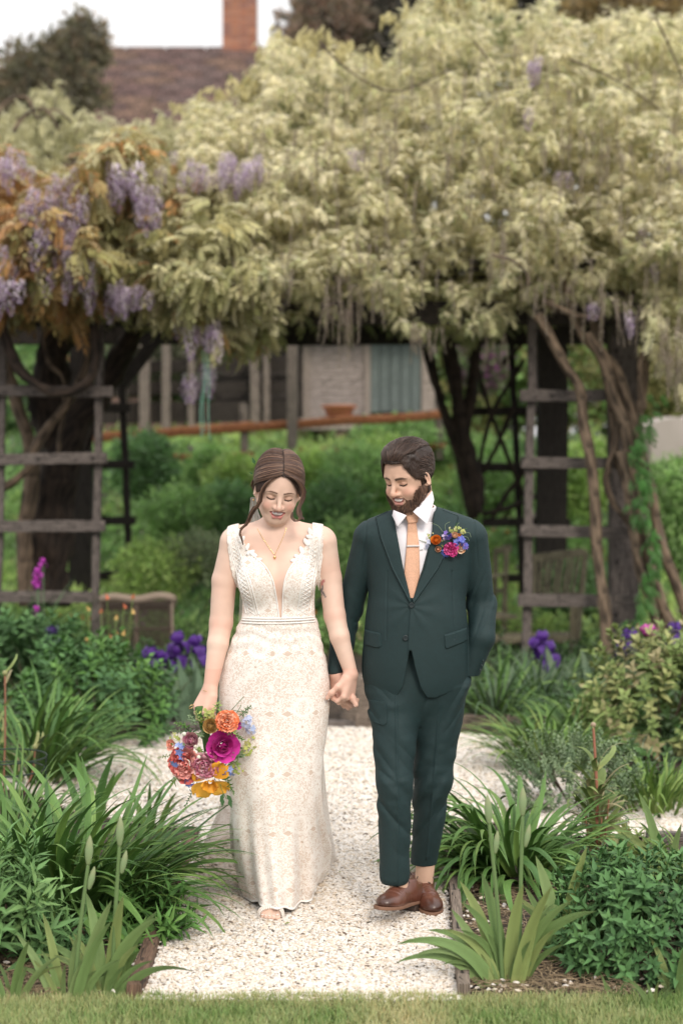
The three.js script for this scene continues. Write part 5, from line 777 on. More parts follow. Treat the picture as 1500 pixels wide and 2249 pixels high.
// ---------- the bride ----------
const bride = thing('person', 'bride in a fitted white lace gown with a deep neckline, smiling down as she walks', 'person', V((605 - 750) / KS, 0, -5.3));
const bx = (x) => (x - 605) / KS, bp = (x, y, z = 0) => V((x - 605) / KS - (bride.position.x + (x - 605) / KS) * z / 5.3, BYpx(y) - (BYpx(y) - EYE) * z / 5.3, z);   // z metres nearer the camera
const ba = (x, y, z) => bp(x, y, z).toArray();
const brideParts = {};
{
  const H = head(false), T = placed([0.012, 1.577, 0.045], [0.40, 0.13, -0.11], 1.02);
  const hd = (x, y, z) => { const p = T.to(x, y, z); return H.f(p[0], p[1], p[2]); };
  const rw = ba(462, 1514, 0.06), lw = ba(771, 1480, 0.035);
  const torso = blend([ell([0.004, 1.285, -0.025], [0.148, 0.155, 0.092]), ell([0.012, 1.10, -0.012], [0.130, 0.16, 0.092]), ell([0, 0.93, -0.03], [0.185, 0.16, 0.125]), cone([-0.105, 1.385, -0.03], [0.118, 1.388, -0.03], 0.052, 0.052)], 0.07);
  const bust = [ell([-0.064, 1.243, 0.058], [0.066, 0.072, 0.050]), ell([0.078, 1.243, 0.058], [0.066, 0.072, 0.050])];
  const neck = [cone([0.004, 1.40, -0.022], [0.010, 1.53, 0.012], 0.053, 0.049), cone([-0.03, 1.435, -0.035], [-0.150, 1.398, -0.02], 0.028, 0.034), cone([0.04, 1.435, -0.035], [0.165, 1.400, -0.02], 0.028, 0.034), cone([-0.02, 1.402, 0.028], [-0.12, 1.412, 0.012], 0.008, 0.008), cone([0.03, 1.402, 0.028], [0.135, 1.412, 0.012], 0.008, 0.008)];
  const armR = blend([cone([-0.156, 1.375, -0.015], ba(493, 1275, -0.02), 0.050, 0.046), cone(ba(493, 1275, -0.02), ba(486, 1368, -0.01), 0.046, 0.043), cone(ba(486, 1368, -0.01), ba(479, 1415, 0.02), 0.043, 0.039), cone(ba(479, 1415, 0.02), rw, 0.039, 0.0255)], 0.010);
  const armL = blend([cone([0.178, 1.378, -0.015], ba(725, 1270, -0.025), 0.050, 0.043), cone(ba(725, 1270, -0.025), ba(735, 1352, 0.0), 0.043, 0.040), cone(ba(735, 1352, 0.0), ba(746, 1398, 0.025), 0.040, 0.036), cone(ba(746, 1398, 0.025), lw, 0.036, 0.0245)], 0.010);
  const hr = hand(rw, V(-0.42, -0.86, 0.28), V(0.5, 0.1, 0.9), V(-0.62, 0.15, 0.75), 0.98, [[0.55, 0.9, 0.8], [0.6, 1.0, 0.8], [0.65, 1.0, 0.8], [0.7, 1.0, 0.8]], [[0.9, 0.25, -0.35], [0.8, 0, -0.6], [0.7, -0.2, -0.6]], 0.08);
  const hl = hand(lw, V(-0.14, -0.97, 0.10), V(-0.6, 0, 0.85), V(0.80, 0.0, 0.55), 0.96, [[0.85, 1.0, 0.6], [0.9, 1.05, 0.6], [0.95, 1.0, 0.6], [1.0, 1.0, 0.6]], [[0.75, 0.5, -0.3], [0.75, 0.25, -0.55], [0.8, 0, -0.55]], 0.06);
  const legs = [cone([-0.07, 0.86, -0.02], [-0.055, 0.5, 0.04], 0.085, 0.055), cone([-0.055, 0.5, 0.04], [-0.02, 0.10, 0.03], 0.055, 0.032), cone([0.09, 0.86, -0.03], [0.08, 0.5, -0.04], 0.085, 0.055), cone([0.08, 0.5, -0.04], [0.07, 0.11, -0.22], 0.055, 0.032)];
  const fo = [-0.012, 0.026, 0.105], foot = [cone([-0.02, 0.10, 0.03], [-0.014, 0.035, 0.085], 0.032, 0.026), cone([0.07, 0.11, -0.22], [0.075, 0.04, -0.15], 0.03, 0.026)];
  for (let i = 0; i < 5; i++) { const x = fo[0] + [-0.030, -0.017, -0.004, 0.010, 0.026][i], zz = [0.118, 0.126, 0.131, 0.134, 0.132][i], r = [0.0070, 0.0075, 0.0078, 0.0082, 0.0115][i]; foot.push(cone([fo[0] + (x - fo[0]) * 0.75, 0.034, 0.085], [x, 0.024, zz], 0.012, r)); }
  const bodyF = (x, y, z) => {
    let d;
    if (y > 0.62) {
      d = torso(x, y, z); if (y > 1.05 && y < 1.45) { d = smin(d, bust[0](x, y, z), 0.045); d = smin(d, bust[1](x, y, z), 0.045); }
      if (y > 1.3) for (const q of neck) d = smin(d, q(x, y, z), q === neck[0] ? 0.05 : 0.03);
      const kA = 0.012 + 0.035 * sstep(1.28, 1.38, y); d = smin(d, armR(x, y, z), kA); d = smin(d, armL(x, y, z), kA);
      if (y < 0.95) { d = smin(d, hr.f(x, y, z), 0.012); d = smin(d, hl.f(x, y, z), 0.012); }
      if (y > 1.38) d = smin(d, hd(x, y, z), 0.022);
    } else d = 1;
    if (y < 0.95) for (const q of legs) d = smin(d, q(x, y, z), 0.03);
    if (y < 0.3) { let e = foot[0](x, y, z); for (const q of foot) e = smin(e, q(x, y, z), 0.007); d = smin(d, e, 0.01); }
    return d;
  };
  brideParts.f = bodyF;
  const tat = (x, y, z) => { const a = bp(707, 1290, 0), u = (x - a.x) * KS, v = (a.y - y) * KS; if (z < -0.02 || x < 0.15) return 0; const leaf = (cx, cy, rx, ry, t) => { const c = cos(t), s = sin(t), p = (u - cx) * c + (v - cy) * s, q = -(u - cx) * s + (v - cy) * c; return (p / rx) ** 2 + (q / ry) ** 2 < 1; }; if (leaf(4, -14, 4.5, 4, 0) || leaf(1, -8, 3, 3, 0)) return 2; return leaf(-2, 8, 3, 9, 0.5) || leaf(4, 14, 2.6, 8, -0.6) || leaf(-4, 18, 2.4, 6, 0.9) || leaf(1, 2, 1.3, 10, 0.1) ? 1 : 0; };
  const colour = (x, y, z) => {
    if (y > 1.44) { const p = T.to(x, y, z), c = H.colour(p[0], p[1], p[2]); return c; }
    const m = 1 + 0.03 * n3(x * 60, y * 60, z * 60), fl = fbm(x * 14, y * 14, z * 14, 2); let c = [0.73 * m, 0.515 * m * (1 - 0.10 * fl), 0.415 * m * (1 - 0.12 * fl)]; if (abs(x) > 0.16 && y > 1.0) { const eb = exp(-(((y - (x < 0 ? 1.075 : 1.11)) / 0.022) ** 2)); c = [c[0] * (1 - 0.05 * eb), c[1] * (1 - 0.11 * eb), c[2] * (1 - 0.12 * eb)]; }
    if (y < 0.92 && y > 0.6) c = [c[0] * 0.99, c[1] * 0.88, c[2] * 0.86];
    const t = tat(x, y, z); if (t) c = t === 2 ? [0.50, 0.20, 0.19] : [0.17, 0.16, 0.17];
    return c;
  };
  const box = (x, y, z, b) => x > b[0] && x < b[3] && y > b[1] && y < b[4] && z > b[2] && z < b[5];
  const hb = [-0.10, 1.445, -0.12, 0.13, 1.75, 0.21], h1 = [-0.36, 0.66, 0.0, -0.18, 0.86, 0.22], h2 = [0.16, 0.66, -0.06, 0.36, 0.90, 0.14], fb = [-0.08, -0.01, 0.03, 0.06, 0.09, 0.17];
  const region = (b, cell) => nets(bodyF, b.slice(0, 3), b.slice(3), cell, { color: colour });
  const inner = (b, e) => (x, y, z) => x > b[0] + e && x < b[3] - e && y > b[1] + e && y < b[4] - e && z > b[2] + e && z < b[5] - e;
  const ins = [hb, h1, h2, fb].map((b) => inner(b, 0.006));
  const body = merge([nets(bodyF, [-0.36, 0, -0.3], [0.36, 1.72, 0.2], 0.0055, { color: colour, skip: (x, y, z) => ins.some((q) => q(x, y, z)) }), region(hb, 0.0022), region(h1, 0.003), region(h2, 0.0026), region(fb, 0.0022)]);
  part(bride, 'body', body, skinMat);
  for (const [tp, sc] of [[hl.tips[4], 1], [hl.tips[0], 1], [hl.tips[1], 1], [hr.tips[0], 1]]) { const nail = part(bride, 'fingernail', new THREE.SphereGeometry(0.0052, 10, 8), std(C(0.82, 0.78, 0.76), 0.25)); nail.scale.set(0.95, 0.45, 1.3); nail.position.copy(tp.p).addScaledVector(tp.up, 0.0056).addScaledVector(tp.d, 0.003); nail.quaternion.setFromUnitVectors(V(0, 0, 1), tp.d); }

  // lace cloth
  const lace = (() => {
    const S = 2048, cv = document.createElement('canvas'); cv.width = cv.height = S; const c = cv.getContext('2d');
    c.fillStyle = '#dac8ba'; c.fillRect(0, 0, S, S);
    const thread = (w, a = 1) => { c.lineWidth = w * 1.45; c.strokeStyle = `rgba(250,246,241,${a})`; c.fillStyle = `rgba(250,246,241,${a})`; };
    // fine net
    thread(4, 0.5); for (let i = -S; i < 2 * S; i += 20) { c.beginPath(); c.moveTo(i, 0); c.lineTo(i + S / 2, S); c.moveTo(i, 0); c.lineTo(i - S / 2, S); c.stroke(); }
    const R = rng(4); thread(6, 0.95); for (let i = 0; i < 1764; i++) { const x = (i % 42 + 0.5 + 0.5 * (R() - 0.5)) * S / 42, y = (floor(i / 42) + 0.5 + 0.5 * (R() - 0.5)) * S / 42, r = 15 + 13 * R(), a = R() * TAU; for (const k of [1, 0.6]) { c.beginPath(); c.arc(x, y, r * k, a, a + 2.6 + R() * 2); c.stroke(); } }
    const arcs = (x, y, n, r0, r1, a0, a1, w) => { thread(w); for (let i = 0; i < n; i++) { const r = lerp(r0, r1, i / max(1, n - 1)); c.beginPath(); c.arc(x, y, r, a0, a1); c.stroke(); } };
    const flower = (x, y, r, n) => { for (let i = 0; i < n; i++) { const a = i / n * TAU; thread(3, 1); c.beginPath(); c.ellipse(x + cos(a) * r * 0.58, y + sin(a) * r * 0.58, r * 0.42, r * 0.21, a, 0, TAU); c.fill(); c.strokeStyle = 'rgba(205,182,164,0.9)'; c.lineWidth = 3; c.stroke(); } c.beginPath(); c.arc(x, y, r * 0.17, 0, TAU); c.fillStyle = '#d6c3b5'; c.fill(); thread(4); c.beginPath(); c.arc(x, y, r * 0.2, 0, TAU); c.stroke(); };
    const curl = (x, y, r, s, t0) => { thread(8); c.beginPath(); for (let i = 0; i <= 40; i++) { const t = i / 40, a = t0 + s * t * 7, q = r * (1 - 0.85 * t), px = x + cos(a) * q, py = y + sin(a) * q; i ? c.lineTo(px, py) : c.moveTo(px, py); } c.stroke(); };
    const W = S / 2, Hh = S / 2;
    const motif = (x, y) => {
      // bare diamonds beside the drop
      c.fillStyle = '#d8c6b8'; for (const s of [-1, 1]) { c.beginPath(); c.moveTo(x + s * 150, y + 120); c.lineTo(x + s * 260, y + 60); c.lineTo(x + s * 370, y + 120); c.lineTo(x + s * 260, y + 175); c.closePath(); c.fill(); thread(8); c.stroke(); c.fillStyle = '#d8c6b8'; }
      // drop with nested outlines
      for (let i = 0; i < 4; i++) { thread(i === 0 ? 12 : 7); if (i === 1 || i === 2) c.setLineDash([9, 7]); c.beginPath(); const r = 1 - i * 0.23; c.ellipse(x, y, 95 * r, 150 * r, 0, 0, TAU); c.stroke(); c.setLineDash([]); }
      // fans round its foot
      for (let i = -7; i <= 7; i++) { const a = PI / 2 + i * 0.17; thread(8); c.beginPath(); c.moveTo(x + cos(a) * 165, y + sin(a) * 160); c.lineTo(x + cos(a) * 245, y + sin(a) * 215); c.stroke(); }
      arcs(x, y, 3, 150, 175, 0.25, PI - 0.25, 9); for (const s of [-1, 1]) { arcs(x + s * 240, y - 30, 4, 60, 135, s > 0 ? PI * 0.6 : -PI * 0.2, s > 0 ? PI * 1.25 : PI * 0.42, 9); curl(x + s * 190, y - 130, 62, s, 0); curl(x + s * 330, y - 90, 52, -s, 2); curl(x + s * 120, y + 290, 58, s, 1); curl(x + s * 300, y + 270, 60, -s, 2.4); flower(x + s * 400, y + 20, 78, 8); flower(x + s * 215, y + 400, 66, 7); }
      flower(x, y + 345, 130, 9); arcs(x, y + 345, 2, 150, 172, 0, TAU, 6); flower(x, y - 250, 92, 8); for (let i = 0; i < 12; i++) { const a = i / 12 * TAU; thread(6); c.beginPath(); c.arc(x + cos(a) * 190, y + 345 + sin(a) * 190, 22, 0, TAU); c.stroke(); }
      for (let i = 0; i < 26; i++) { const a = R() * TAU, r = 230 + R() * 250; thread(5); c.beginPath(); c.arc(x + cos(a) * r, y + sin(a) * r * 0.9, 8 + 14 * R(), 0, TAU); c.stroke(); }
    };
    { // scattered scrolls, rosettes and leaves fill the ground between the large motifs, wrapped at the edges
      const put = (x, y, f) => { for (const dx of [-S, 0, S]) for (const dy of [-S, 0, S]) if (x + dx > -200 && x + dx < S + 200 && y + dy > -200 && y + dy < S + 200) f(x + dx, y + dy); };
      for (let i = 0; i < 420; i++) { const k = R(), r = 22 + 40 * R(), t = R() * 6, n = 5 + floor(R() * 4); put(R() * S, R() * S, (x, y) => { if (k < 0.12) flower(x, y, r, n); else if (k < 0.5) { thread(6); for (let q = 0; q < n; q++) { const a = q / n * TAU + t; c.beginPath(); c.ellipse(x + cos(a) * r * 0.55, y + sin(a) * r * 0.55, r * 0.4, r * 0.2, a, 0, TAU); c.stroke(); } } else if (k < 0.8) curl(x, y, r, t < 3 ? 1 : -1, t); else { thread(3); c.beginPath(); c.ellipse(x, y, r, r * 0.35, t, 0, TAU); c.fill(); c.strokeStyle = 'rgba(205,185,168,0.9)'; c.stroke(); } }); }
    }
    for (let j = -1; j <= 2; j++) for (let i = -1; i <= 2; i++) motif(i * W + W / 4 + (j & 1 ? W / 2 : 0), j * Hh + Hh / 2 - 60);
    return cv;
  })();
  const mk = (srgb) => { const t = new THREE.CanvasTexture(lace); t.wrapS = t.wrapT = THREE.RepeatWrapping; if (srgb) t.colorSpace = THREE.SRGBColorSpace; t.repeat.set(1 / 0.37, 1 / 0.44); return t; };
  const laceMat = std(C(0.96, 0.945, 0.93), 0.85, { map: mk(true), bumpMap: mk(false), bumpScale: 0.004, sheen: 0.2, sheenColor: C(1, 1, 1) });
  const sheer = std(C(1, 0.99, 0.98), 0.9, { transmission: 0.25, transparent: true, opacity: 0.84, map: mk(true), side: THREE.DoubleSide });
  const white = std(C(0.88, 0.865, 0.84), 0.8);

  // bodice: cloth proud of the body, cut to straps and a deep V
  const bpx = (l) => poly(l.map(([x, y]) => [bx(x), BYpx(y)]));
  const cut = bpx([[497, 1110], [500, 1180], [504, 1225], [511, 1262], [521, 1292], [533, 1318], [531, 1345], [529, 1362], [697, 1362], [694, 1345], [700, 1300], [705, 1262], [709, 1217], [710, 1180], [712, 1110], [690, 1110], [684, 1160], [672, 1194], [655, 1222], [636, 1250], [627, 1278], [622, 1356], [616, 1356], [610, 1310], [602, 1270], [585, 1240], [556, 1216], [538, 1192], [526, 1160], [520, 1110]]);
  const bod = (x, y, z) => smax(bodyF(x, y, z) - 0.0055, cut(x, y) + 0.003 * n3(x * 70, y * 70), 0.003);
  part(bride, 'bodice', nets(bod, [-0.21, 1.08, -0.16], [0.21, 1.47, 0.15], 0.003, { uvf: (x, y, z) => [x * 1.25 + 0.03, y * 1.25] }), laceMat);
  { // raised trims: braided lines down the straps and lattice panels beside the V, leaves along the neckline
    const surf = (x, y) => { let z = 0.2; for (let i = 0; i < 60; i++) { const d = bodyF(x, y, z) - 0.006; if (d < 0.0006) break; z -= max(0.0006, d * 0.8); } return z; };
    const line = (pts, r, n = 14) => { const c = new THREE.CatmullRomCurve3(pts.map(([x, y]) => V(bx(x), BYpx(y), 0))), l = []; for (let i = 0; i <= n; i++) { const p = c.getPointAt(i / n); p.z = surf(p.x, p.y); l.push(p); } return tube(l, r, { segs: n * 2, rad: 5 }); };
    const g = []; for (const k of [0, 1]) for (const [dx, r] of [[0, 0.0022], [5, 0.0018], [21, 0.0018], [26, 0.0022]]) g.push(line(k ? [[704 - dx * 0.5, 1160], [702 - dx * 0.8, 1215], [692 - dx, 1270], [682 - dx * 1.1, 1345]] : [[506 + dx * 0.5, 1178], [512 + dx * 0.8, 1225], [528 + dx, 1275], [542 + dx * 1.1, 1345]], r));
    for (const k of [0, 1]) for (let i = 0; i < 15; i++) { const y = 1200 + i * 9.5, e = (yy) => k ? [702 - (yy - 1215) * 0.15 - 5 - 2, 692 - (yy - 1215) * 0.17 - 16] : [512 + (yy - 1225) * 0.22 + 6, 512 + (yy - 1225) * 0.24 + 22]; const a = e(y), b = e(y + 14); g.push(line([[a[0], y], [b[1], y + 14]], 0.0013, 4), line([[a[1], y], [b[0], y + 14]], 0.0013, 4)); }
    g.push(line([[616, 1356], [610, 1310], [602, 1270], [585, 1240], [556, 1216]], 0.0026), line([[622, 1356], [627, 1278], [636, 1250], [655, 1222]], 0.0026));
    part(bride, 'lace_trim', merge(g), white);
    const s0 = new THREE.SphereGeometry(0.011, 8, 6); s0.scale(1.3, 0.6, 0.10);
    for (const [x, y, a, s] of [[553, 1212, 0.4, 1.1], [560, 1216, -0.5, 1], [546, 1200, 1.2, 0.9], [534, 1184, 0.9, 1], [528, 1168, 1.6, 0.9], [656, 1222, 2.6, 1.1], [664, 1208, 2.0, 1.1], [674, 1190, 2.2, 1.1], [682, 1168, 1.9, 1.1], [680, 1178, 2.8, 0.9], [648, 1228, 3.2, 0.9], [572, 1226, 0.1, 0.8]]) { const m = part(bride, 'leaf_applique', s0, white); m.rotation.z = a; m.scale.setScalar(s * 1.15); m.position.set(bx(x), BYpx(y), surf(bx(x), BYpx(y)) + 0.0005); }
  }
  // skirt: rings from waist to the ground, fitted to the knee, spreading into folds and a train behind
  const S = [[1356, 530, 695], [1385, 518, 702], [1420, 504, 710], [1460, 490, 719], [1500, 482, 724], [1545, 482, 725], [1600, 489, 719], [1660, 499, 711], [1720, 505, 707], [1780, 507, 709], [1840, 505, 714], [1900, 504, 722], [1960, 512, 716], [1990, 524, 702]].map(([y, l, r]) => [BYpx(y), bx(l), bx(r)]);
  const side = (y, k) => { let i = 0; while (i < S.length - 2 && y < S[i + 1][0]) i++; const t = clamp((y - S[i][0]) / (S[i + 1][0] - S[i][0])); return lerp(S[i][k], S[i + 1][k], t * t * (3 - 2 * t) * 0.5 + t * 0.5); };
  const zf = interp([[-0.05, 0.108], [0.1, 0.104], [0.3, 0.095], [0.5, 0.105], [0.62, 0.11], [0.8, 0.105], [0.95, 0.105], [1.06, 0.092], [1.12, 0.086]]), zb = interp([[-0.05, -0.50], [0.12, -0.40], [0.3, -0.26], [0.5, -0.17], [0.8, -0.16], [0.92, -0.165], [1.12, -0.105]]);
  const pos = [], uv = [], idx = [], NU = 150, NV = 130, y1 = BYpx(1357), ysk = (t) => lerp(y1, 0.022, t);
  for (let j = 0; j <= NV; j++) for (let i = 0; i <= NU; i++) {
    const th = i / NU * TAU - PI / 2 - PI, y = ysk(j / NV), l = side(y, 1), r = side(y, 2), cx = (l + r) / 2, a = (r - l) / 2, c = cos(th + PI / 2 + PI), sx = sin(th + PI / 2 + PI), f = -c * -1;
    const low = sstep(0.55, 0.02, y), fold = low * (0.020 * sin(th * 9 + 2.2 * sin(th * 2) + 1) + 0.010 * sin(th * 17 + y * 5)), mid = 0.0016 * fbm(th * 5, y * 16, 3, 3) + 0.0025 * sstep(0.9, 1.05, y) * sin(y * 130 + th * 3 + 3 * n3(th * 2, y * 9)) * sstep(1.12, 1.06, y);
    const zc = -0.40 * pow(sstep(0.5, 0.0, y), 1.4); let x = cx + sx * (a + fold * 0.6 + mid), z = f > 0 ? zc + f * (zf(y) - zc + fold + mid) : zc - f * (min(zb(y), zc - 0.1) - zc) - fold;
    z += 0.020 * exp(-(((x + 0.055) / 0.06) ** 2) - ((y - 0.50) / 0.13) ** 2) * (f > 0 ? 1 : 0) - (f > 0 ? 0.05 * low * exp(-(((x - 0.088) / 0.010) ** 2)) : 0) - (f > 0 ? 0.06 * low * sstep(0.086, 0.10, x) : 0);
    const yy = y + sstep(0.35, 0.02, y) * (f > 0.4 ? 0.030 * sstep(0.6, 0.95, f) * exp(-(((x + 0.03) / 0.09) ** 4)) : 0);
    pos.push(x, yy, z); uv.push(th * 0.155 + 0.32, y * 1.0);
  }
  for (let j = 0; j < NV; j++) for (let i = 0; i < NU; i++) { const a = j * (NU + 1) + i, b = a + NU + 1; idx.push(a, b, a + 1, a + 1, b, b + 1); }
  part(bride, 'skirt', geom(pos, idx, uv), laceMat);
  { // scalloped hem of the front panel and the waist seam
    const hem = [], ring = (y, n, r) => { const l = []; for (let i = 0; i <= n; i++) { const k = lerp(-1.25, 1.25, i / n), L = side(y, 1), Rr = side(y, 2); l.push(V((L + Rr) / 2 + sin(k) * (Rr - L) / 2 * 1.012, y + 0.002 * sin(k), cos(k) * (zf(y) + 0.0035))); } return tube(l, r, { segs: 60, rad: 6 }); };
    hem.push(ring(BYpx(1358), 20, 0.0032), ring(BYpx(1353), 20, 0.0024), ring(BYpx(1364), 20, 0.0024)); part(bride, 'waist_trim', merge(hem), white);
    const hp = []; for (let i = 0; i <= NU; i += 1) { const o = (NV * (NU + 1) + i) * 3; if (pos[o + 2] > -0.30) hp.push(V(pos[o], pos[o + 1] + 0.004, pos[o + 2] + 0.001)); }
    hp.sort((a, b) => a.x - b.x); part(bride, 'hem_trim', tube(hp, 0.0038, { segs: 120, rad: 5 }), white);
  }
  { // sheer train: spreads behind on the ground
    const p = [], u = [], id = [], A = 90, B = 46;
    for (let j = 0; j <= B; j++) for (let i = 0; i <= A; i++) {
      const t = j / B, a = lerp(-1.75, 1.75, i / A), y = 0.62 * pow(1 - t, 1.15) + 0.014, q = pow(t, 1.35);
      const w = lerp(0.165, a < 0 ? 0.40 : 0.19, q), dep = lerp(0.165, 0.98, q), f = 0.022 * q * sin(a * 11 + 2 * sin(a * 3)) + 0.01 * q * sin(a * 23);
      p.push(0.012 + sin(a) * (w + f), max(0.013, y + 0.3 * f * (1 - q)), -cos(a) * (dep + f) * (1 - 0.35 * q) - 0.02 - 0.60 * q); u.push(a * 0.2, t * 0.9);
    }
    for (let j = 0; j < B; j++) for (let i = 0; i < A; i++) { const a = j * (A + 1) + i, b = a + A + 1; id.push(a, b, a + 1, a + 1, b, b + 1); }
    part(bride, 'train', geom(p, id, u), sheer, 'sheer lace train spreading behind the skirt');
  }
  { // sandal on the forward foot
    const sd = std(C(0.80, 0.74, 0.68), 0.4), f = [cone([-0.022, 0.012, 0.02], [-0.014, 0.010, 0.112], 0.020, 0.034)];
    const sole = nets((x, y, z) => smax(f[0](x, y, z), abs(y - 0.008) - 0.006, 0.003), [-0.07, -0.004, -0.02], [0.05, 0.03, 0.16], 0.003);
    const sh = new THREE.Group(); sh.name = 'sandal'; bride.add(sh); part(sh, 'sole', sole, sd);
    const st = [], arc = (z, w, h) => [V(-0.012 - w, 0.014, z - 0.012), V(-0.012 - w * 0.8, 0.014 + h * 0.7, z - 0.003), V(-0.012, 0.014 + h, z), V(-0.012 + w * 0.8, 0.014 + h * 0.75, z - 0.003), V(-0.012 + w, 0.014, z - 0.012)];
    st.push(tube(arc(0.108, 0.042, 0.042), 0.0105, { segs: 24, rad: 8, flat: 0.45 })); part(sh, 'strap', merge(st), sd);
    const bd = []; for (let k = 0; k < 3; k++) { const c = new THREE.CatmullRomCurve3(arc(0.108 + 0.007 * (k - 1) + 0.003, 0.044, 0.044 - 0.002 * k)); for (let i = 1; i < 20; i++) { const s = new THREE.SphereGeometry(0.0030, 6, 5); s.translate(...c.getPointAt(i / 20).toArray()); bd.push(s); } } part(sh, 'bead', merge(bd), std(C(0.88, 0.85, 0.8), 0.25));
    for (let i = 0; i < 5; i++) { const nl = part(bride, 'toenail', new THREE.SphereGeometry(0.005, 8, 6), std(C(0.80, 0.66, 0.60), 0.25)); nl.scale.set(i === 4 ? 1.25 : 0.85, 0.5, 0.9); nl.position.set(fo[0] + [-0.030, -0.017, -0.004, 0.010, 0.026][i], 0.0305 + (i === 4 ? 0.004 : 0), [0.122, 0.130, 0.135, 0.138, 0.138][i]); }
  }
  // hair: swept back from a middle part into a low knot, with loose waves by the face
  const R = rng(51), cols = [[0.075, 0.041, 0.030], [0.11, 0.062, 0.043], [0.045, 0.025, 0.02], [0.19, 0.11, 0.07]];
  const cap = (x, y, z) => { let d = H.base(x, y, z) - 0.009; d = smin(d, ell([0, 0.075, -0.045], [0.068, 0.058, 0.070])(x, y, z), 0.03); return d; };
  const knot = [ell([-0.018, -0.022, -0.098], [0.058, 0.046, 0.036]), ell([-0.052, -0.02, -0.07], [0.030, 0.036, 0.034])];
  const hairline = (x) => 0.082 - 15 * x * x;
  const capF = (x, y, z) => { const g = 0.0016 * sin(60 * Math.atan2(x, 0.05 - z) + 8 * n3(x * 20, y * 20)) ; let m = z > -0.002 - 0.2 * max(0, y) ? max(hairline(x) - y, (z - 0.1) ) * 0.7 : -0.028 - y * 1; let d = smax(cap(x, y, z) + g, m, 0.006); for (const q of knot) d = smin(d, q(x, y, z) + 2 * g, 0.015); return d; };
  const hg = nets(capF, [-0.11, -0.09, -0.16], [0.11, 0.17, 0.12], 0.003, { color: (x, y, z) => { const t = 0.8 + 0.35 * n3(x * 60, y * 14, z * 60); return [0.06 * t, 0.034 * t, 0.026 * t]; }, slack: 2.5 });
  const onCap = (p, off) => { for (let i = 0; i < 8; i++) { const d = cap(p.x, p.y, p.z) - off; const e = 0.002, g = V(cap(p.x + e, p.y, p.z) - cap(p.x - e, p.y, p.z), cap(p.x, p.y + e, p.z) - cap(p.x, p.y - e, p.z), cap(p.x, p.y, p.z + e) - cap(p.x, p.y, p.z - e)).normalize(); p.addScaledVector(g, -d * 0.9); } return p; };
  const list = [];
  for (let i = 0; i < 1250; i++) {
    const s = R() < 0.5 ? -1 : 1, t = pow(R(), 0.9), a = V(s * 0.002, lerp(0.086, 0.136, sin(t * 1.57)), lerp(0.070, -0.045, t)), e = V(s * lerp(0.066, 0.03, t) - 0.012, lerp(-0.012, -0.03, R()), lerp(-0.075, -0.115, R())), c = V(s * lerp(0.082, 0.062, t), lerp(0.046, 0.175, t), lerp(0.082, -0.11, t)), pts = [], off = 0.001 + 0.0035 * R(), w = 0.006 * (R() - 0.5), ph = R() * 0.8;
    for (let k = 0; k <= 9; k++) { const u = k / 9, p = V(0, 0, 0).addScaledVector(a, (1 - u) ** 2).addScaledVector(c, 2 * u * (1 - u)).addScaledVector(e, u * u); p.y += w * u; p.z += w * u; onCap(p, off + 0.0022 * sin(u * 7 + ph + t * 9) * u + 0.003 * sin(PI * u)); pts.push(T.out(p.x, p.y, p.z)); }
    list.push(pts);
  }
  for (let i = 0; i < 90; i++) { const a = R() * TAU, r0 = 0.3 + 0.7 * R(), pts = []; for (let k = 0; k <= 7; k++) { const q = a + k * 0.55, p = V(-0.025 + cos(q) * 0.05 * r0, -0.02 + sin(q) * 0.042 * r0, -0.098 - 0.026 * sqrt(max(0, 1 - r0 * r0)) + 0.05 * (R() - 0.5) * 0.1); pts.push(T.out(p.x - 0.02 * r0, p.y, p.z + (cos(q) < 0 ? 0.03 * r0 : 0))); } list.push(pts); }
  const wave = (pts, n, spread) => { for (let i = 0; i < n; i++) { const dx = (R() - 0.5) * spread, dz = (R() - 0.5) * spread, ph = R(); list.push(pts.map(([x, y, z, s = 1], k) => { const p = bp(x, y, z); p.x += dx * s + 0.0015 * sin(k * 2 + ph * 6); p.z += dz * s; p.y += 0.004 * (ph - 0.5); return p; })); } };
  wave([[625, 1043, 0.135, 0.5], [643, 1047, 0.145, 0.8], [659, 1060, 0.140], [667, 1078, 0.132], [664, 1098, 0.128], [656, 1116, 0.13], [657, 1131, 0.132], [665, 1140, 0.135, 0.8]], 60, 0.014);
  wave([[655, 1112, 0.13, 0.7], [660, 1130, 0.13], [658, 1142, 0.136], [648, 1144, 0.14], [641, 1136, 0.14, 0.8], [642, 1126, 0.138, 0.6]], 34, 0.010);
  wave([[620, 1043, 0.135, 0.5], [602, 1050, 0.148, 0.8], [585, 1063, 0.142], [575, 1080, 0.13], [574, 1095, 0.125], [565, 1112, 0.12], [553, 1126, 0.10], [547, 1142, 0.09], [541, 1152, 0.085], [529, 1162, 0.085, 0.6]], 60, 0.013);
  wave([[560, 1112, 0.11, 0.8], [549, 1130, 0.095], [545, 1146, 0.09], [533, 1160, 0.085, 0.8], [527, 1172, 0.08, 0.6], [532, 1184, 0.075, 0.4], [534, 1196, 0.07, 0.2]], 26, 0.009);
  const hair = part(bride, 'hair', merge([(() => { hg.applyMatrix4(T.m); return hg; })(), ((g) => { g.deleteAttribute('uv'); return g; })(locks(list, 0.0015, cols, R, 12))]), hairMat);
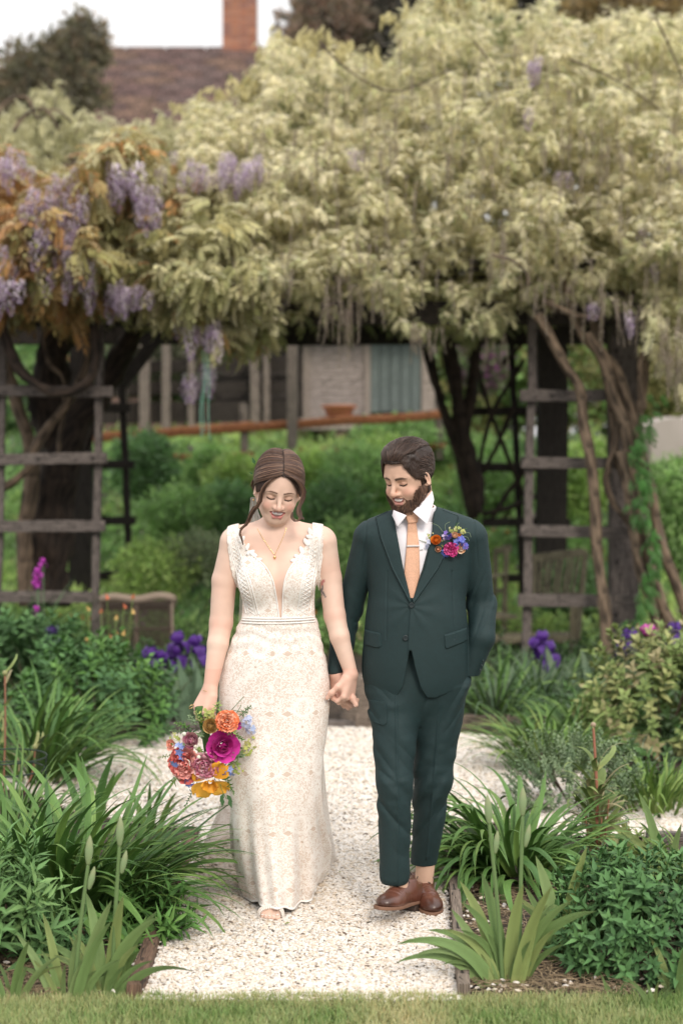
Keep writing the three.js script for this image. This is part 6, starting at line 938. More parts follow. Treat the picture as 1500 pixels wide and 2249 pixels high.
  { const vl = [], vi = [], vu = []; for (let j = 0; j <= 24; j++) for (let i = 0; i <= 14; i++) { const t = j / 24, u = i / 14, w = lerp(0.015, 0.11, sstep(0, 0.5, t)), p = bp(lerp(553, 540, t) , lerp(1092, 1400, t), lerp(0.0, -0.16, sqrt(t))); vl.push(p.x + (u - 0.2) * w * 1.3, p.y, p.z - 0.03 * u + 0.012 * sin(u * 14 + t * 2)); vu.push(u, t); } for (let j = 0; j < 24; j++) for (let i = 0; i < 14; i++) { const a = j * 15 + i; vi.push(a, a + 1, a + 15, a + 1, a + 16, a + 15); }
    part(bride, 'veil', geom(vl, vi, vu), std(C(0.92, 0.92, 0.92), 0.95, { transparent: true, opacity: 0.5 })); }
  for (const [x, y, a, s] of [[560, 1020, 1.9, 1], [556, 1041, 2.7, 0.55]]) { const pos2 = [], id2 = [], cl = []; leaflet(pos2, id2, cl, bp(x, y, 0.03), V(cos(a), sin(a), 0.2).normalize(), V(0.2, 0, 1).normalize(), 0.03 * s, 0.013 * s, [0.04, 0.13, 0.035]); part(bride, 'hair_leaf', geom(pos2, id2, null, cl), M.leafy); }
  { // necklace, bracelet, ring
    const gold = std(C(0.83, 0.58, 0.27), 0.25, { metalness: 1 }), f = (x, y) => { let z = 0.2; for (let i = 0; i < 60; i++) { const d = bodyF(x, y, z) - 0.001; if (d < 0.0005) break; z -= max(0.0005, d * 0.8); } return z; };
    const ch = []; for (const [x, y] of [[566, 1160], [576, 1176], [588, 1194], [598, 1208], [605, 1216], [611, 1205], [619, 1188], [626, 1172], [630, 1158]]) { const X = bx(x), Y = BYpx(y); ch.push(V(X, Y, f(X, Y) + 0.0008)); }
    const nk = new THREE.Group(); nk.name = 'necklace'; bride.add(nk); part(nk, 'chain', tube(ch, 0.0009, { segs: 60, rad: 5 }), gold); const pd = part(nk, 'pendant', new THREE.SphereGeometry(0.0048, 10, 8), gold); pd.scale.y = 1.4; pd.position.set(bx(605.5), BYpx(1222), f(bx(605), BYpx(1222)) + 0.003);
    const br = part(bride, 'bracelet', new THREE.TorusGeometry(0.0285, 0.0011, 6, 40), gold); br.position.copy(bp(461, 1521, 0.06)); br.rotation.set(1.35, -0.25, 0);
    const rg = part(bride, 'ring', new THREE.TorusGeometry(0.0098, 0.0014, 6, 24), gold); rg.position.copy(bp(421, 1552, 0.10)); rg.rotation.set(0.9, 0.6, 0);
    const er = part(bride, 'earring', new THREE.SphereGeometry(0.0035, 8, 6), gold); er.position.copy(bp(557, 1098, 0.04));
  }
}

// ---------- the groom ----------
const groom = thing('person', 'bearded groom in a dark green suit and peach tie, one hand in his pocket', 'person', V((915 - 750) / KS, 0, -5.3));
const gx = (x) => (x - 915) / KS, gp = (x, y, z = 0) => V((x - 915) / KS - (groom.position.x + (x - 915) / KS) * z / 5.3, BYpx(y) - (BYpx(y) - EYE) * z / 5.3, z), ga = (x, y, z) => gp(x, y, z).toArray();
const groomParts = {};
{
  const H = head(true), T = placed([-0.032, 1.626, 0.035], [0.34, -0.72, -0.02], 1.05);
  const hd = (x, y, z) => { const p = T.to(x, y, z); return H.f(p[0], p[1], p[2]) * 1.05; };
  const rw = ba0(741, 1482, -0.02), lw = ga(1026, 1466, -0.02);
  function ba0(x, y, z) { return gp(x, y, z).toArray(); }
  // pose
  const shR = [-0.180, 1.392, -0.02], shL = [0.206, 1.396, -0.02], elR = ga(768, 1338, -0.085), elL = ga(1056, 1325, -0.06);
  const hr = hand(rw, V(0.10, -0.98, 0.12), V(0.65, 0, 0.75), V(-0.75, -0.05, 0.66), 1.06, [[0.75, 1.0, 0.7], [0.8, 1.05, 0.7], [0.8, 1.05, 0.7], [0.85, 1.0, 0.7]], [[0.75, 0.55, 0.15], [0.85, 0.45, -0.1], [0.9, 0.35, -0.15]], 0.05);
  const torso = blend([ell([0.008, 1.300, -0.03], [0.185, 0.19, 0.118]), ell([0.0, 1.10, -0.01], [0.165, 0.2, 0.122]), ell([-0.005, 0.90, -0.02], [0.172, 0.17, 0.125]), cone([-0.12, 1.385, -0.03], [0.14, 1.390, -0.03], 0.060, 0.060), cone([-0.04, 1.455, -0.04], [-0.160, 1.410, -0.03], 0.030, 0.030), cone([0.05, 1.460, -0.04], [0.185, 1.416, -0.03], 0.030, 0.030)], 0.06);
  const neck = cone([0.0, 1.42, -0.025], [-0.005, 1.58, 0.0], 0.064, 0.060);
  const legR = [ga(868, 1560, 0.03), ga(866, 1712, 0.09), ga(874, 1935, 0.09)], legL = [ga(960, 1560, -0.02), ga(950, 1712, -0.02), ga(930, 1928, -0.10)];
  // skin: head, neck, hands, ankles; a slim continuous body under the clothes joins them
  const slim = [cone([0, 1.34, -0.035], [0, 0.95, -0.02], 0.085, 0.09), cone([0, 1.40, -0.03], shR, 0.05, 0.04), cone([0, 1.40, -0.03], shL, 0.05, 0.04), cone(shR, elR, 0.04, 0.032), cone(elR, rw, 0.026, 0.027), cone(shL, elL, 0.04, 0.032), cone(elL, ga(1054, 1400, -0.01), 0.024, 0.018), cone(ga(1054, 1400, -0.01), lw, 0.018, 0.018), cone(lw, ga(1002, 1510, -0.03), 0.018, 0.022), cone([0, 0.95, -0.02], legR[0], 0.07, 0.06), cone(legR[0], legR[1], 0.06, 0.045), cone(legR[1], ga(876, 1955, 0.085), 0.045, 0.034), cone([0, 0.95, -0.02], legL[0], 0.07, 0.06), cone(legL[0], legL[1], 0.06, 0.045), cone(legL[1], ga(930, 1945, -0.1), 0.045, 0.034)];
  const bodyF = (x, y, z) => { let d = slim[0](x, y, z); for (let i = 1; i < slim.length; i++) d = smin(d, slim[i](x, y, z), 0.03); if (y < 1.0) d = smin(d, hr.f(x, y, z), 0.012); if (y > 1.3) { d = smin(d, neck(x, y, z), 0.03); d = smin(d, hd(x, y, z), 0.022); } return d; };
  const colour = (x, y, z) => { if (y > 1.47) { const p = T.to(x, y, z); return H.colour(p[0], p[1], p[2]); } const m = 1 + 0.04 * n3(x * 70, y * 70, z * 70); return y < 1 && y > 0.5 ? [0.67 * m, 0.42 * m, 0.33 * m] : [0.68 * m, 0.46 * m, 0.345 * m]; };
  const hb = [-0.19, 1.47, -0.14, 0.13, 1.80, 0.19], h1 = [-0.37, 0.66, -0.10, -0.16, 0.90, 0.15], inner = (b, e) => (x, y, z) => x > b[0] + e && x < b[3] - e && y > b[1] + e && y < b[4] - e && z > b[2] + e && z < b[5] - e, ins = [hb, h1].map((b) => inner(b, 0.007));
  part(groom, 'body', merge([nets(bodyF, [-0.38, 0.05, -0.2], [0.34, 1.8, 0.25], 0.007, { color: colour, skip: (x, y, z) => ins.some((q) => q(x, y, z)) }), nets(bodyF, hb.slice(0, 3), hb.slice(3), 0.0023, { color: colour }), nets(bodyF, h1.slice(0, 3), h1.slice(3), 0.0027, { color: colour })]), skinMat);
  for (const k of [4]) { const tp = hr.tips[k], nail = part(groom, 'fingernail', new THREE.SphereGeometry(0.0058, 10, 8), std(C(0.62, 0.42, 0.36), 0.3)); nail.scale.set(0.95, 0.4, 1.2); nail.position.copy(tp.p).addScaledVector(tp.up, 0.0052).addScaledVector(tp.d, 0.001); nail.quaternion.setFromUnitVectors(V(0, 0, 1), tp.d); }

  const weave = tex(256, (u, v) => { const s = 0.84 + 0.10 * n3(u * 128, v * 128, 1) + 0.06 * sin((u + v) * TAU * 64) + 0.05 * fbm(u * 9, v * 9, 2, 3); return [s, s, s]; }); const weaveB = tex(256, (u, v) => { const s = 0.5 + 0.3 * sin((u + v) * TAU * 64) + 0.2 * n3(u * 128, v * 128, 1); return [s, s, s]; }, false);
  const suit = std(C(0.0082, 0.036, 0.039), 0.74, { map: grainMap(weave, 9), bumpMap: grainMap(weaveB, 9), bumpScale: 0.0006, sheen: 0.12, sheenColor: C(0.10, 0.17, 0.18), sheenRoughness: 0.55 });
  const planar = (x, y, z) => [x + z * 0.6, y];
  const gpoly = (l) => poly(l.map(([x, y]) => [gx(x), BYpx(y)]));
  // shirt
  const shirtMat = std(C(0.80, 0.78, 0.82), 0.75, { sheen: 0.15, sheenColor: C(1, 1, 1) });
  const shirtF = (x, y, z) => smax(smin(torso(x, y, z) - 0.004 + 0.0015 * sin(y * 40 + x * 30), neck(x, y, z) - 0.006, 0.02), max(y - 1.485, 1.05 - y), 0.004);
  part(groom, 'shirt', nets(shirtF, [-0.2, 1.04, -0.2], [0.22, 1.46, 0.16], 0.005), shirtMat);
  { // collar: a stand round the neck and two folded points
    const cf = (x, y, z) => { const a = Math.atan2(x - 0.0, z + 0.02), d = neck(x, y, z), top = 1.512 - 0.012 * cos(a) + 0.006, open = abs(x + 0.004) - 0.006; return max(abs(d - 0.010) - 0.0035, y - top, 1.43 - y); };
    part(groom, 'collar_stand', nets(cf, [-0.11, 1.42, -0.14], [0.11, 1.56, 0.12], 0.003), shirtMat);
    const fall = (pts, zz) => { const pos = pts.map(([x, y, z]) => gp(x, y, z)), p = [], id = [], n = 10; const [A, B, Cc, D] = pos; for (let j = 0; j <= n; j++) for (let i = 0; i <= n; i++) { const u = i / n, t = j / n, q = A.clone().lerp(B, u).lerp(D.clone().lerp(Cc, u), t); q.z += 0.010 * sin(PI * u) + 0.004 * sin(PI * t); p.push(q.x, q.y, q.z); } const m = (n + 1) * (n + 1); for (let i = 0; i < m; i++) p.push(p[i * 3], p[i * 3 + 1], p[i * 3 + 2] - 0.004); for (let j = 0; j < n; j++) for (let i = 0; i < n; i++) { const a = j * (n + 1) + i, b = a + n + 1; id.push(a, b, a + 1, a + 1, b, b + 1, m + a, m + a + 1, m + b, m + a + 1, m + b + 1, m + b); } for (let i = 0; i < n; i++) { const e = [[i, i + 1], [n * (n + 1) + i + 1, n * (n + 1) + i], [(i + 1) * (n + 1), i * (n + 1)], [i * (n + 1) + n, (i + 1) * (n + 1) + n]]; for (const [a, b] of e) id.push(a, b, m + b, a, m + b, m + a); } return geom(p, id); };
    part(groom, 'collar_point', fall([[949, 1078, 0.01], [907, 1124, 0.102], [938, 1152, 0.107], [953, 1098, 0.045]]), shirtMat); part(groom, 'collar_point', fall([[864, 1120, 0.07], [893, 1132, 0.100], [873, 1158, 0.100], [861, 1132, 0.065]]), shirtMat);
  }
  // tie
  const sil = std(C(0.86, 0.52, 0.36), 0.6, { bumpMap: grainMap(weaveB, 12), bumpScale: 0.0008, map: tex(256, (u, v) => { const s = 0.93 + 0.12 * fbm(u * 60, v * 60, 4, 3); return [s, s * 0.98, s * 0.96]; }, true, [9, 9]) });
  const tsurf = (x, y) => { let z = 0.25; for (let i = 0; i < 70; i++) { const d = torso(x, y, z) - 0.006; if (d < 0.0006) break; z -= max(0.0006, d * 0.8); } return z; };
  const tieP = (l, th) => { const sh = gpoly(l), b = l.map(([x, y]) => [gx(x), BYpx(y)]), x0 = min(...b.map((p) => p[0])) - 0.01, x1 = max(...b.map((p) => p[0])) + 0.01, y0 = min(...b.map((p) => p[1])) - 0.01, y1 = max(...b.map((p) => p[1])) + 0.01, cx = (x0 + x1) / 2; const zc = (y) => tsurf(gx(902), clamp(y, 1.0, 1.42)) + (y > 1.42 ? 0.0 : 0); return nets((x, y, z) => smax(abs(z - zc(y) - 0.004 + 6 * (x - cx) ** 2) - th, sh(x, y), 0.005), [x0, y0, 0.0], [x1, y1, 0.22], 0.0028, { uvf: (x, y) => [x, y], slack: 3 }); };
  const tie = new THREE.Group(); tie.name = 'tie'; groom.add(tie);
  part(tie, 'blade', tieP([[893, 1146], [912, 1146], [918, 1195], [919, 1260], [905, 1312], [897, 1312], [884, 1260], [890, 1195]], 0.0045), sil);
  part(tie, 'knot', tieP([[889, 1122], [908, 1120], [919, 1130], [914, 1147], [894, 1149], [888, 1132]], 0.0095), sil);
  { const y = BYpx(1197), m = part(tie, 'tie_clip', new RoundedBoxGeometry(0.046, 0.0075, 0.004, 2, 0.0015), std(C(0.82, 0.74, 0.70), 0.25, { metalness: 1 })); m.position.set(gx(904), y, tsurf(gx(902), y) + 0.0105); m.rotation.z = 0.03; }
  // jacket: cloth over torso and sleeves, cut open at the front; lapels, flaps and folds stand proud
  const vcut = gpoly([[862, 1085], [862, 1112], [868, 1160], [882, 1240], [898, 1308], [904, 1308], [926, 1240], [946, 1165], [952, 1112], [952, 1075], [905, 1040]]);
  const hemF = gpoly([[780, 1050], [780, 1300], [800, 1400], [797, 1526], [848, 1531], [868, 1522], [882, 1497], [889, 1460], [895, 1420], [899, 1420], [908, 1460], [920, 1502], [934, 1523], [952, 1524], [1002, 1506], [1044, 1488], [1052, 1400], [1050, 1300], [1070, 1050]]);
  const lapL = gpoly([[866, 1098], [850, 1100], [836, 1112], [851, 1121], [824, 1134], [834, 1180], [858, 1245], [897, 1320], [900, 1306], [884, 1240], [869, 1160]]), lapR = gpoly([[950, 1085], [968, 1090], [989, 1109], [971, 1118], [1006, 1131], [992, 1178], [958, 1245], [904, 1320], [900, 1306], [928, 1240], [946, 1165]]);
  const flaps = [gpoly([[801, 1382], [833, 1386], [834, 1413], [829, 1417], [801, 1413]]), gpoly([[971, 1388], [1022, 1377], [1024, 1403], [975, 1417], [972, 1413]])];
  const gorge = [cone([gx(870), BYpx(1110), 0], [gx(851), BYpx(1121), 0], 0, 0), cone([gx(948), BYpx(1100), 0], [gx(971), BYpx(1118), 0], 0, 0)];
  const wrap = gpoly([[898, 1310], [780, 1250], [780, 1540], [889, 1540], [892, 1400]]);
  const slR = blend([cone(shR, elR, 0.056, 0.048), cone(elR, ga(752, 1410, -0.065), 0.048, 0.045), cone(ga(752, 1410, -0.065), ga(741, 1474, -0.025), 0.047, 0.036)], 0.012), slL = blend([cone(shL, elL, 0.060, 0.053), cone(elL, ga(1056, 1400, 0.0), 0.053, 0.049), cone(ga(1056, 1400, 0.0), ga(1028, 1484, -0.01), 0.050, 0.038)], 0.014);
  const skirtF = blend([ell([-0.003, 0.98, -0.01], [0.180, 0.24, 0.128]), cone([-0.003, 0.84, -0.01], [-0.003, 0.78, -0.01], 0.165, 0.165)], 0.05), flat = (f) => (x, y, z) => f(x, y, z);
  const jb = (x, y, z) => {
    let d = torso(x, y, z) - 0.016;
    d = smin(d, smax(ell([-0.003, 0.97, -0.01], [0.190, 0.30, 0.136])(x, y, z), 0.77 - y, 0.01), 0.05);
    // drape: pulls from the button, folds at the pocket
    const fz = z > 0 ? 1 : 0.4, bxp = gx(899), by = BYpx(1325), ang = Math.atan2(y - by, x - bxp), rr = Math.hypot(x - bxp, y - by);
    d += fz * 0.0011 * sin(ang * 9 + 1) * exp(-(((rr - 0.07) / 0.07) ** 2)) + 0.0022 * fbm(x * 9, y * 7, z * 9, 3);
    return d;
  };
  const wr = (a, b, x, y, z, amp, seed) => { const t = (y - b[1]) / (a[1] - b[1]); return amp * ((1 - 2.6 * abs(n3(x * 7 + seed, y * 22 + (x - a[0]) * 10 * seed, z * 7))) * 0.8 + 0.8 * fbm(x * 12 + seed, y * 26, z * 12, 2)) * exp(-(((t - 0.9) / 0.42) ** 2)); };
  const jacketF = (x, y, z) => {
    let d = jb(x, y, z);
    const fr = z > 0.0;
    if (fr) {
      const s = 0.0007;
      let up = 0; const l = min(lapL(x, y), lapR(x, y)); if (l < 0.002) up = 0.0078 * sstep(s, -s, l) + 0.0040 * sstep(-0.006, 0, l) * sstep(s, -s, l);
      up -= 0.004 * exp(-((min(gorge[0](x, y, 0), gorge[1](x, y, 0)) / 0.0022) ** 2));
      for (const q of flaps) { const e = q(x, y); if (e < 0.002) up = max(up, 0.0052 * sstep(s, -s, e)); else if (y > BYpx(1390)) up -= 0.0035 * exp(-((e / 0.003) ** 2)); }
      const e = wrap(x, y); up += 0.0045 * sstep(-s, s, e) * exp(-max(0, e) / 0.05) * sstep(BYpx(1296), BYpx(1322), y);
      const dart = abs(x - gx(848) - 0.02 * (y - 1.2)) ; if (y < 1.28 && y > 1.03) up -= 0.0022 * exp(-((dart / 0.0025) ** 2)); const dart2 = abs(x - gx(990) + 0.03 * (y - 1.2)); if (y < 1.28 && y > 1.03) up -= 0.0022 * exp(-((dart2 / 0.0025) ** 2));
      d -= up;
    }
    // open front and hem
    if (z > -0.01) { d = smax(d, -vcut(x, y), 0.002); d = smax(d, hemF(x, y), 0.004); } else d = smax(d, 0.815 - y, 0.004);
    d = smax(d, y - 1.545, 0.004); const nk = neck(x, y, z) - 0.015; d = smax(d, -nk, 0.006);
    const r = smax(slR(x, y, z) + wr(elR, rw, x, y, z, 0.0052, 3), 0.892 - y + 0.15 * (x - rw[0]), 0.003), l2 = smax(slL(x, y, z) + wr(elL, lw, x, y, z, 0.0058, -5), 0.884 - y, 0.003), k = 0.006 + 0.03 * sstep(1.34, 1.42, y);
    d = smin(d, r, k); d = smin(d, l2, k);
    // seam where the sleeves join
    const seam = (s) => Math.exp(-(((x - (s < 0 ? -0.188 : 0.214) - 0.25 * (1.44 - y) * s * 0.3) / 0.0035) ** 2)); if (y > 1.28 && z > -0.05) d += 0.003 * (seam(-1) + seam(1)) * sstep(1.26, 1.34, y);
    return d;
  };
  part(groom, 'jacket', nets(jacketF, [-0.40, 0.76, -0.22], [0.36, 1.56, 0.24], 0.0034, { uvf: planar, slack: 2 }), suit);
  { // collar roll behind the neck, buttons, cuffs
    const dark = std(C(0.012, 0.022, 0.024), 0.35), jz = (x, y) => { let z = 0.25; for (let i = 0; i < 80; i++) { const d = jacketF(x, y, z); if (d < 0.0006) break; z -= max(0.0006, d * 0.6); } return z; };
    const bt = (x, y, r = 0.0105) => { const m = part(groom, 'button', new THREE.LatheGeometry([[0.0001, 0.0035], [r * 0.55, 0.0030], [r * 0.75, 0.0045], [r, 0.0035], [r, 0]].map(([a, b]) => new THREE.Vector2(a, b)), 20), dark); m.rotation.x = PI / 2; m.position.set(gx(x), BYpx(y), jz(gx(x), BYpx(y)) + 0.0005); };
    bt(900, 1323); bt(887, 1393);
    part(groom, 'shirt_cuff', tube([gp(741, 1475, -0.025), gp(741, 1482.5, -0.021)], 0.0325, { segs: 4, rad: 24 }), shirtMat);
    for (let i = 0; i < 3; i++) { const m = part(groom, 'button', new THREE.SphereGeometry(0.006, 10, 8), dark); m.position.copy(gp(1060 - i * 3, 1452 + i * 10, 0.055)); m.scale.set(0.5, 1, 1); }
  }
  // trousers
  const tR = blend([cone(ga(868, 1500, 0.0), legR[1], 0.108, 0.066), cone(legR[1], ga(866, 1924, 0.09), 0.066, 0.054)], 0.03), tL = blend([cone(ga(965, 1500, -0.02), legL[1], 0.112, 0.068), cone(legL[1], ga(929, 1912, -0.10), 0.068, 0.048)], 0.03), hips = ell([0.0, 0.86, -0.02], [0.168, 0.16, 0.125]);
  const trF = (x, y, z) => {
    const wrk = (a, seed, amp) => amp * ((1 - 2.6 * abs(n3(x * 5 + seed, y * 17 + (x - a) * 9 * seed, z * 5))) * 0.75 + 0.8 * fbm(x * 11 + seed, y * 24, z * 8, 2));
    const yk = 0.50, near = exp(-(((y - yk) / 0.14) ** 2)), up = sstep(0.62, 0.85, y);
    const cr = (c, f) => { const lx = lerp(c[0][0], c[2][0], clamp((c[0][1] - y) / (c[0][1] - c[2][1]))); return -0.0045 * exp(-(((x - lx) / 0.004) ** 2)) * (z > 0.02 + f ? 1 : 0); };
    let a = tR(x, y, z) + wrk(legR[1][0], 2, 0.0025 + 0.0062 * near + 0.006 * up) + cr(legR, 0.05), b = tL(x, y, z) + wrk(legL[1][0], -3, 0.0025 + 0.0065 * near + 0.006 * up) + cr(legL, -0.05);
    a = smax(a, 0.137 - y, 0.004); b = smax(b, BYpx(1911) - y + 0.02 * 0, 0.004);
    let d = smin(a, b, 0.012); if (y > 0.7) { d = smin(d, hips(x, y, z), 0.04); const pk = gpoly; }
    if (y > 0.85) d = smin(d, ell([0, 0.98, -0.01], [0.150, 0.14, 0.112])(x, y, z), 0.03); return smax(d, y - 1.07, 0.004);
  };
  part(groom, 'trousers', nets(trF, [-0.2, 0.1, -0.24], [0.24, 1.08, 0.22], 0.0042, { uvf: planar, slack: 2 }), suit);
  { // the small flap pocket that shows under the jacket's left hem
    const f = gpoly([[808, 1532], [846, 1532], [848, 1575], [842, 1583], [812, 1578]]); part(groom, 'pocket', nets((x, y, z) => smax(trF(x, y, z) - 0.004, max(f(x, y), -z), 0.002), [-0.2, 0.68, 0], [-0.1, 0.82, 0.2], 0.003, { uvf: planar, slack: 2 }), suit); }
  // shoes
  const leather = std(C(0.125, 0.046, 0.028), 0.34, { clearcoat: 0.35, clearcoatRoughness: 0.3, bumpMap: tex(128, (u, v) => { const s = 0.5 + 0.5 * fbm(u * 20, v * 20, 3, 3); return [s, s, s]; }, false, [6, 6]), bumpScale: 0.0015, vertexColors: true }), soleM = std(C(0.20, 0.105, 0.065), 0.7), heelM = std(C(0.055, 0.035, 0.028), 0.6), laceM = std(C(0.03, 0.02, 0.018), 0.7);
  const shoe = (pos, rot) => {
    const s = new THREE.Group(); s.name = 'shoe'; groom.add(s); s.position.copy(pos); s.rotation.copy(rot);
    const foot2 = (x, z) => { const t = clamp((z + 0.085) / 0.30), w = interp([[0, 0.030], [0.1, 0.036], [0.35, 0.033], [0.55, 0.040], [0.72, 0.046], [0.86, 0.041], [1, 0.022]])(t), c = 0.004 * sin(t * 4), r = 0.03; const q = Math.hypot(max(0, abs(x - c) - w + r), max(0, abs(z - 0.065) - 0.150 + r)) - r + 0; return q; };
    const up = blend([cone([0, 0.058, -0.045], [0, 0.060, -0.02], 0.039, 0.038), cone([0, 0.045, 0.0], [0, 0.034, 0.09], 0.042, 0.036), ell([0.001, 0.024, 0.135], [0.046, 0.033, 0.072]), cone([0, 0.08, -0.035], [0, 0.084, 0.0], 0.034, 0.033), ell([0, 0.03, -0.045], [0.037, 0.05, 0.042])], 0.03);
    const uf = (x, y, z) => { let d = up(x, y, z); const cap = abs(z - 0.128 + 6 * x * x); d += 0.0016 * exp(-((cap / 0.0022) ** 2)); const vamp = abs(z - 0.062 - 0.9 * abs(x)); if (y > 0.02) d += 0.0014 * exp(-((vamp / 0.002) ** 2)); d += 0.0012 * sin((z - 0.085) * 330) * exp(-(((z - 0.095) / 0.02) ** 2)) * (y > 0.03 ? 1 : 0); d = smax(d, 0.011 - y, 0.003); d = smax(d, y - 0.098 - 0.30 * (z + 0.03) * -1 * 0 + (z < -0.02 ? 0.018 : 0), 0.004); return smax(d, -cone([0, 0.10, -0.038], [0, 0.14, -0.05], 0.030, 0.04)(x, y, z), 0.004); };
    part(s, 'upper', nets(uf, [-0.06, 0, -0.11], [0.06, 0.12, 0.225], 0.0032, { color: (x, y, z) => { const k = 1 - 0.5 * sstep(0.15, 0.2, z) - 0.3 * sstep(-0.04, -0.08, z) + 0.12 * n3(x * 40, y * 40, z * 40); return [k, k * 0.97, k * 0.95]; }, uvf: (x, y, z) => [x + y, z] }), leather);
    part(s, 'sole', nets((x, y, z) => smax(foot2(x, z) - 0.003, abs(y - 0.008) - 0.006, 0.002), [-0.06, -0.004, -0.1], [0.06, 0.02, 0.225], 0.0035), soleM);
    part(s, 'heel', nets((x, y, z) => smax(smax(foot2(x, z) + 0.001, z + 0.022, 0.003), abs(y + 0.010) - 0.012, 0.002), [-0.06, -0.026, -0.1], [0.06, 0.006, 0.0], 0.0035), heelM);
    const topY = (z) => { let y = 0.13; for (let i = 0; i < 60; i++) { const d = up(0, y, z); if (d < 0.0006) break; y -= max(0.0006, d * 0.8); } return y; };
    const lg = []; for (let i = 0; i < 4; i++) { const z = 0.012 + i * 0.013, y = topY(z) + 0.0015; lg.push(tube([V(-0.019, y - 0.006, z + 0.004), V(0, y + 0.0008, z - 0.002), V(0.019, y - 0.006, z + 0.004)], 0.0017, { segs: 8, rad: 5 }), tube([V(-0.019, y - 0.006, z - 0.002), V(0, y + 0.0015, z + 0.004), V(0.019, y - 0.006, z + 0.006)], 0.0017, { segs: 8, rad: 5 })); }
    const y0 = topY(0.008) + 0.003; for (const k of [-1, 1]) lg.push(tube([V(0, y0, 0.008), V(k * 0.016, y0 + 0.006, 0.016), V(k * 0.030, y0 - 0.008, 0.02), V(k * 0.022, y0 - 0.006, 0.01), V(0, y0 + 0.001, 0.008)], 0.0016, { segs: 18, rad: 5 }), tube([V(0, y0, 0.008), V(k * 0.014, y0 - 0.002, 0.03), V(k * 0.028, y0 - 0.022, 0.045), V(k * 0.036, y0 - 0.034, 0.05)], 0.0016, { segs: 14, rad: 5 })); part(s, 'lace', merge(lg), laceM);
    return s;
  };
  shoe(gp(888, 2004, 0.06).add(V(0, 0.028, 0)), E(-0.16, -0.46, 0.0)); shoe(gp(927, 1986, -0.12).add(V(0, 0.022, 0)), E(0.03, 0.16, 0));

  // hair: short sides, longer swept back on top; full short beard
  const R = rng(61), cols = [[0.045, 0.027, 0.020], [0.062, 0.038, 0.028], [0.032, 0.02, 0.016], [0.085, 0.052, 0.038]];
  const cap = (x, y, z) => smin(H.base(x, y, z) - lerp(0.006, 0.012, sstep(0.02, 0.09, y)), ell([0, 0.088, 0.012], [0.060, 0.040, 0.062])(x, y, z), 0.03);
  const mask = (x, y, z) => { const ax = abs(x), front = z > 0.022 + 0.25 * (y - 0.03) * 0 ? 0.073 - 2.2 * max(0, ax - 0.040) + 0.5 * max(0, 0.022 - ax) * 0 - y : z > 0.008 ? -0.018 - y : -0.055 - y; const temple = z - lerp(0.030, 0.052, sstep(0.02, 0.075, y)); return y > 0.073 ? front : max(min(front, temple), z > 0.022 ? front : -1, temple > 0 ? front : (z > 0.006 ? -0.022 - y : -0.060 - y)); };
  const capF = (x, y, z) => smax(cap(x, y, z) + 0.0016 * sin(90 * Math.atan2(x, 0.04 - z) + 6 * n3(x * 25, y * 25)) + 0.0018 * n3(x * 70, y * 70, z * 70), mask(x, y, z), 0.004);
  const hg = nets(capF, [-0.1, -0.08, -0.14], [0.1, 0.16, 0.12], 0.003, { color: (x, y, z) => { const t = 0.8 + 0.4 * n3(x * 60, y * 20, z * 60); return [0.046 * t, 0.028 * t, 0.021 * t]; }, slack: 2.5 }); hg.applyMatrix4(T.m);
  const grad = (f, p) => { const e = 0.002; return V(f(p.x + e, p.y, p.z) - f(p.x - e, p.y, p.z), f(p.x, p.y + e, p.z) - f(p.x, p.y - e, p.z), f(p.x, p.y, p.z + e) - f(p.x, p.y, p.z - e)).normalize(); }, on = (f, p, off) => { for (let i = 0; i < 6; i++) p.addScaledVector(grad(f, p), -(f(p.x, p.y, p.z) - off) * 0.9); return p; };
  const list = [];
  for (let i = 0; i < 1500; i++) {
    const frt = R() < 0.16, top = frt || R() < 0.62, a = frt ? V((R() * 2 - 1) * 0.05, 0.088, 0.088) : top ? V((R() * 2 - 1) * 0.058, 0.1, lerp(0.072, -0.05, R())) : V((R() < 0.5 ? -1 : 1) * 0.08, lerp(0.0, 0.075, R()), lerp(0.03, -0.08, R()));
    on(cap, a, 0.0005); if (mask(a.x, a.y, a.z) > -0.001) continue; const pts = [], L = top ? 0.05 + 0.03 * R() : 0.022 + 0.01 * R(), curl = R() * 6, p = a.clone();
    for (let k = 0; k <= 7; k++) { const u = k / 7; const q = on(cap, p.clone(), 0.0005 + (top ? 0.007 : 0.002) * sin(PI * min(1, u * 0.9 + 0.05)) * (0.5 + 0.5 * R() * 0 + 0.35 * sin(curl))); pts.push(T.out(q.x, q.y, q.z)); const d = frt ? V(0.3 * sign(a.x, 0.02) + 0.3 * sin(u * 6 + curl), 1.1 - 2.2 * u, -0.9) : top ? V(0.35 * sign(a.x, 0.02) + 0.4 * sin(u * 7 + curl), 0.25 * (1 - u), -1) : V(0.1 * sin(curl + u * 5), -0.55, -0.9); p.addScaledVector(d.normalize(), L / 7); }
    list.push(pts);
  }
  function sign(v, s) { return clamp(v / s, -1, 1); }
  part(groom, 'hair', merge([hg, ((g) => { g.deleteAttribute('uv'); return g; })(locks(list, 0.0013, cols, R, 8))]), hairMat);
  // beard
  const bm = (x, y, z) => { const ax = abs(x), line = interp([[0.0, -0.0435], [0.016, -0.0455], [0.026, -0.0475], [0.036, -0.062], [0.048, -0.060], [0.058, -0.048], [0.066, -0.022], [0.075, -0.004]])(ax), under = interp([[0, -0.122], [0.03, -0.118], [0.055, -0.092], [0.075, -0.052]])(ax); let m = max(y - line, under - y, -0.018 - z + (y > -0.03 ? 0.026 : 0)); const lips = ((x / 0.0290) ** 2 + ((y + 0.0612) / 0.0178) ** 2 - 1) * 0.012; if (z > 0.04) m = max(m, -lips); return m; };
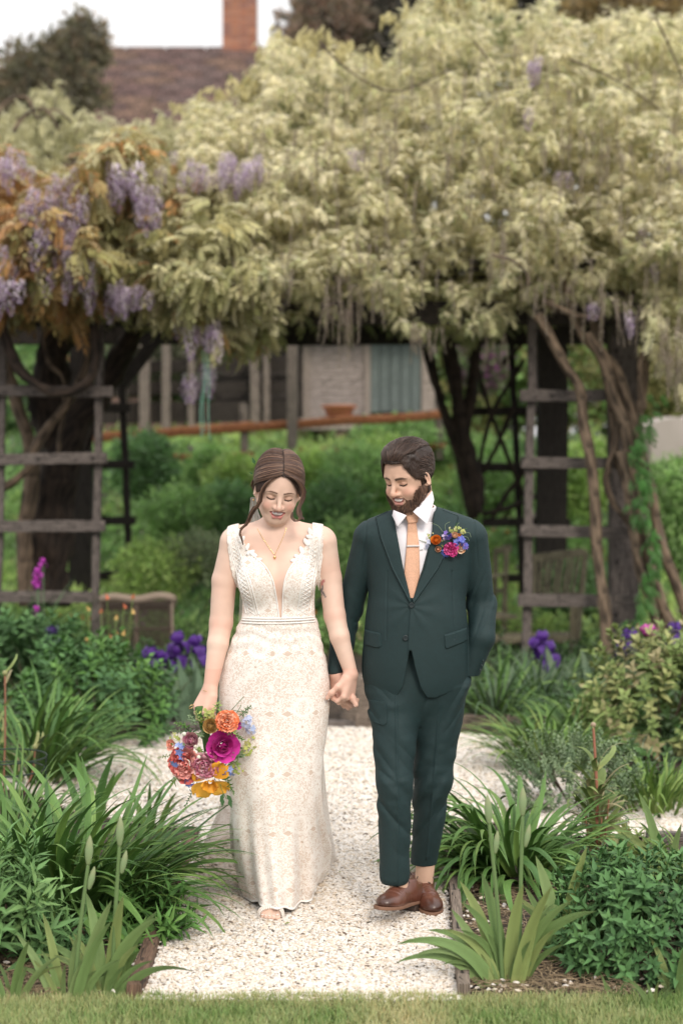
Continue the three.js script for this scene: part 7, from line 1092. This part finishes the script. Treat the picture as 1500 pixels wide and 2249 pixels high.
  const beardF = (x, y, z) => smax(H.f(x, y, z) - (0.0014 + 0.0034 * sstep(-0.05, -0.095, y)) + 0.0022 * fbm(x * 110, y * 60, z * 110, 3) , bm(x, y, z) * 0.8 + 0.003 * n3(x * 160, y * 160, z * 160), 0.004);
  const bg = nets(beardF, [-0.09, -0.14, -0.04], [0.09, 0.03, 0.12], 0.0026, { slack: 2.5, color: (x, y, z) => { const t = 0.75 + 0.5 * n3(x * 150, y * 50, z * 150) + 0.2 * n3(x * 30, y * 30, z * 30), c = sstep(-0.03, -0.08, y) * 0.4; return [(0.13 + 0.04 * c) * t, (0.07 + 0.012 * c) * t, 0.044 * t]; } }); bg.applyMatrix4(T.m);
  const bl = [], bc = [[0.13, 0.068, 0.042], [0.09, 0.047, 0.031], [0.17, 0.09, 0.052], [0.06, 0.034, 0.024]];
  for (let i = 0; i < 2600; i++) { const th = (R() * 2 - 1) * 1.5, p = V(sin(th) * 0.07, lerp(0.0, -0.125, R()), 0.02 + cos(th) * 0.07); on(H.f, p, 0.003); if (bm(p.x, p.y, p.z) > -0.0015) continue; const n = grad(H.f, p), d = V(0.2 * (R() - 0.5), -1, 0.25).addScaledVector(n, 0.45), pts = []; for (let k = 0; k < 4; k++) { const q = p.clone().addScaledVector(d, k * 0.0034); pts.push(T.out(q.x, q.y, q.z)); } bl.push(pts); }
  part(groom, 'beard', merge([bg, ((g) => { g.deleteAttribute('uv'); return g; })(locks(bl, 0.00062, bc, R, 4))]), std(C(1, 1, 1), 0.7, { vertexColors: true }));
  groomParts.jacketF = jacketF;
}

// ---------- garden furniture ----------
{
  const g = thing('garden_bench', 'weathered slatted garden chair standing behind the right trellis', 'garden chair'), D = 13.2; let s = 500;
  const bar = (name, a, b, w, t) => between(part(g, name, board(a.distanceTo(b), w, t, 0.008, 0.004, s++), M.teak), a, b), Q = (x, y, d = 0) => P(x, y, D + d);
  bar('top_rail', Q(1168, 1226, 0.16), Q(1284, 1212, 0.16), 0.075, 0.035); bar('back_rail', Q(1166, 1312, 0.0), Q(1268, 1306, 0.0), 0.055, 0.035);
  for (let i = 0; i < 9; i++) { const t = (i + 0.7) / 9.4; bar('slat', Q(lerp(1168, 1280, t), 1224 - 12 * t, 0.16), Q(lerp(1166, 1264, t), 1308 - 5 * t, 0.0), 0.032, 0.02); }
  bar('back_post', Q(1284, 1208, 0.17), Q(1262, 1460, -0.02), 0.055, 0.05); bar('back_post', Q(1166, 1220, 0.17), Q(1158, 1470, -0.02), 0.055, 0.05);
  for (let i = 0; i < 5; i++) bar('seat_slat', Q(1070, 1392 + i * 3, -0.1 - i * 0.11), Q(1262, 1390 + i * 3, -0.1 - i * 0.11), 0.02, 0.09);
  bar('apron', Q(1066, 1408, -0.6), Q(1262, 1404, -0.6), 0.06, 0.03); bar('front_leg', Q(1072, 1340, -0.62), Q(1072, 1500, -0.62), 0.06, 0.06); bar('front_leg', Q(1258, 1330, -0.62), Q(1258, 1500, -0.62), 0.06, 0.06); bar('arm_rest', Q(1262, 1330, -0.65), Q(1272, 1318, 0.1), 0.03, 0.07); bar('stretcher', Q(1072, 1462, -0.6), Q(1258, 1460, -0.6), 0.05, 0.03);
}
{
  const g = thing('garden_chair', 'weathered armchair seen edge on between the groom and the right trellis', 'garden chair'), D = 13.6; let s = 540;
  const bar = (name, a, b, w, t) => between(part(g, name, board(a.distanceTo(b), w, t, 0.008, 0.004, s++), M.teak), a, b), Q = (x, y, d = 0) => P(x, y, D + d);
  bar('back_post', Q(1112, 1195), Q(1106, 1450), 0.05, 0.05); bar('back_post', Q(1088, 1205, 0.3), Q(1084, 1450, 0.3), 0.05, 0.05); bar('top_rail', Q(1086, 1212, 0.3), Q(1122, 1204), 0.07, 0.03); bar('arm_rest', Q(1050, 1268, -0.5), Q(1108, 1262), 0.03, 0.07); bar('arm_support', Q(1060, 1268, -0.5), Q(1060, 1470, -0.5), 0.05, 0.05); bar('seat', Q(1046, 1350, -0.3), Q(1110, 1350, -0.2), 0.04, 0.5); bar('back_rail', Q(1085, 1300, 0.3), Q(1112, 1296), 0.05, 0.03); bar('front_rail', Q(1050, 1410, -0.5), Q(1110, 1408, -0.3), 0.06, 0.03);
}
{
  const g = thing('wicker_seat', 'dark wicker garden seat with a rounded rim behind the irises at left', 'wicker seat'), D = 12.9, rod = std(C(0.075, 0.055, 0.042), 0.8), rim = std(C(0.34, 0.27, 0.215), 0.8), Q = (x, y, d = 0) => P(x, y, D + d);
  part(g, 'rim', tube([Q(212, 1330, 0.3), Q(222, 1315), Q(250, 1310), Q(300, 1316), Q(350, 1308), Q(376, 1312), Q(380, 1330, 0.3)], 0.035, { segs: 40, rad: 8 }), rim);
  for (let i = 0; i < 34; i++) { const x = 222 + i * 4.65; part(g, 'cane', tube([Q(x, 1318), Q(x, 1450)], 0.0065, { segs: 2, rad: 5 }), rod); }
  for (const y of [1322, 1380, 1440]) part(g, 'band', tube([Q(220, y), Q(300, y + 2), Q(378, y)], 0.012, { segs: 10, rad: 6 }), rod);
  for (const x of [222, 300, 377]) part(g, 'leg', tube([Q(x, 1315, 0.02), Q(x, 1478, 0.02)], 0.02, { segs: 3, rad: 7 }), rim); const st = part(g, 'seat', board(0.66, 0.06, 0.5, 0.02, 0.004, 9), rod); st.position.copy(Q(300, 1330, 0.3));
}
{ // thin cord tied to the hanging racemes
  const g = thing('hanging_cord', 'thin teal cord hanging with the purple racemes left of the bride head', 'cord'), cm = std(C(0.16, 0.36, 0.27), 0.7); for (const [a, b, c] of [[452, 760, 446], [446, 770, 440], [457, 775, 458]]) part(g, 'strand', tube([P(a, b, 11.25), P(a + 3, b + 60, 11.25), P(c, b + 130, 11.25), P(c + 3, b + 190, 11.25)], 0.0035, { segs: 10, rad: 5 }), cm);
}
{ const g = thing('tree_stump', 'low brown stump seen between the bride and the groom at the far timber', 'stump', G(808, 1592)); part(g, 'trunk', bump(new THREE.CylinderGeometry(0.15, 0.19, 0.34, 20, 6), 0.02, 9), M.timber).position.y = 0.16; }

// ---------- flowers: bouquet and boutonniere ----------
const petalGeo = (seed, cup, ruffle, N = 5) => { const pos = [], idx = [], col = []; for (let i = 0; i <= N; i++) for (let j = 0; j <= N; j++) { const t = i / N, s = j / N * 2 - 1, w = 0.62 * sin(PI * clamp(0.10 + 0.74 * t)), r = ruffle * t * t * sin(s * 6 + seed * 2); pos.push(s * w, t * 0.98, -cup * t * t * 0.6 + 0.30 * s * s * w + r); const k = 0.82 + 0.32 * t + 0.08 * sin(s * 20 + seed); col.push(k, k, k); } for (let i = 0; i < N; i++) for (let j = 0; j < N; j++) { const v = i * (N + 1) + j; idx.push(v, v + 1, v + N + 1, v + 1, v + N + 2, v + N + 1); } return geom(pos, idx, null, col); };
const petalKinds = { flat: [petalGeo(1, 0.25, 0.08), petalGeo(2, 0.4, 0.10)], cup: [petalGeo(3, -0.55, 0.03), petalGeo(4, -0.7, 0.02)], frill: [petalGeo(5, -0.2, 0.20), petalGeo(6, 0.1, 0.24)] };
const flowerMats = new Map(), fm = (c) => { const k = c.join(); if (!flowerMats.has(k)) flowerMats.set(k, std(C(...c), 0.65, { vertexColors: true, transmission: 0.12, sheen: 0.2, sheenColor: C(...c) })); return flowerMats.get(k); };
// petals in rings round an axis; open: 0 closed globe .. 1 flat
function bloom(parent, name, pos, r, dir, cols, { rings = 4, per = 6, open = [0.25, 0.9], kind = 'cup', heart, seed = 1, size = 0.62 } = {}) {
  const g = new THREE.Group(); g.name = name; parent.add(g); g.position.copy(pos); g.quaternion.setFromUnitVectors(V(0, 0, 1), dir.clone().normalize()); const R = rng(seed);
  for (let i = 0; i < rings; i++) for (let j = 0; j < per + floor(i * 0.7); j++) {
    const t = rings > 1 ? i / (rings - 1) : 1, a = (j + 0.5 * (i % 2) + 0.3 * R()) / (per + floor(i * 0.7)) * TAU, el = lerp(open[0], open[1], t) * PI / 2, m = part(g, 'petal', petalKinds[kind][floor(R() * 2)], fm(cols[floor(R() * cols.length)])), l = r * lerp(size * 0.75, size * 1.25, t) * (0.9 + 0.2 * R());
    const out = V(cos(a), sin(a), 0), up = V(0, 0, 1), y = out.clone().multiplyScalar(sin(el)).addScaledVector(up, cos(el)), z = up.clone().multiplyScalar(sin(el)).addScaledVector(out, -cos(el)), x = y.clone().cross(z); m.quaternion.setFromRotationMatrix(new THREE.Matrix4().makeBasis(x, y, z)); m.position.copy(out).multiplyScalar(r * 0.10 * (1 + 2 * t)).addScaledVector(up, -r * 0.25 * t); m.scale.setScalar(l);
  }
  if (heart) { const h = part(g, 'heart', bump(new THREE.SphereGeometry(r * 0.22, 10, 8), r * 0.05, 3 / r), fm0(heart)); h.position.z = r * 0.10; }
  return g;
}
const fm0 = (c) => std(C(...c), 0.8);
const starGeo = (() => { const pos = [], idx = [], col = []; for (let q = 0; q < 5; q++) { const a = q / 5 * TAU; leaflet(pos, idx, col, V(0, 0, 0), V(cos(a), sin(a), 0.25).normalize(), V(0, 0, 1), 1, 0.75, [1, 1, 1]); } return geom(pos, idx, null, col); })();
function cluster(parent, name, pos, r, n, s, cols, seed) { const R = rng(seed), g = new THREE.Group(); g.name = name; parent.add(g); g.position.copy(pos); for (let i = 0; i < n; i++) { const m = part(g, 'floret', starGeo, fm(cols[floor(R() * cols.length)])), d = V(R() - 0.5, R() - 0.5, R() * 0.6).normalize(); m.position.copy(d).multiplyScalar(r * (0.5 + 0.5 * R())); m.quaternion.setFromUnitVectors(V(0, 0, 1), V(d.x, d.y, d.z + 0.5).normalize()); m.scale.setScalar(s * (0.75 + 0.5 * R())); } return g; }
function greens2(parent, pos, dir, geo, mat, s) { const m = part(parent, 'foliage', geo, mat); m.position.copy(pos); m.quaternion.setFromUnitVectors(V(0, 1, 0), dir.clone().normalize()); m.scale.setScalar(s); return m; }
{
  const c0 = bride.position.clone().add(bp(455, 1650, 0.13)), g = thing('bouquet', 'round bridal bouquet of magenta, coral, orange and yellow flowers held low', 'bouquet', c0), q = (x, y, z) => bp(x, y, 0.13 + z).sub(bp(455, 1650, 0.13)), R = rng(91);
  const px = (n) => n / KS;
  bloom(g, 'ranunculus', q(463, 1596, 0.035), px(21), V(0.05, 0.35, 1), [[0.55, 0.36, 0.12], [0.62, 0.43, 0.18], [0.50, 0.30, 0.10]], { rings: 5, per: 8, open: [0.12, 0.62], heart: [0.10, 0.08, 0.03], seed: 1, size: 0.6 });
  bloom(g, 'garden_rose', q(499, 1583, 0.03), px(25), V(0.3, 0.45, 1), [[0.80, 0.27, 0.13], [0.82, 0.36, 0.22], [0.75, 0.19, 0.07], [0.84, 0.45, 0.30]], { rings: 5, per: 6, open: [0.15, 0.80], kind: 'frill', seed: 2 });
  bloom(g, 'peony', q(488, 1637, 0.02), px(31), V(0.25, 0.1, 1), [[0.42, 0.010, 0.19], [0.52, 0.018, 0.27], [0.33, 0.006, 0.14], [0.60, 0.04, 0.34]], { rings: 4, per: 5, open: [0.15, 0.85], kind: 'cup', seed: 3, size: 0.78 });
  bloom(g, 'ranunculus', q(421, 1626, 0.035), px(21), V(-0.25, 0.2, 1), [[0.55, 0.20, 0.30], [0.63, 0.32, 0.40], [0.45, 0.13, 0.22], [0.62, 0.38, 0.36]], { rings: 5, per: 7, open: [0.1, 0.68], seed: 4 });
  bloom(g, 'coral_peony', q(408, 1678, 0.015), px(38), V(-0.45, -0.15, 1), [[0.74, 0.20, 0.17], [0.80, 0.32, 0.28], [0.66, 0.13, 0.12], [0.82, 0.40, 0.36]], { rings: 4, per: 7, open: [0.1, 0.8], kind: 'frill', seed: 5, size: 0.7 });
  bloom(g, 'pink_peony', q(449, 1682, 0.035), px(31), V(0.0, -0.25, 1), [[0.64, 0.26, 0.36], [0.72, 0.42, 0.47], [0.55, 0.17, 0.27], [0.76, 0.52, 0.52]], { rings: 5, per: 7, open: [0.08, 0.85], kind: 'frill', seed: 6 });
  bloom(g, 'yellow_iris', q(462, 1718, 0.03), px(36), V(0.05, -0.45, 1), [[0.80, 0.37, 0.025], [0.82, 0.43, 0.05], [0.76, 0.32, 0.02]], { rings: 2, per: 4, open: [0.45, 1.0], kind: 'frill', seed: 7, size: 0.8 });
  bloom(g, 'small_rose', q(377, 1636, -0.01), px(13), V(-0.7, 0.2, 1), [[0.78, 0.33, 0.25], [0.80, 0.42, 0.30]], { rings: 3, per: 5, open: [0.15, 0.8], seed: 8 });
  bloom(g, 'magenta_bud', q(523, 1594, 0.01), px(11), V(0.6, 0.1, 1), [[0.48, 0.02, 0.26]], { rings: 2, per: 4, open: [0.1, 0.6], seed: 9 });
  for (const [x, y, z, n, s] of [[395, 1645, 0.03, 5, 0.016], [541, 1586, 0.0, 12, 0.013], [390, 1669, 0.035, 3, 0.017], [513, 1692, 0.02, 3, 0.014], [420, 1716, 0.0, 5, 0.013], [550, 1600, -0.01, 8, 0.012], [493, 1690, 0.02, 3, 0.012]]) cluster(g, 'delphinium', q(x, y, z), px(13), n, s, x > 500 && y < 1650 ? [[0.42, 0.50, 0.72], [0.52, 0.56, 0.75]] : [[0.20, 0.27, 0.62], [0.32, 0.40, 0.72], [0.12, 0.12, 0.5]], x);
  for (const [x, y, z, n] of [[462, 1566, 0.01, 16], [447, 1572, 0.01, 10], [384, 1622, 0.0, 10], [520, 1690, 0.0, 8], [540, 1650, -0.01, 14], [552, 1632, -0.02, 10]]) cluster(g, 'lime_filler', q(x, y, z), px(15), n, 0.0085, [[0.42, 0.46, 0.10], [0.33, 0.40, 0.10], [0.48, 0.48, 0.18]], x + y);
  for (const [x, y] of [[437, 1663], [430, 1640], [405, 1612]]) { const b = part(g, 'white_button', bump(new THREE.SphereGeometry(0.0075, 10, 8), 0.001, 300), fm0([0.70, 0.70, 0.58])); b.position.copy(q(x, y, 0.05)); }
  const tips = [[428, 1590, -0.2, 0.6], [412, 1596, -0.7, 0.4], [400, 1608, -0.8, 0.3], [436, 1582, -0.1, 0.8], [415, 1640, -0.2, 0.3], [440, 1615, 0.1, 0.2], [505, 1606, 0.4, 0.1], [515, 1612, 0.6, -0.2], [372, 1660, -1, 0], [395, 1705, -0.8, -0.6], [425, 1735, -0.5, -1], [505, 1668, 0.8, -0.3], [520, 1655, 0.9, 0], [478, 1560, 0.2, 1], [530, 1570, 0.8, 0.8], [500, 1712, 0.5, -0.8], [440, 1650, 0, 0.3]];
  for (const [x, y, dx, dy] of tips) greens2(g, q(x, y, 0.005), V(dx, dy, 0.8), [fineShoots[0], fineShoots[1], lanceShoots[1]][floor(R() * 3)], [BP.grey[0], BP.mid[1], BP.deep[0], BP.peony[0]][floor(R() * 4)], 0.42 + 0.25 * R());
  for (const [a, b, c, d] of [[500, 1570, 536, 1530], [512, 1560, 552, 1578], [520, 1566, 530, 1548]]) part(g, 'twig', tube([q(a, b, 0), q((a + c) / 2 + 3, (b + d) / 2 - 4, 0), q(c, d, -0.01)], 0.0012, { segs: 6, rad: 5 }), BP.mid[2]);
  part(g, 'trailing_stem', tube([q(480, 1705, 0), q(488, 1735, 0.01), q(498, 1755, 0.01)], 0.0012, { segs: 8, rad: 5 }), BP.deep[1]);
  for (const [x, y, a] of [[487, 1712, 0.3], [492, 1742, -2.0], [490, 1752, -1.65], [503, 1755, -1.25], [498, 1745, -0.9]]) { const l = part(g, 'trailing_leaf', (() => { const p = [], i = [], c = []; leaflet(p, i, c, V(0, 0, 0), V(cos(a), sin(a), 0.1).normalize(), V(0, 0, 1), 0.036, 0.016, [1, 1, 1]); return geom(p, i, null, c); })(), BP.deep[2]); l.position.copy(q(x, y, 0.02)); }
  part(g, 'stem_bundle', tube([q(437, 1552, -0.03), q(450, 1600, -0.04), q(458, 1650, -0.03)], 0.016, { segs: 8, rad: 10 }), BP.mid[2]);
  for (let i = 0; i < 14; i++) { const a = R() * TAU; greens2(g, q(455 + cos(a) * 45, 1650 + sin(a) * 55, -0.03), V(cos(a), -sin(a), 0.4), broadShoots[i % 2], BP.deep[i % 3], 0.32); }
}
{
  const jz = (x, y) => { const X = gx(x), Y = BYpx(y); let z = 0.25; for (let i = 0; i < 90; i++) { const d = groomParts.jacketF(X, Y, z); if (d < 0.0006) break; z -= max(0.0006, d * 0.6); } return z; };
  const Z = jz(985, 1195), W = (x, y, z) => gp(x, y, Z + z).add(groom.position), c0 = W(985, 1195, 0.012), g = thing('boutonniere', 'small bright pocket corsage of orange, magenta and blue flowers on the suit lapel', 'boutonniere', c0), q = (x, y, z) => W(x, y, z).sub(c0), px = (n) => n / KS, R = rng(17);
  bloom(g, 'ranunculus', q(958, 1187, 0.022), px(15), V(-0.2, 0.3, 1), [[0.82, 0.28, 0.02], [0.84, 0.36, 0.06], [0.76, 0.22, 0.015]], { rings: 5, per: 7, open: [0.08, 0.6], seed: 21 });
  bloom(g, 'peach_bud', q(962, 1206, 0.022), px(10), V(-0.1, 0, 1), [[0.80, 0.45, 0.27], [0.84, 0.55, 0.38]], { rings: 4, per: 6, open: [0.05, 0.5], seed: 22 });
  bloom(g, 'peach_bud', q(998, 1176, 0.02), px(10), V(0.1, 0.3, 1), [[0.80, 0.50, 0.33], [0.84, 0.60, 0.44]], { rings: 4, per: 6, open: [0.05, 0.5], seed: 23 });
  bloom(g, 'magenta_bloom', q(989, 1206, 0.022), px(18), V(0, 0.1, 1), [[0.62, 0.05, 0.26], [0.52, 0.03, 0.19], [0.68, 0.11, 0.33]], { rings: 4, per: 6, open: [0.08, 0.6], kind: 'frill', seed: 24 });
  bloom(g, 'pale_bloom', q(1011, 1204, 0.015), px(12), V(0.3, -0.1, 1), [[0.70, 0.52, 0.38], [0.66, 0.36, 0.20], [0.78, 0.70, 0.60]], { rings: 3, per: 6, open: [0.1, 0.8], heart: [0.3, 0.16, 0.06], seed: 25 });
  bloom(g, 'orange_bud', q(1007, 1178, 0.012), px(8), V(0.3, 0.2, 1), [[0.78, 0.36, 0.10]], { rings: 3, per: 5, open: [0.05, 0.6], seed: 26 });
  for (const [x, y, n, s, l] of [[975, 1214, 6, 0.013, 0], [1013, 1188, 8, 0.013, 0], [983, 1174, 6, 0.012, 0], [973, 1180, 8, 0.007, 1], [938, 1196, 6, 0.011, 2], [1003, 1193, 4, 0.012, 0], [1018, 1200, 4, 0.01, 0]]) cluster(g, 'delphinium', q(x, y, 0.012), px(9), n, s, [[[0.10, 0.12, 0.50], [0.17, 0.22, 0.62], [0.22, 0.14, 0.5]], [[0.42, 0.28, 0.52], [0.5, 0.42, 0.6]], [[0.42, 0.48, 0.66], [0.5, 0.54, 0.7]]][l], x);
  for (const [x, y, n] of [[1003, 1162, 12], [993, 1164, 8], [1014, 1168, 10], [945, 1178, 6], [975, 1195, 6], [948, 1200, 6]]) cluster(g, 'lime_filler', q(x, y, 0.01), px(9), n, 0.0055, [[0.46, 0.48, 0.15], [0.36, 0.42, 0.12], [0.55, 0.53, 0.28]], x);
  for (const [x, y, dx, dy] of [[938, 1205, -1, -0.2], [944, 1214, -0.6, -0.9], [953, 1216, 0, -1], [935, 1192, -1, 0.4], [1010, 1170, 0.8, 0.6], [1000, 1165, 0.1, 1]]) greens2(g, q(x, y, 0.004), V(dx, dy, 0.4), fineShoots[0], BP.mid[floor(R() * 3)], 0.24);
  for (const l of [[[972, 1168], [962, 1155], [948, 1149]], [[978, 1167], [978, 1152], [988, 1146]], [[1018, 1172], [1030, 1170], [1034, 1180]], [[1012, 1178], [1026, 1180], [1030, 1188]], [[1002, 1160], [1004, 1152], [1008, 1148]]]) part(g, 'tendril', tube(l.map(([x, y]) => q(x, y, 0.012)), 0.0009, { segs: 10, rad: 5 }), BP.grey[2]);
}

renderer.render(scene, camera);
